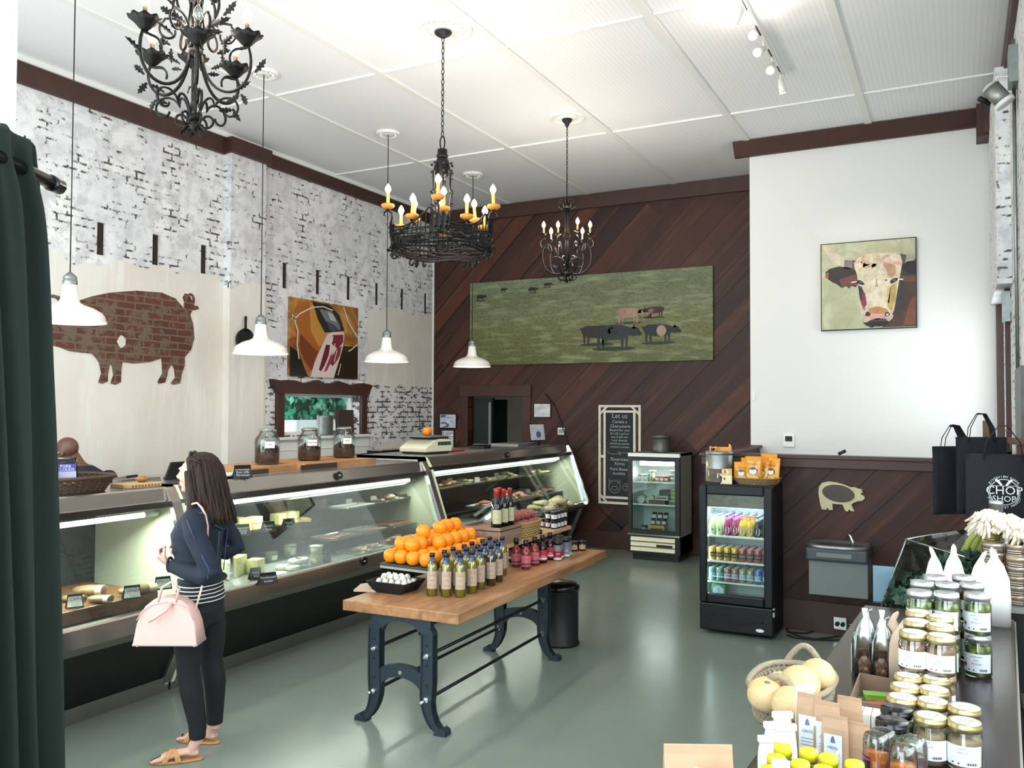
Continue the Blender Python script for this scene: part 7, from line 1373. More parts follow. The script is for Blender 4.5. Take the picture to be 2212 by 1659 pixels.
mat('lips', '#b06a62', .4); M().tube([hq(.084, -.022, -.056), hq(.095, 0, -.052), hq(.084, .022, -.056)], [.003, .0055, .003], 8).tube([hq(.083, -.018, -.058), hq(.093, 0, -.062), hq(.083, .018, -.058)], [.003, .006, .003], 8).obj('lips', 'lips', parent=W)
m = M(); sect(m, [(0, 0, .74, .105, .16), (-.01, 0, .82, .118, .170), (-.005, 0, .90, .112, .160), (.0, 0, .97, .095, .135)])
for H_, K_, A_ in (((-.005, .085, .84), KN, AN), ((-.005, -.085, .84), KF, AF)): m.tube([H_, (K_[0]+.005, K_[1], .68), (K_[0], K_[1], .56), K_, (K_[0]-.02, K_[1], .38), (A_[0]-.0, A_[1], .20), (A_[0], A_[1], .115)], [.096, .084, .068, .062, .063, .050, .045], 18)
part(m, 'jeans', 'black_jeans', vox=.008, it=6)
m = M(); sect(m, [(-.005, 0, .865, .128, .178), (0, 0, .92, .124, .172), (.0, 0, 1.02, .11, .15)], 28); part(m, 'striped_shirt', 'stripes', vox=.008, it=3)
m = M(); sect(m, [(-.01, 0, .975, .118, .158), (.005, 0, 1.04, .112, .150), (.02, 0, 1.14, .128, .158), (.022, 0, 1.24, .140, .175), (.0, 0, 1.32, .118, .185), (-.015, 0, 1.37, .090, .165), (-.015, 0, 1.405, .066, .09), (-.012, 0, 1.43, .058, .062)])
m.tube([(-.01, .155, 1.355), (-.035, .195, 1.26), (-.10, .215, 1.14), (-.135, .215, 1.06), (-.10, .205, 1.035), (.0, .17, 1.05), (.115, .125, 1.08)], [.062, .060, .056, .055, .054, .048, .040], 16)
m.tube([(-.01, -.155, 1.355), (-.045, -.20, 1.28), (-.10, -.24, 1.18), (-.13, -.245, 1.12), (-.08, -.22, 1.10), (.0, -.175, 1.12), (.09, -.13, 1.10)], [.062, .060, .055, .052, .052, .046, .038], 16)
J = part(m, 'denim_jacket', 'denim', vox=.007, it=5)
mat('stitch', '#3d5070', .9)
m = M().tube([(-.015+.067*math.cos(a), .068*math.sin(a), 1.435+.012*math.cos(a)) for a in [.5+ (2*PI-1.0)*k/20 for k in range(21)]], .013, 8); m.obj('collar', 'denim', parent=J)
m = M().tube([Vector((.128, .120, 1.083))+Vector((.0, math.cos(q)*.038, math.sin(q)*.038)) for q in [2*PI*k/20 for k in range(21)]], .007, 6, caps=False); m.obj('cuff', 'denim', parent=J)
m = M().tube([(-.012+.121*math.cos(a), .161*math.sin(a), .985) for a in [2*PI*k/36 for k in range(37)]], .010, 6, caps=False); m.obj('waistband', 'denim', parent=J)
for pl in ([(-.118, .12, 1.30), (-.128, .06, 1.275), (-.130, 0, 1.262), (-.128, -.06, 1.275), (-.118, -.12, 1.30)], [(-.128, .075, 1.26), (-.118, .065, 1.14), (-.112, .055, 1.02)], [(-.128, -.075, 1.26), (-.118, -.065, 1.14), (-.112, -.055, 1.02)], [(.0, .235, 1.35), (-.03, .255, 1.30), (-.06, .262, 1.24)], [(-.10, .272, 1.16), (-.14, .268, 1.08), (-.13, .262, 1.03)]):
 M().tube(pl, .0028, 4).obj('seam', 'stitch', parent=J)
m = M(); c0 = HC[2]
sect(m, [(.0, 0, 1.700, .02, .02), (.004, 0, 1.692, .060, .052), (-.002, 0, 1.665, .088, .078), (-.010, 0, 1.62, .100, .090), (-.022, 0, 1.57, .096, .094), (-.040, 0, 1.52, .088, .096), (-.055, 0, 1.46, .086, .100), (-.068, 0, 1.40, .088, .108), (-.082, 0, 1.34, .078, .110), (-.095, 0, 1.31, .045, .085)], 26)
for a, b in (((.050, .082, 1.60), 1), ((.050, -.080, 1.60), -1)): m.tube([a, (.035, b*.088, 1.52), (.02, b*.095, 1.44), (.022, b*.10, 1.37), (.035, b*.098, 1.32)], [.022, .028, .032, .028, .008], 10)
H = part(m, 'hair', 'hair', vox=.006, it=4)
m = M(); q = random.Random(4)
for k in range(70):
 a = .7+(2*PI-1.4)*k/69; s0 = .094+q.uniform(-.002, .006); ph = q.uniform(0, 6); pts = []
 for i in range(9):
  u = 1.66-.045*i; t = i/8; f0 = -.005-.085*t; r_ = s0*(1+.10*t)*(.80 if i == 0 else 1); pts.append((f0+r_*math.cos(a)+.006*math.sin(ph+i*1.1)*t, (r_*1.04)*math.sin(a)+.007*math.cos(ph+i*1.0)*t, u-q.uniform(0, .01)))
 m.tube(pts, [.007]*7+[.005, .002], 5)
m.obj('hair_strands', 'hair', parent=H)
t = thing('sunglasses', 'dark sunglasses pushed up on top of the woman head', 'sunglasses', WO); t.rotation_euler = W.rotation_euler
M().ball((.052, .03, 1.688), (.012, .028, .020), 10, 7).ball((.052, -.03, 1.688), (.012, .028, .020), 10, 7).tube([(.055, .01, 1.69), (.06, 0, 1.695), (.055, -.01, 1.69)], .004, 6).tube([(.05, .06, 1.685), (.01, .088, 1.66), (-.03, .095, 1.64)], .004, 6).tube([(.05, -.06, 1.685), (.01, -.088, 1.66), (-.03, -.095, 1.64)], .004, 6).obj('frame', 'black_gloss', parent=t)
mat('sandal', '#c08a58', .6, 0, .12, 30)
for i, (P, d, s, L, sd) in enumerate(FEET):
 t = thing('sandal', 'tan slide sandal with crossed straps on the woman %s foot' % ['nearer', 'farther'][i], 'sandal', WO, 0, 'woman sandals'); t.rotation_euler = W.rotation_euler
 out = []
 for k in range(24):
  a = 2*PI*k/24; x = .5+.53*math.cos(a); w_ = .040*(1+.18*(x-.5)); out.append(P(x, 0, w_*math.sin(a)*(abs(math.sin(a))**-.25 if abs(math.sin(a)) > .05 else 1)))
 M().loft([[p+Vector((0, 0, .001)) for p in out], [p+Vector((0, 0, .013)) for p in out]], True).obj('sole', 'sandal', parent=t)
 for a0, a1 in ((.44, .72), (.72, .44)):
  pts = [P(a0+(a1-a0)*k/8, .012+.058*math.sin(PI*k/8)**.8*(1-.12*k/8 if a1 > a0 else .88+.12*k/8), .045*math.cos(PI*k/8)) for k in range(9)]
  mm = M()
  for pa, pb in zip(pts, pts[1:]): mm.loft([[pa-d*.014, pa+d*.014, pa+d*.014+Vector((0, 0, .003)), pa-d*.014+Vector((0, 0, .003))], [pb-d*.014, pb+d*.014, pb+d*.014+Vector((0, 0, .003)), pb-d*.014+Vector((0, 0, .003))]], False)
  mm.obj('strap', 'sandal', parent=t)
 mm = M()
 for k in range(5):
  b = (-.030+.0145*k)*(-1 if sd > 0 else 1); mm.ball(P(.965, .028, b)+d*(.0, -.005, -.012, -.022, -.034)[k], (.006, .0055, .003), 8, 5)
  mm.obj('toenail', 'black_gloss', parent=W); mm = M()
# --- handbag
t = thing('handbag', 'pale pink domed leather handbag on the woman arm', 'handbag', WO); t.rotation_euler = W.rotation_euler
mat('pink_leather', '#d3aba2', .42, 0, .05, 60, bump=.15); mat('grey_leather', '#a39a96', .5)
B = Vector((.055, .295, .70)); rg = []
for y, k in ((-.072, .97), (-.060, 1.0), (.0, 1.015), (.060, 1.0), (.072, .97)):
 o = [(-.172*k, .0), (-.155*k, .105), (-.140*k, .15), (-.115*k, .195), (-.075*k, .228), (-.03*k, .242), (.03*k, .242), (.075*k, .228), (.115*k, .195), (.140*k, .15), (.155*k, .105), (.172*k, 0)]
 rg.append([(B.x-a, B.y+y*(1-.35*(z/.24)), B.z+.006+z*(1 if abs(y) < .07 else .985)) for a, z in o])
bag = M().loft(rg, True).obj('bag_body', 'pink_leather', parent=t, bevel=.0)
M().box(B.x-.170, B.x+.170, B.y-.070, B.y+.070, B.z, B.z+.010).obj('bag_base', 'grey_leather', parent=t)
for a in (-.15, .15):
 for y in (-.055, .055): M().lathe([(.001, -.008), (.006, -.007), (.006, 0), (.001, 0)], 10, (B.x+a, B.y+y, B.z)).obj('stud', 'chrome', parent=t)
M().tube([(B.x-a, B.y+.078-.022*(z/.24), B.z+z+.004) for a, z in [(-.150, .13), (-.12, .18), (-.07, .212), (0, .225), (.07, .212), (.12, .18), (.150, .13)]], .003, 6).obj('piping', 'pink_leather', parent=t)
M().tube([(B.x-.05, B.y+.045, B.z+.225), (B.x-.06, B.y+.05, B.z+.29), (B.x-.02, B.y+.04, B.z+.33), (B.x+.03, B.y+.04, B.z+.30), (B.x+.045, B.y+.045, B.z+.225)], .007, 8).obj('handle', 'pink_leather', parent=t)
M().tube([(B.x-.03, B.y+.055, B.z+.22), (B.x-.01, B.y+.085, B.z+.19), (B.x+.04, B.y+.098, B.z+.155), (B.x+.075, B.y+.095, B.z+.135)], .008, 8).obj('handle', 'pink_leather', parent=t)
m = M()
for k in range(6): m.ball((B.x-.045-.004*k, B.y+.04, B.z+.235+.013*k), (.006, .005, .008), 8, 5)
m.obj('chain', 'chrome', parent=t)
M().tube([(B.x-.13, B.y-.0, B.z+.16), (-.085, .20, 1.0), (-.085, .165, 1.12), (-.088, .150, 1.22), (-.088, .148, 1.30), (-.074, .146, 1.36), (-.050, .142, 1.40), (-.020, .130, 1.425), (.02, .12, 1.415), (.05, .11, 1.38)], .006, 8, flat=.5).obj('shoulder_strap', 'pink_leather', parent=t)
# --- the man behind the counter
MO = (-6.24, 4.62, 0); FM = (-.98, -.10); W2 = thing('person', 'bald man in a navy shirt, back turned, behind the display case', 'person', MO); W2.rotation_euler = (0, 0, math.atan2(FM[1], FM[0]))
m = M(); q2 = head(m, (.14, .10, 1.595), 1.02, look=.25, tilt=.42)
m.tube([(.0, .0, 1.40), (.06, .05, 1.47), (.10, .08, 1.55)], [.075, .062, .060], 14)
sect(m, [(-.05, -.04, .85, .11, .16), (-.05, -.04, 1.0, .11, .15), (-.03, -.03, 1.2, .12, .18), (.0, -.01, 1.38, .09, .17), (.02, 0, 1.44, .06, .08)])
for s in (-1, 1): m.tube([(-.0, s*.17, 1.38), (.05, s*.24, 1.24), (.14, s*.26, 1.10), (.30, s*.16, 1.06), (.38, s*.10, 1.06)], [.06, .05, .045, .04, .028], 12); m.tube([(-.05, s*.09-.04, .88), (-.03, s*.10-.04, .5), (-.05, s*.10-.04, .09)], [.085, .06, .04], 14); m.tube([(-.11, s*.10-.04, .03), (-.02, s*.11-.04, .045), (.12, s*.12-.04, .03)], [.03, .04, .03], 12, flat=.8); hand(m, (.38, s*.10, 1.06), (1, 0, -.1), (0, -s, -.4), s, .7)
part(m, 'body', 'skin_brown', par=W2, vox=.0065, it=4)
m = M(); sect(m, [(-.05, -.04, .84, .135, .19), (-.055, -.04, 1.0, .135, .185), (-.04, -.035, 1.2, .145, .215), (-.01, -.015, 1.33, .13, .24), (.015, 0, 1.40, .105, .19), (.03, .015, 1.455, .085, .11), (.045, .03, 1.485, .075, .078)], 24)
for s in (-1, 1): m.tube([(0, s*.16, 1.38), (.02, s*.235, 1.30), (.06, s*.27, 1.20), (.12, s*.275, 1.12)], [.085, .078, .070, .066], 16)
part(m, 'shirt', 'navy', par=W2, vox=.009, it=6)
m = M()
for s in (-1, 1): m.tube([(-.05, s*.085-.04, .90), (-.03, s*.10-.04, .5), (-.05, s*.10-.04, .07)], [.11, .085, .07], 16)
part(m, 'trousers', 'black_jeans', par=W2, vox=.010, it=5)
m = M().tube([q2(.0, .080, .0), q2(.05, .076, .012), q2(.09, .055, .015), q2(.10, 0, .012), q2(.09, -.055, .015), q2(.05, -.076, .012), q2(.0, -.08, .0)], .003, 6); g_ = m.obj('spectacles', 'steel', label='thin metal spectacles on the bald man', cat='spectacles'); g_.location = MO; g_.rotation_euler = W2.rotation_euler
# ================================================================ curtain, rod
n = N('velvet'); n.set(Roughness=.9); n.b.inputs['Sheen Weight'].default_value = .12; n.b.inputs['Sheen Roughness'].default_value = .4; f = n.noise(n.map(n.obj(), (1, 1, .3)), 6, 4); n.col(n.mix(f, '#07120d', '#0f2118')); n.b.inputs['Sheen Tint'].default_value = lin('#1c3f2e'); MAT['velvet'] = n.m
E1 = EYEP+ray(122, 395)*2.02; E0 = EYEP+ray(60, 352)*1.90; dirn = (E1-E0); dirn.z = 0; dirn.normalize()
E1.z = 2.47
t = thing('curtain', 'dark green velvet curtain gathered on a black rod at the left edge', 'curtain', (E1.x, E1.y, 0)); sd = Vector((-dirn.y, dirn.x, 0))
W_ = 1.1; m = M(); rows = [2.50+.045, 2.50, 2.47, 2.42, 2.36, 2.25, 1.9, 1.5, 1.1, .7, .3, .01]; NC = 150; rg = []
for z in rows:
 low = max(0, (2.5-z)/2.5); r = []
 for k in range(NC+1):
  u = k/NC; x = -.085-u*W_*(1)+(.0+.34*low**.6)*(1-u)*.62; amp = (.025 if z > 2.4 else .030+.03*low); ph = 2*PI*u*13+.5*math.sin(6*u)+low*.6
  y = amp*math.sin(ph)+.012*math.sin(2.3*ph+low*4); p = E1+dirn*x+sd*(y*(1 if z < 2.46 else .7)+.0); p.z = z+(.012*math.sin(ph*1.0) if z > 2.44 else 0); r.append(p)
 rg.append(r)
o = m.loft(rg, True, False, False).obj('cloth', 'velvet', parent=t, world=True); sm_ = o.modifiers.new('solid', 'SOLIDIFY'); sm_.thickness = .006; sb = o.modifiers.new('sub', 'SUBSURF'); sb.levels = 1; sb.render_levels = 1
rt = thing('curtain_rod', 'black curtain rod with a rounded end cap, upper left', 'curtain rod', (E1.x, E1.y, E1.z))
M().tube([E1-dirn*1.4, E1-dirn*.02], .0155, 16).obj('rod', 'black_gloss', parent=rt, world=True); M().tube([E1-dirn*.03, E1-dirn*.028, E1-dirn*.012, E1-dirn*.010, E1+dirn*.012, E1+dirn*.018], [.016, .019, .019, .0165, .0185, .012], 18).obj('end_cap', 'black_gloss', parent=rt, world=True)
# ================================================================ dark table of jars on the right
HZ = 1.05
t = thing('dark_side_table', 'glossy dark wooden table along the right wall, crowded with jars', 'table', (-.15, 2.8, 0))
def rt(y, s): return (.105+.041*(y-2.0)) - (.60 if s else 0)
M().prism([(rt(1.3, 1), 1.3), (rt(1.3, 0), 1.3), (rt(4.32, 0), 4.32), (rt(4.32, 1), 4.32)], (0, 0, HZ-.035), (1, 0, 0), (0, 1, 0), (0, 0, .035)).obj('tabletop', 'dark_table', parent=t, world=True, bevel=.004)
M().prism([(rt(1.3, 0), 1.3), (rt(1.3, 0)+.006, 1.3), (rt(4.32, 0)+.006, 4.32), (rt(4.32, 0), 4.32)], (0, 0, HZ-.03), (1, 0, 0), (0, 1, 0), (0, 0, .022)).obj('edge_strip', 'steel', parent=t, world=True)
for y, s in ((1.36, 1), (1.36, 0), (4.24, 1), (4.24, 0)): x = rt(y, s)+(.03 if s else -.09); M().box(x, x+.06, y-.03, y+.03, 0, HZ-.035).obj('leg', 'dark_table', parent=t, world=True)
M().prism([(rt(3.2, 0)+.02, 2.0), (rt(3.2, 0)+.10, 2.0), (rt(3.6, 0)+.10, 3.75), (rt(3.6, 0)+.02, 3.75)], (0, 0, .87), (1, 0, 0), (0, 1, 0), (0, 0, .03)).obj('lower_leaf', 'dark_table', parent=t, world=True)
for y in (2.1, 3.65): M().box(rt(y, 0)-.08, rt(y, 0)+.09, y-.02, y+.02, .84, .87).obj('bracket', 'black_metal', parent=t, world=True)
FJ = -PI/2-.12
def bend_at(r, z, face): return lambda x, y: Vector((r*math.cos(face+x/r), r*math.sin(face+x/r), z+y))
n = N('apple_butter'); n.set(Roughness=.25); n.col(n.mix(n.noise(n.obj(), 60, 3), '#9a6a4c', '#b58462')); MAT['apple_butter'] = n.m
n = N('pickles'); n.set(Roughness=.25); vv_ = n.n('ShaderNodeTexVoronoi'); vv_.inputs['Scale'].default_value = 42; n.l(n.obj(), vv_.inputs['Vector']); n.col(n.ramp(vv_.outputs['Distance'], [(.1, '#c9cf8e'), (.35, '#9aa052'), (.6, '#5d6a2c')])); MAT['pickles'] = n.m
n = N('salsa'); n.set(Roughness=.25); n.col(n.ramp(n.noise(n.obj(), 70, 3), [(.35, '#7a1c12'), (.55, '#b03a1c'), (.75, '#5d6a2c')])); MAT['salsa'] = n.m
mat('gold_lid', '#b9a878', .3, .75); mat('silver_lid', '#c3c6c8', .28, .8); mat('amber_liquid', '#d5702a', .12); mat('honey', '#54290f', .1); mat('yellow_cap', '#e9e12a', .35); mat('mustard', '#c0a07a', .3)
def big_jar(nm, fill, lidm, lab, H_=.115, r=.0425, top=.9, lidtxt=True, labc='#f3f4f2', red=False):
 t = thing('glass_jar', nm, 'jar', (0, 0, 0)); b = H_-.018
 M().lathe([(.001, 0), (r*.92, 0), (r, .006), (r, b*.84), (r*.86, b*.95), (r*.86, b)], 24).obj('glass', 'jar_glass', parent=t)
 M().lathe([(.001, .004), (r*.93, .004), (r*.95, .01), (r*.95, b*top*.84), (r*.90, b*top*.9), (.001, b*top*.9)], 20).obj('contents', fill, parent=t)
 M().lathe([(r*.88, b-.004), (r*.93, b-.004), (r*.93, b+.002), (r*.96, b+.003), (r*.96, b+.009), (r*.93, b+.010), (r*.93, b+.016), (r*.90, H_), (.001, H_)], 26).obj('lid', lidm, parent=t)
 m = M().col(labc).lathe([(r+.0005, b*.14), (r+.0005, b*.66)], 16, a0=FJ-1.15, a1=FJ+1.15, caps=False)
 if red: m.col('#a33434').poly([bend_at(r+.0011, 0, FJ)(x, y) for x, y in ((-.045, b*.28), (-.034, b*.28), (-.034, b*.38), (-.045, b*.38))])
 m.col('#7f93bb' if lab != 2 else '#5d6f9a')
 for i, s in enumerate((('RIVERVIEW', 'APPLE', 'BUTTER') if lab == 1 else ('RIVERVIEW', 'DILL', 'PICKLES')) if lab else ('FARM', 'SAUCE')): m.text(s, .0085 if i else .0075, 0, 0, 0, bend=bend_at(r+.0012, b*(.56-.10*i), FJ))
 m.col('#26282e')
 for k in range(9): m.poly([bend_at(r+.0012, 0, FJ)(x, y) for x, y in ((.010+.0028*k, b*.19), (.0112+.0028*k+.0008*(k % 2), b*.19), (.0112+.0028*k+.0008*(k % 2), b*.25), (.010+.0028*k, b*.25))])
 m.poly([bend_at(r+.0012, 0, FJ)(x, y) for x, y in ((-.026, b*.19), (-.006, b*.19), (-.006, b*.225), (-.026, b*.225))]); m.obj('sticker', 'printed', parent=t)
 if lidtxt:
  m = M().col('#efece2').lathe([(.001, H_+.0003), (r*.74, H_+.0003)], 20, caps=False); m.col('#4b4a44').text('CHOP', r*.36, (.0, -.002, H_+.0006), (1, 0, 0), (0, 1, 0), .0002).text('SHOP', r*.30, (.0, -.016, H_+.0006), (1, 0, 0), (0, 1, 0), .0002); m.obj('lid_sticker', 'printed', parent=t)
 return t
AB = big_jar('jar of brown apple butter with gold lid', 'apple_butter', 'gold_lid', 1); MU = big_jar('jar of tan spread with gold lid', 'mustard', 'gold_lid', 0, top=.86); BK = big_jar('squat jar with black lid', 'pickles', 'black_gloss', 0, lidtxt=False)
PJ = big_jar('jar of pickles with silver lid', 'pickles', 'silver_lid', 2, H_=.138, r=.043, lidtxt=False, top=.96, labc='#e6ecf6', red=True); SJ = big_jar('jar of red salsa with silver lid', 'salsa', 'silver_lid', 2, H_=.138, r=.043, lidtxt=False, top=.96, labc='#e6ecf6', red=True)
uj = {}
def putj(src, p, lb, grp):
 if src.name not in uj: uj[src.name] = 1; src.location = p; src['label'] = lb; src['group'] = grp; src.rotation_euler.z = R.uniform(-.1, .1)
 else: dup(src, p, R.uniform(-.12, .12), lb, grp)
G1 = 'gold-lidded jars on the dark table'
def lid_at(px, py, zt, z0): p = atz(px, py, zt); return (p.x, p.y, z0+.0005)
for src, px, py, lb in ((MU, 2083, 1557, 'tan spread jar at the front right corner of the jar block'), (MU, 2083, 1526, 'gold-lidded jar right behind the front right corner jar'), (MU, 2009, 1545, 'tan spread jar next left of the front right corner jar'), (MU, 2013, 1512, 'gold-lidded jar behind the second front jar'), (MU, 2017, 1487, 'gold-lidded jar third back in the middle column'), (MU, 2021, 1463, 'gold-lidded jar fourth back in the middle column'),
  (MU, 1948, 1504, 'gold-lidded jar just behind the two black lids'), (AB, 1955, 1480, 'gold-lidded jar second behind the black lids'), (AB, 1962, 1458, 'gold-lidded jar third behind the black lids'), (BK, 1927, 1556, 'black-lidded jar nearer to the amber bottles'), (BK, 1937, 1529, 'black-lidded jar behind the nearer black lid')):
 putj(src, lid_at(px, py, HZ+.115, HZ), lb, G1 if src is not BK else 'black-lidded jars')
z2 = HZ+.1155
for k, (px, py, lb) in enumerate(((1973, 1364, 'apple butter jar on the second tier, front left'), (2032, 1372, 'apple butter jar on the second tier, front right'), (2032, 1350, 'apple butter jar on the second tier, right, second back'), (2031, 1331, 'apple butter jar on the second tier, right, third back'), (1980, 1340, 'apple butter jar on the second tier, left, second back'), (1984, 1320, 'apple butter jar on the second tier, left, third back'))):
 p = atz(px, py, HZ+.2305); putj(AB, (p.x, p.y, z2+.0005), lb, G1); putj(AB, (p.x, p.y, HZ+.0005), lb.replace('on the second tier', 'on the table under the second tier'), G1)
p = atz(2046, 1440, HZ+.115);
G3 = 'silver-lidded jars on the dark table'
for src, px, py, lb in ((PJ, 2111, 1281, 'right front stack'), (PJ, 2044, 1279, 'middle front stack'), (PJ, 1986, 1275, 'left front stack'), (SJ, 2099, 1259, 'right second stack'), (PJ, 2045, 1258, 'middle second stack'), (PJ, 1992, 1255, 'left second stack'), (SJ, 2082, 1243, 'right back stack'), (PJ, 2020, 1243, 'middle back stack')):
 p = atz(px, py, HZ+.2775)
 for L in (0, 1): putj(src, (p.x, p.y, HZ+.0005+.1385*L), 'silver-lidded jar of %s, %s of the %s' % ('pickles' if src is PJ else 'red salsa', ['lower', 'upper'][L], lb), G3)
# --- white tall paper bags and clear bags
def tallbag(px, py, zt, w_, d_, lb, mt='paper', twist=.03, rz=0, foot=None, name='paper_bag', grp='white paper bags behind the jars', h=None, lab=None):
 fwd_p = atz(px, py, zt); t = thing(name, lb, 'bag', (fwd_p.x, fwd_p.y, foot or HZ+.0005), rz, grp); H_ = zt-(foot or HZ); rg = []
 for k, (f, g, s) in enumerate(((0, 1, 0), (.35, 1.02, 0), (.62, .95, .1), (.80, .62, .2), (.90, .28, .3), (1.0, .22, 1.0), (1.04, .05, 1.4))):
  rg.append([(w_*g*(abs(math.cos(a))**.6)*(1 if math.cos(a) > 0 else -1)+twist*s, d_*(g if k < 4 else .2)*(abs(math.sin(a))**.6)*(1 if math.sin(a) > 0 else -1), H_*f) for a in [2*PI*q/20 for q in range(20)]])
 M().loft(rg, True).obj('bag', mt, parent=t)
 if lab: M().col('#eef0f2').prism([(-w_*.55, H_*.10), (w_*.55, H_*.10), (w_*.55, H_*.5), (-w_*.55, H_*.5)], (0, -d_*1.03, 0), (1, 0, 0), (0, 0, 1), (0, -.001, 0)).col('#556078').text('mix', .02, (0, -d_*1.03-.0015, H_*.38), (1, 0, 0), (0, 0, 1)).obj('sticker', 'printed', parent=t)
 return t
tallbag(2150, 1190, 1.36, .055, .035, 'tall white paper bag standing at the far right end of the table', twist=-.01); tallbag(2115, 1195, 1.34, .04, .03, 'white paper bag with a pointed top left of the tall right one', twist=.02)
tallbag(2060, 1182, 1.36, .045, .03, 'broad white paper bag with tan band in the middle of the back row', twist=0); tallbag(2020, 1188, 1.34, .04, .03, 'white paper bag with bent tip, leftmost of the back row', twist=-.015)
n = N('nut_mix'); n.set(Roughness=.4); n.col(n.ramp(n.noise(n.obj(), 50, 4, .7), [(.35, '#2e1a12'), (.55, '#7a5540'), (.7, '#c9b29a')])); MAT['nut_mix'] = n.m
for px, py, zt, lb, mt in ((1868, 1318, 1.27, 'clear bag of nut mix with a white paper neck, leftmost', 'film'), (1905, 1335, 1.25, 'kraft topped clear bag beside the leftmost nut mix bag', 'film'), (1925, 1325, 1.26, 'tan paper bag behind the clear nut mix bags', 'kraft_light'), (1945, 1340, 1.25, 'tan paper bag with folded tip beside the apple butter jars', 'kraft_light')):
 if 'kraft_light' not in MAT: mat('kraft_light', '#cbb198', .7, 0, .15, 20)
 b = tallbag(px, py, zt, .042, .03, lb, mt, name='gift_bag', grp='clear and tan bags beside the jars', twist=.015)
 if mt == 'film': M().lathe([(.001, .002), (.034, .002), (.036, .05), (.028, .085), (.001, .09)], 14).obj('nuts', 'nut_mix', parent=b); M().lathe([(.026, .135), (.016, .17), (.006, .20), (.010, .225)], 12, caps=False).obj('paper_neck', 'paper', parent=b); M().col('#dcd9c6').box(-.043, -.041, -.016, .016, .01, .10).obj('side_sticker', 'printed', parent=b)
# --- melon basket
mat('seagrass', '#938670', .85, 0, .45, 90, bump=.7)
bp = atz(1712, 1540, HZ); BCX, BCY = bp.x, bp.y
bk = woven('melon_basket', BCX, BCY, HZ, .098, .15, .10, .16, 'woven seagrass basket of melons with rope handles at the table edge', 'basket', 'seagrass', 11, 48, rim=.010, rz=-.04)
for y, s in ((.172, 1), (-.172, -1)):
 M().tube([(-.055+.11*k/14, y+s*.010*math.sin(PI*k/14), .10+.055*math.sin(PI*k/14)) for k in range(15)], .010, 9).obj('rope_handle', 'seagrass', parent=bk)
mat('melon', '#cfa777', .7, 0, .12, 6, bump=.15)
n = N('melon'); n.set(Roughness=.65); vo = n.n('ShaderNodeTexVoronoi', feature='DISTANCE_TO_EDGE'); vo.inputs['Scale'].default_value = 60; n.l(n.obj(), vo.inputs['Vector']); b_ = n.ramp(n.noise(n.obj(), 7, 4), [(.35, '#c29a62'), (.6, '#d9b888')]); n.col(n.mix(n.ramp(vo.outputs['Distance'], [(0, (.5, .5, .5, 1)), (.08, (0, 0, 0, 1))]), b_, '#e2cda6')); n.bump(vo.outputs['Distance'], -.3, .003); MAT['melon'] = n.m
for i, (px, py, z, r_, lb) in enumerate(((1655, 1500, 1.15, .052, 'pale round melon with its stem scar, at the left of the basket'), (1706, 1520, 1.15, .050, 'melon at the front of the basket beneath the others'), (1728, 1478, 1.175, .056, 'big melon in the middle of the basket'), (1766, 1458, 1.18, .050, 'orange-brown melon against the cardboard tray'), (1686, 1482, 1.14, .045, 'partly hidden melon behind the left one'))):
 p = atz(px, py, z); t = thing('melon', lb, 'melon', tuple(p), 0, 'melons in the basket'); M().ball((0, 0, 0), (r_, r_*.97, r_*.93), 26, 18, warp=.012).obj('rind', 'melon', parent=t)
 if i == 0: M().lathe([(.001, .0), (.008, .0), (.009, .003), (.001, .002)], 10, (0, 0, 0)).obj('stem_scar', 'grey_wood', parent=t).location = (.012, -.044, .046)
# --- trays of bars and packets
def open_tray(nm, P4, z0, h, mt, lb, floor=True):
 t = thing(nm, lb, 'tray', (sum(p[0] for p in P4)/4, sum(p[1] for p in P4)/4, z0)); P4 = [Vector((p[0], p[1], 0)) for p in P4]; c = sum(P4, Vector())/4
 m = M()
 for a, b in zip(P4, P4[1:]+P4[:1]):
  n_ = (c-(a+b)/2).normalized()*.004; m = M(); m.loft([[a+Vector((0, 0, z0)), b+Vector((0, 0, z0)), b+n_+Vector((0, 0, z0)), a+n_+Vector((0, 0, z0))], [a+Vector((0, 0, z0+h)), b+Vector((0, 0, z0+h)), b+n_+Vector((0, 0, z0+h)), a+n_+Vector((0, 0, z0+h))]], False).obj('side', mt, parent=t, world=True)
 M().prism([(p.x, p.y) for p in P4], (0, 0, z0), (1, 0, 0), (0, 1, 0), (0, 0, .004)).obj('base', mt, parent=t, world=True); return t
mat('carton_brown', '#7d6453', .8, 0, .1, 10); mat('carton_white', '#e9eaea', .7)
open_tray('cardboard_tray', [(-.285, 2.62), (-.115, 2.60), (-.09, 2.86), (-.285, 2.90)], HZ+.0005, .085, 'carton_brown', 'brown cardboard tray of coloured snack bars between melons and jars')
gb = 'wrapped snack bars in the brown tray'
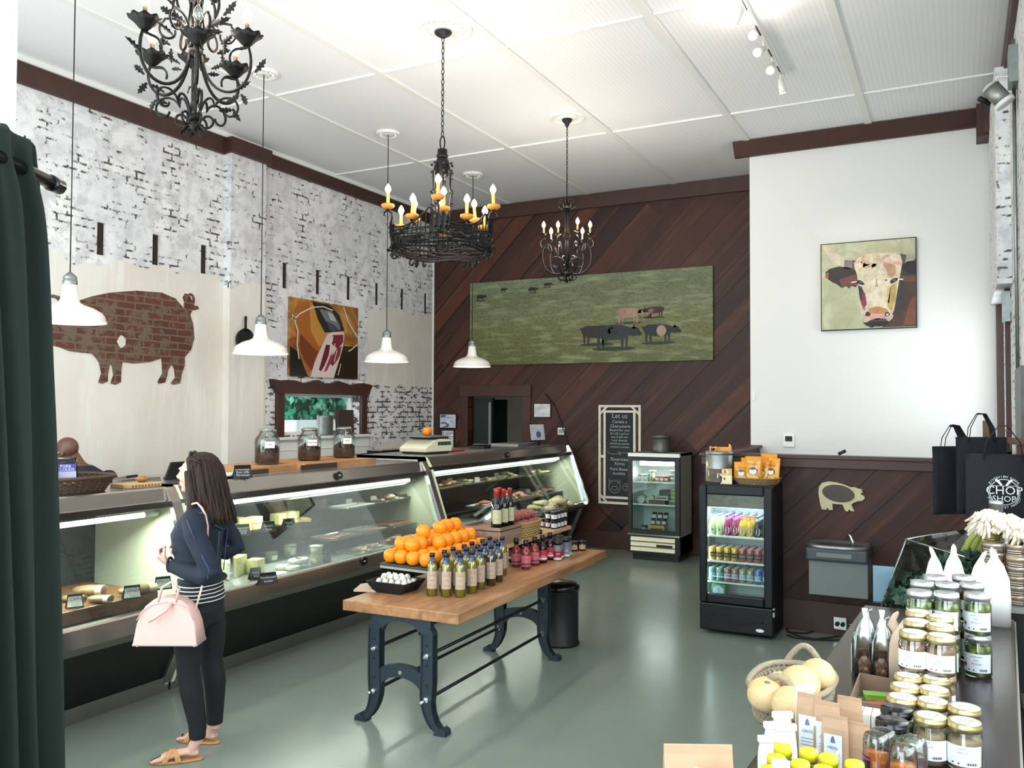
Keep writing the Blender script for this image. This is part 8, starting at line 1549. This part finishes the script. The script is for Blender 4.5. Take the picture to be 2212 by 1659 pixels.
for i, (x, y, z, rz, c, c2, lb) in enumerate(((-.205, 2.72, .045, .18, '#c23a44', '#8a2f7a', 'long red and purple snack bar lying on top'), (-.20, 2.80, .05, .2, '#6f9a3c', '#8a9a3c', 'green snack bar behind the red one'), (-.15, 2.74, .03, .1, '#c4384a', '#c4384a', 'short red snack bar at the right, lower layer'), (-.135, 2.80, .035, .15, '#6a9440', '#6a9440', 'second green snack bar at the back right'), (-.17, 2.66, .015, .1, '#a8386a', '#7a3a8c', 'magenta snack bar at the front of the tray'), (-.14, 2.69, .028, .3, '#8a3a8c', '#5a6ab0', 'purple snack bar at the front right'), (-.24, 2.66, .01, .1, '#c23a44', '#a03a60', 'red snack bar at the bottom left'), (-.24, 2.82, .02, .0, '#5f8a38', '#5f8a38', 'green snack bar at the back left'))):
 m = M().col(c2).box(-.062, .062, -.020, .020, -.006, .002).col(c).box(-.065, .065, -.020, .020, .002, .010); m.col('#dca0a4' if c[1] in 'cabC' and i != 1 else '#b9cf8c').prism([(.02+.016*math.cos(q*PI/8), .011*math.sin(q*PI/8)) for q in range(16)], (0, 0, .010), (1, 0, 0), (0, 1, 0), (0, 0, .0006)); o = m.obj('snack_bar', 'printed', label=lb, cat='snack bar', group=gb); o.location = (x, y, HZ+z); o.rotation_euler = (0, .06*(i % 3-1), rz)
open_tray('white_carton', [(-.30, 2.40), (-.095, 2.38), (-.10, 2.585), (-.295, 2.60)], HZ+.0005, .07, 'carton_white', 'white open carton of paper packets in front of the snack bar tray')
open_tray('white_carton', [(-.27, 2.17), (-.115, 2.16), (-.105, 2.36), (-.285, 2.38)], HZ+.0005, .06, 'carton_white', 'nearer white open carton behind the kraft bags')
for k in range(8):
 o = M().col('#ece9e2').box(-.010, .010, -.035, .035, 0, .075).col('#b8b2a8').box(-.0105, -.0100, -.03, .03, .02, .03).obj('seed_packet', 'printed', label='upright white packet in the white carton, %s from the left' % ['first', 'second', 'third', 'fourth', 'fifth', 'sixth', 'seventh', 'last'][k], cat='packet', group='upright packets in the carton'); o.location = (-.275+.022*k, 2.555, HZ+.006)
for k in range(3):
 o = M().col('#e6e3d8').box(-.03, .03, -.045, .045, 0, .045).col('#6c7a5c').text('SOAP', .016, (0, -.01, .0455), (1, 0, 0), (0, 1, 0), .0003).col('#7d8f6c').box(-.028, -.018, -.04, .04, .0452, .0456).obj('soap_bar', 'printed', label='pale wrapped bar with green print in the white carton, %s' % ['left', 'middle', 'right'][k], cat='packet', group='wrapped bars in the carton'); o.location = (-.255+.066*k, 2.46, HZ+.006)
# --- kraft bags with window labels, white wire-top bags
def kraft(p, w_, d_, h, rz, mt, lb, grp, lab=None, fold=False, lean=0):
 t = thing('kraft_bag' if mt != 'paper' else 'coffee_bag', lb, 'bag', p, rz, grp); rg = []
 for z, g in ((0, 1), (.5*h, 1), (.78*h, .55), (.93*h, .10), (h, .05)): rg.append([(-w_, -d_*g+lean*z, z), (w_, -d_*g+lean*z, z), (w_*1.0, d_*g+lean*z, z), (-w_, d_*g+lean*z, z)])
 M().loft(rg, False).obj('bag', mt, parent=t, bevel=.003)
 if fold: M().box(-w_-.004, w_+.004, lean*h-.008, lean*h+.008, h-.004, h+.012).obj('wire_fold', 'paper', parent=t, bevel=.003)
 if lab:
  m = M().col('#e4eaf2').prism([(-w_*.72, h*.10), (w_*.72, h*.10), (w_*.72, h*.70), (-w_*.72, h*.70)], (0, -d_-.002, 0), (1, 0, 0), (0, .22*0, 1), (0, -.001, 0)); m.col('#4a5a8c').text(lab, w_*.34, (0, -d_-.0035, h*.45), (1, 0, 0), (0, 0, 1)); m.col('#6a76a0').prism([(-.006, .0), (.006, .0), (.003, .013), (0, .017), (-.004, .012)], (0, -d_-.003, h*.56), (1, 0, 0), (0, 0, 1), (0, -.0008, 0)); m.col('#8d97b4')
  for k in range(4): m.box(-w_*.5, w_*(.5-.1*(k % 2)), -d_-.0038, -d_-.003, h*(.36-.05*k), h*(.37-.05*k))
  m.obj('sticker', 'printed', parent=t)
 return t
gk = 'paper bags before the white cartons'
for px, py, zt, mt, lab, fold, lb in ((1748, 1498, 1.22, 'kraft', 'GRITS', False, 'kraft bag with a white GRITS sticker, in front of the melons'), (1786, 1515, 1.21, 'kraft', 'GRITS', False, 'kraft bag with white sticker right of the first sticker bag'), (1803, 1545, 1.19, 'kraft', 'MEAL', False, 'kraft bag with white sticker nearest the yellow caps'), (1835, 1505, 1.20, 'kraft', None, False, 'thin kraft bag edge before the nearer white carton'), (1850, 1560, 1.17, 'kraft', None, False, 'open kraft bag with a bent flap beside the amber bottles'),
  (1740, 1490, 1.215, 'paper', None, True, 'white coffee bag with rolled top behind the first kraft bag'), (1690, 1548, 1.17, 'paper', None, True, 'white coffee bag with rolled top, nearest the basket'), (1672, 1570, 1.155, 'paper', None, True, 'white coffee bag with rolled top, second from the basket'), (1698, 1575, 1.155, 'paper', None, True, 'white coffee bag with rolled top, right of the second one'), (1660, 1600, 1.14, 'paper', None, True, 'white coffee bag with rolled top nearest the yellow caps')):
 p = atz(px, py, zt); kraft((p.x, p.y, HZ+.0005), .030 if mt == 'kraft' else .022, .018, zt-HZ, -.1 if mt == 'kraft' else .5, mt, lb, gk, lab, fold)
kraft((-.455, 1.66, HZ+.0005), .066, .03, .255, .45, 'kraft', 'large flat kraft pouch at the bottom edge of the picture', 'large kraft pouches'); kraft((-.40, 1.60, HZ+.0005), .060, .03, .225, -.5, 'kraft_light', 'tan kraft pouch leaning before the large flat pouch', 'large kraft pouches')
tag(M().box(-.018, .018, -.001, .001, 0, .20).obj('paper_strip', 'paper', origin=None), 'white paper strip between the kraft pouch and the yellow caps', 'paper').location = (-.325, 1.80, HZ+.0005)
# --- honey bottles with yellow caps, amber bottles
hb = thing('honey_bottle', 'honey bottle with yellow cap on the table', 'bottle', (0, 0, 0), 0, 'yellow-capped honey bottles')
M().lathe([(.001, 0), (.027, 0), (.030, .006), (.030, .075), (.024, .10), (.017, .112), (.017, .118)], 18).obj('glass', 'jar_glass', parent=hb); M().lathe([(.001, .004), (.026, .004), (.028, .01), (.028, .072), (.022, .095), (.001, .10)], 16).obj('honey', 'honey', parent=hb)
M().lathe([(.001, .114), (.0205, .114), (.0205, .130), (.0195, .1345), (.001, .135)], 20).obj('cap', 'yellow_cap', parent=hb); label_band(hb, .0304, .02, .065, '#e9dfc4', ['HONEY'], '#6a3a12', 1.2, .011, face=FJ)
first = True
for px, py, lb in ((1691, 1610, 'yellow-capped honey bottle, farthest left behind the others'), (1677, 1633, 'yellow-capped honey bottle in front of the farthest left one'), (1747, 1619, 'yellow-capped honey bottle under the first kraft sticker bag'), (1729, 1645, 'yellow-capped honey bottle in the middle of the front group'), (1790, 1632, 'yellow-capped honey bottle under the second kraft bag'), (1779, 1657, 'yellow-capped honey bottle at the lower middle'), (1846, 1646, 'yellow-capped honey bottle with orange-topped cap, rightmost'), (1664, 1658, 'pale-capped honey bottle cut by the lower edge, leftmost'), (1818, 1668, 'honey bottle mostly below the lower edge, right part'), (1705, 1672, 'honey bottle mostly below the lower edge, left part')):
 p = atz(px, py, HZ+.1355); p.z = HZ+.0005
 if first: hb.location = p; hb['label'] = lb; first = False
 else: dup(hb, p, R.uniform(-.2, .2), lb)
mat('plum_liquid', '#5a2a32', .12)
for px, py, c, lb in ((1893, 1583, 'amber_liquid', 'amber preserve bottle with dark sticker, left of the pair'), (1951, 1610, 'amber_liquid', 'amber preserve bottle nearest the lower edge'), (1973, 1592, 'plum_liquid', 'plum-coloured preserve bottle behind the amber pair'), (1908, 1575, 'plum_liquid', 'clear-topped preserve bottle behind the left amber one')):
 p = atz(px, py, HZ+.15); t = thing('preserve_bottle', lb, 'bottle', (p.x, p.y, HZ+.0005), 0, 'preserve bottles'); M().lathe([(.001, 0), (.028, 0), (.030, .005), (.030, .130), (.026, .146), (.018, .15), (.001, .148)], 22).obj('glass', 'jar_glass', parent=t); M().lathe([(.001, .004), (.0275, .004), (.0275, .108), (.001, .108)], 18).obj('preserve', c, parent=t)
 M().col('#1a1418').lathe([(.0304, .02), (.0304, .10)], 10, a0=FJ-1.5, a1=FJ-.3, caps=False).col('#a8387a').lathe([(.0306, .092), (.0306, .097)], 10, a0=FJ-1.5, a1=FJ-.3, caps=False).obj('sticker', 'printed', parent=t)
# ================================================================ tin display behind the jar table
t = thing('black_stand', 'black stand with steel edge carrying round tins by the right wall', 'stand', (.24, 4.9, 0)); M().box(.07, .385, 4.42, 5.25, 0, 1.06).obj('body', 'black', parent=t, world=True); M().box(.06, .39, 4.41, 5.26, 1.06, 1.085).obj('top', 'steel_dull', parent=t, world=True)
TZ2 = 1.0855
def tin(p, r, h, side, top, lb, grp='round tins on the black stand'):
 t = thing('round_tin', lb, 'tin', p, 0, grp); M().col(side).lathe([(.001, 0), (r, 0), (r, h*.62), (r, h*.63)], 24).obj('tin', 'cans', parent=t); M().col(top).lathe([(r, h*.6), (r*1.03, h*.6), (r*1.03, h), (r*.92, h), (.001, h-.002)], 24).obj('lid', 'cans', parent=t); m = M().col('#e6ddcc')
 for k in range(2): m.lathe([(r*1.001+.0004, h*(.14+.22*k)), (r*1.001+.0004, h*(.20+.22*k))], 16, a0=FJ-.9, a1=FJ+.5, caps=False)
 m.obj('print', 'printed', parent=t)
cols_ = (('#8a7c70', '#a59a90'), ('#94826f', '#a8977f'))
pos = ((.13, 4.50, 4), (.225, 4.50, 5), (.32, 4.52, 4), (.13, 4.60, 6), (.225, 4.60, 6), (.32, 4.62, 5)); k = 0
for i, (x, y, n_) in enumerate(pos):
 for L in range(n_): c = cols_[(i+L) % 2]; tin((x, y, TZ2+.042*L), .045, .0415, c[0], c[1], 'taupe round tin, level %s of the %s stack on the black stand' % (['one', 'two', 'three', 'four', 'five', 'six'][L], ['front left', 'front middle', 'front right', 'rear left', 'rear middle', 'rear right'][i]))
for L in range(7): tin((.125, 4.71, TZ2+.042*L), .040, .0415, '#b0a04c', '#c2b35c', 'yellow round tin, level %s of the rear yellow stack' % ['one', 'two', 'three', 'four', 'five', 'six', 'seven'][L], 'yellow tins on the black stand')
t = thing('mug', 'dark plum mug holding cream tassels on the black stand', 'mug', (.235, 4.72, TZ2+.12)); M().lathe([(.001, 0), (.042, 0), (.046, .01), (.046, .11), (.042, .11), (.042, .015), (.001, .012)], 24).obj('cup', 'mug', parent=t) if 'mug' in MAT else (mat('mug', '#3a1a20', .25), M().lathe([(.001, 0), (.042, 0), (.046, .01), (.046, .11), (.042, .11), (.042, .015), (.001, .012)], 24).obj('cup', 'mug', parent=t))
M().tube([(.046, 0, .09), (.075, 0, .085), (.08, 0, .055), (.07, 0, .03), (.046, 0, .025)], .007, 8).obj('handle', 'mug', parent=t)
tag(M().box(.18, .29, 4.67, 4.77, TZ2, TZ2+.12).obj('small_box', 'grey_wood'), 'grey box under the plum mug on the black stand', 'box')
mat('cotton', '#d9cdb9', .95, 0, .15, 40)
def tassel(p, s, lb, n_=150):
 q = random.Random(int(p[0]*1000)); t = thing('cotton_bunch', lb, 'bunch', p, 0, 'cream cotton bunches'); m = M()
 for k in range(n_):
  a, b = q.uniform(0, 2*PI), q.uniform(-.5, 1.3); d = Vector((math.cos(a)*math.cos(b), math.sin(a)*math.cos(b), math.sin(b)*.75)); e = d*s*q.uniform(.75, 1.1)
  m.tube([d*s*.1, d*s*.6+Vector((q.uniform(-1, 1), q.uniform(-1, 1), q.uniform(-1, 1)))*s*.08, e+Vector((0, 0, -s*.35))], [s*.12, s*.12, s*.05], 5)
 m.obj('tufts', 'cotton', parent=t)
tassel((.115, 4.66, 1.43), .10, 'cream cotton bunch, leftmost, above the yellow tins'); tassel((.19, 4.68, 1.41), .105, 'cream cotton bunch above the plum mug, left part'); tassel((.27, 4.66, 1.39), .11, 'cream cotton bunch above the plum mug, right part'); tassel((.335, 4.62, 1.38), .095, 'cream cotton bunch nearest the right wall')
M().lathe([(.001, 0), (.03, 0), (.03, .10), (.032, .10), (.032, .12), (.001, .121)], 20).obj('silver_canister', 'silver_lid', label='small silver canister standing behind the cotton bunches', cat='canister').location = (.155, 4.90, TZ2+.30)
tag(M().box(.10, .21, 4.83, 4.98, TZ2, TZ2+.2995).obj('tall_box', 'grey_wood'), 'tall grey box under the silver canister', 'box')
t = thing('water_bottle', 'pale turquoise bottle at the right edge on the black stand', 'bottle', (.345, 4.74, TZ2)); M().col('#a8dcd8').lathe([(.001, 0), (.03, 0), (.032, .17), (.02, .21), (.001, .21)], 18).obj('bottle', 'glossy', parent=t); M().col('#e8f2f2').lathe([(.001, .21), (.02, .21), (.02, .26), (.001, .26)], 16).obj('cap', 'glossy', parent=t)
# ================================================================ produce cooler with kale and clear guard
t = thing('produce_cooler', 'black produce cooler with clear guard behind the jar table', 'cooler', (-.25, 5.0, 0)); A_, B_, C_, D_ = atz(1903, 1312, 1.0), atz(1957, 1165, 1.33), atz(2095, 1140, 1.33), atz(2070, 1285, 1.0); ax_ = (D_-A_).normalized(); bk_ = Vector((ax_.y, -ax_.x, 0)); FT = [A_, D_, D_+bk_*.20, A_+bk_*.20][::-1]
M().prism([(p.x, p.y) for p in FT], (0, 0, 0), (1, 0, 0), (0, 1, 0), (0, 0, .97)).obj('body', 'black', parent=t, world=True)
gx_ = bk_*.006; M().loft([[A_, B_, C_, D_], [A_+gx_, B_+gx_, C_+gx_, D_+gx_]], False).obj('guard_panel', 'acrylic', parent=t, world=True)
M().tube([A_, B_, C_, D_], .005, 6).tube([B_, B_+bk_*.3-Vector((0, 0, .04))], .005, 6).obj('clear_edge', 'film', parent=t, world=True)
KC = lambda a, b, z: tuple((A_+ax_*a+bk_*b)[:2])+(z,)
n = N('kale'); n.set(Roughness=.6); n.col(n.ramp(n.noise(n.obj(), 30, 4), [(.35, '#12251a'), (.55, '#234130'), (.75, '#3f6146')])); MAT['kale'] = n.m
q = random.Random(9)
for i, (x, y, z, r_, lb) in enumerate(((*KC(.08, .09, 1.03), .10, 'dark green kale bunch nearest the clear guard corner'), (*KC(.20, .10, 1.09), .11, 'dark green kale bunch behind the pickle jars'), (*KC(.24, .22, 1.10), .11, 'dark green kale bunch in the middle of the cooler'), (*KC(.40, .14, 1.16), .12, 'dark green kale bunch behind the white bags'), (*KC(.52, .13, 1.18), .11, 'dark green kale bunch at the back of the cooler'))):
 t = thing('kale_bunch', lb, 'kale', (x, y, z), 0, 'kale bunches in the cooler'); m = M()
 for k in range(120):
  a, b = q.uniform(0, 2*PI), q.uniform(-.4, 1.4); d = Vector((math.cos(a)*math.cos(b), math.sin(a)*math.cos(b), math.sin(b)*.7)); c = d*r_*q.uniform(.55, 1.0); s = Vector((q.uniform(-1, 1), q.uniform(-1, 1), q.uniform(-1, 1))).normalized(); u = d.cross(s).normalized()*.022; w_ = s*.022; rr = [c+u*math.cos(g)*(1+.4*(j % 2))+w_*math.sin(g)*(1+.4*(j % 2))+d*(.012*(j % 2)) for j, g in enumerate([2*PI*j/10 for j in range(10)])]
  i0 = m.vv(c); I = [m.vv(v_) for v_ in rr]
  for j in range(10): m.ff((i0, I[j], I[(j+1) % 10]), True)
 m.obj('leaves', 'kale', parent=t); M().ball((0, 0, -.01), (r_*.7, r_*.7, r_*.45), 12, 8).obj('core', 'kale', parent=t)
mat('squash', '#8a9440', .5, 0, .2, 8)
for i in range(3): p = Vector(KC(.46+.03*i, .10+.03*i, 1.20+.02*i)); M().tube([p, p+Vector((.05, .05, .10)), p+Vector((.12, .06, .18))], [.020, .018, .008], 10).obj('leek', 'squash', label='green leek stalk leaning out of the cooler, %s' % ['front', 'middle', 'back'][i], cat='vegetable', group='leeks in the cooler', origin=tuple(p))
p = atz(1909, 1262, 1.07); t = thing('sign_holder', 'clear sign holder with a pale sheet at the cooler corner', 'sign', tuple(p)); M().col('#cfdde8').box(-.05, .05, -.004, .004, -.09, .09).obj('sheet', 'printed', parent=t); M().box(-.055, .055, -.008, -.005, -.095, .095).obj('holder', 'acrylic', parent=t)
# ================================================================ black tote bags
def tote(o, u, w_, h, lb, logo):
 o, u = Vector(o), Vector(u).normalized(); v = Vector((0, 0, 1)); n_ = u.cross(v).normalized(); t = thing('tote_bag', lb, 'bag', tuple(o), 0, 'black tote bags'); q = lambda a, b, c=0: o+u*a+v*b+n_*c
 rg = []
 for b, g in ((0, .25), (.03, 1), (.2*h, 1.15), (.7*h, .8), (h*.97, .35), (h, .25)):
  rg.append([q(w_*(-.5+k/10), b, .025*g*(math.sin(PI*k/10)**.5)+.006*math.sin(k*1.7+b*9)) for k in range(11)]+[q(w_*(-.5+k/10), b, -.025*g*(math.sin(PI*k/10)**.5)) for k in range(10, -1, -1)])
 M().loft(rg, True).obj('bag', 'tote_cloth', parent=t, world=True)
 for s in (.012, -.02): m = M(); m.tube([q(-w_*.26, h*.93, s), q(-w_*.22, h*1.12, s), q(-.02, h*1.30, s*.5), q(.02, h*1.30, s*.5), q(w_*.22, h*1.12, s), q(w_*.26, h*.93, s)], .020, 8, flat=.12); m.obj('handle', 'tote_cloth', parent=t, world=True)
 if logo:
  m = M().col('#d9dbdc'); L = .036; cb = h*.60; r1 = .082
  def ring(ra, rb, a0, a1, k=28):
   A_ = [(a0+(a1-a0)*i/k) for i in range(k+1)]
   for x, y in zip(A_, A_[1:]): m.poly([q(ra*math.cos(x), cb+ra*math.sin(x), L), q(rb*math.cos(x), cb+rb*math.sin(x), L), q(rb*math.cos(y), cb+rb*math.sin(y), L), q(ra*math.cos(y), cb+ra*math.sin(y), L)][::-1])
  ring(r1*.80, r1*.84, 0, 2*PI); ring(r1*.88, r1*.905, PI*.80, PI*1.25); ring(r1*.88, r1*.905, -PI*.25, PI*.20)
  m.text('CHOP', .062, q(0, cb-.012, L), u, v, .0).text('SHOP', .044, q(0, cb-.050, L), u, v, .0)
  m.prism([(-.055, .032), (.055, .032), (.055, .034), (-.055, .034)], q(0, cb, L), u, v, n_*.0006)
  for s in (-1, 1): m.prism([(s*.006, .036), (s*.012, .030), (s*.030, .050), (s*.042, .062), (s*.034, .070), (s*.020, .058)][::s], q(0, cb, L), u, v, n_*.0006)
  def circ(tx, rr, top):
   n = len(tx)
   for i, ch in enumerate(tx):
    if ch == ' ': continue
    a = (PI/2 - (i-(n-1)/2)*.135) if top else (-PI/2 + (i-(n-1)/2)*.135); uu = u*math.cos(a-PI/2)+v*math.sin(a-PI/2) if top else u*math.cos(a+PI/2)+v*math.sin(a+PI/2); vv2 = v*math.cos(a-PI/2)-u*math.sin(a-PI/2) if top else v*math.cos(a+PI/2)-u*math.sin(a+PI/2); c = q(rr*math.cos(a), cb+rr*math.sin(a), L); m.text(ch, .0165, c, uu, vv2, .0)
  circ('RIVERVIEW FARMS', r1*.92, True); circ('PINE STREET MARKET', r1*1.04, False); m.obj('print', 'printed', parent=t, world=True)
 return t
clothmat('tote_cloth', '#0c1017')
q_ = aty(2155, 1110, 5.30); tote((q_.x+.03, 5.30, 1.22), (1, .0, 0), .36, .50, 'black tote bag with the white round CHOP SHOP print', True)
q_ = aty(2062, 1110, 5.75); tote((q_.x+.0, 5.75, 1.34), (.62, .55, 0), .30, .40, 'black tote bag hanging at an angle, left of the printed one', False); tote((q_.x+.14, 5.62, 1.36), (.8, .35, 0), .28, .44, 'black tote bag wedged between the other two', False)
q_ = aty(2131, 930, 5.95); t = thing('wooden_rack', 'wooden rack with wire basket that carries the black tote bags', 'rack', (q_.x, 5.9, 0)); x0 = q_.x
M().box(x0-.02, x0+.02, 5.93, 5.97, 0, q_.z+.06).obj('post', 'rack_wood', parent=t, world=True) if 'rack_wood' in MAT else (mat('rack_wood', '#6a4a36', .6, 0, .2, 10), M().box(x0-.02, x0+.02, 5.93, 5.97, 0, q_.z+.06).obj('post', 'rack_wood', parent=t, world=True))
M().box(x0-.10, XR-.02, 5.90, 5.93, q_.z-.08, q_.z-.04).obj('crossbar', 'rack_wood', parent=t, world=True); M().box(XR-.10, XR-.06, 5.93, 5.97, 0, q_.z-.04).obj('post', 'rack_wood', parent=t, world=True)
m = M()
for k in range(10): m.tube([(x0-.16+.03*k, 5.86, q_.z-.16), (x0-.16+.03*k, 5.86, q_.z-.07)], .002, 4)
for z in (.07, .10, .13, .16): m.tube([(x0-.16, 5.86, q_.z-z), (x0+.11, 5.86, q_.z-z)], .002, 4)
m.tube([(x0-.02, 5.86, q_.z-.08), (x0-.02, 5.92, q_.z-.06)], .003, 4); m.obj('wire_basket', 'black_metal', parent=t, world=True)
q_ = aty(2207, 900, 6.9); tag(M().box(XR-.04, XR-.004, 6.6, 7.3, 1.55, 2.25).obj('metal_sheet', 'galvanised_dark'), 'dark grey metal sheet leaning on the right brick wall', 'sheet')
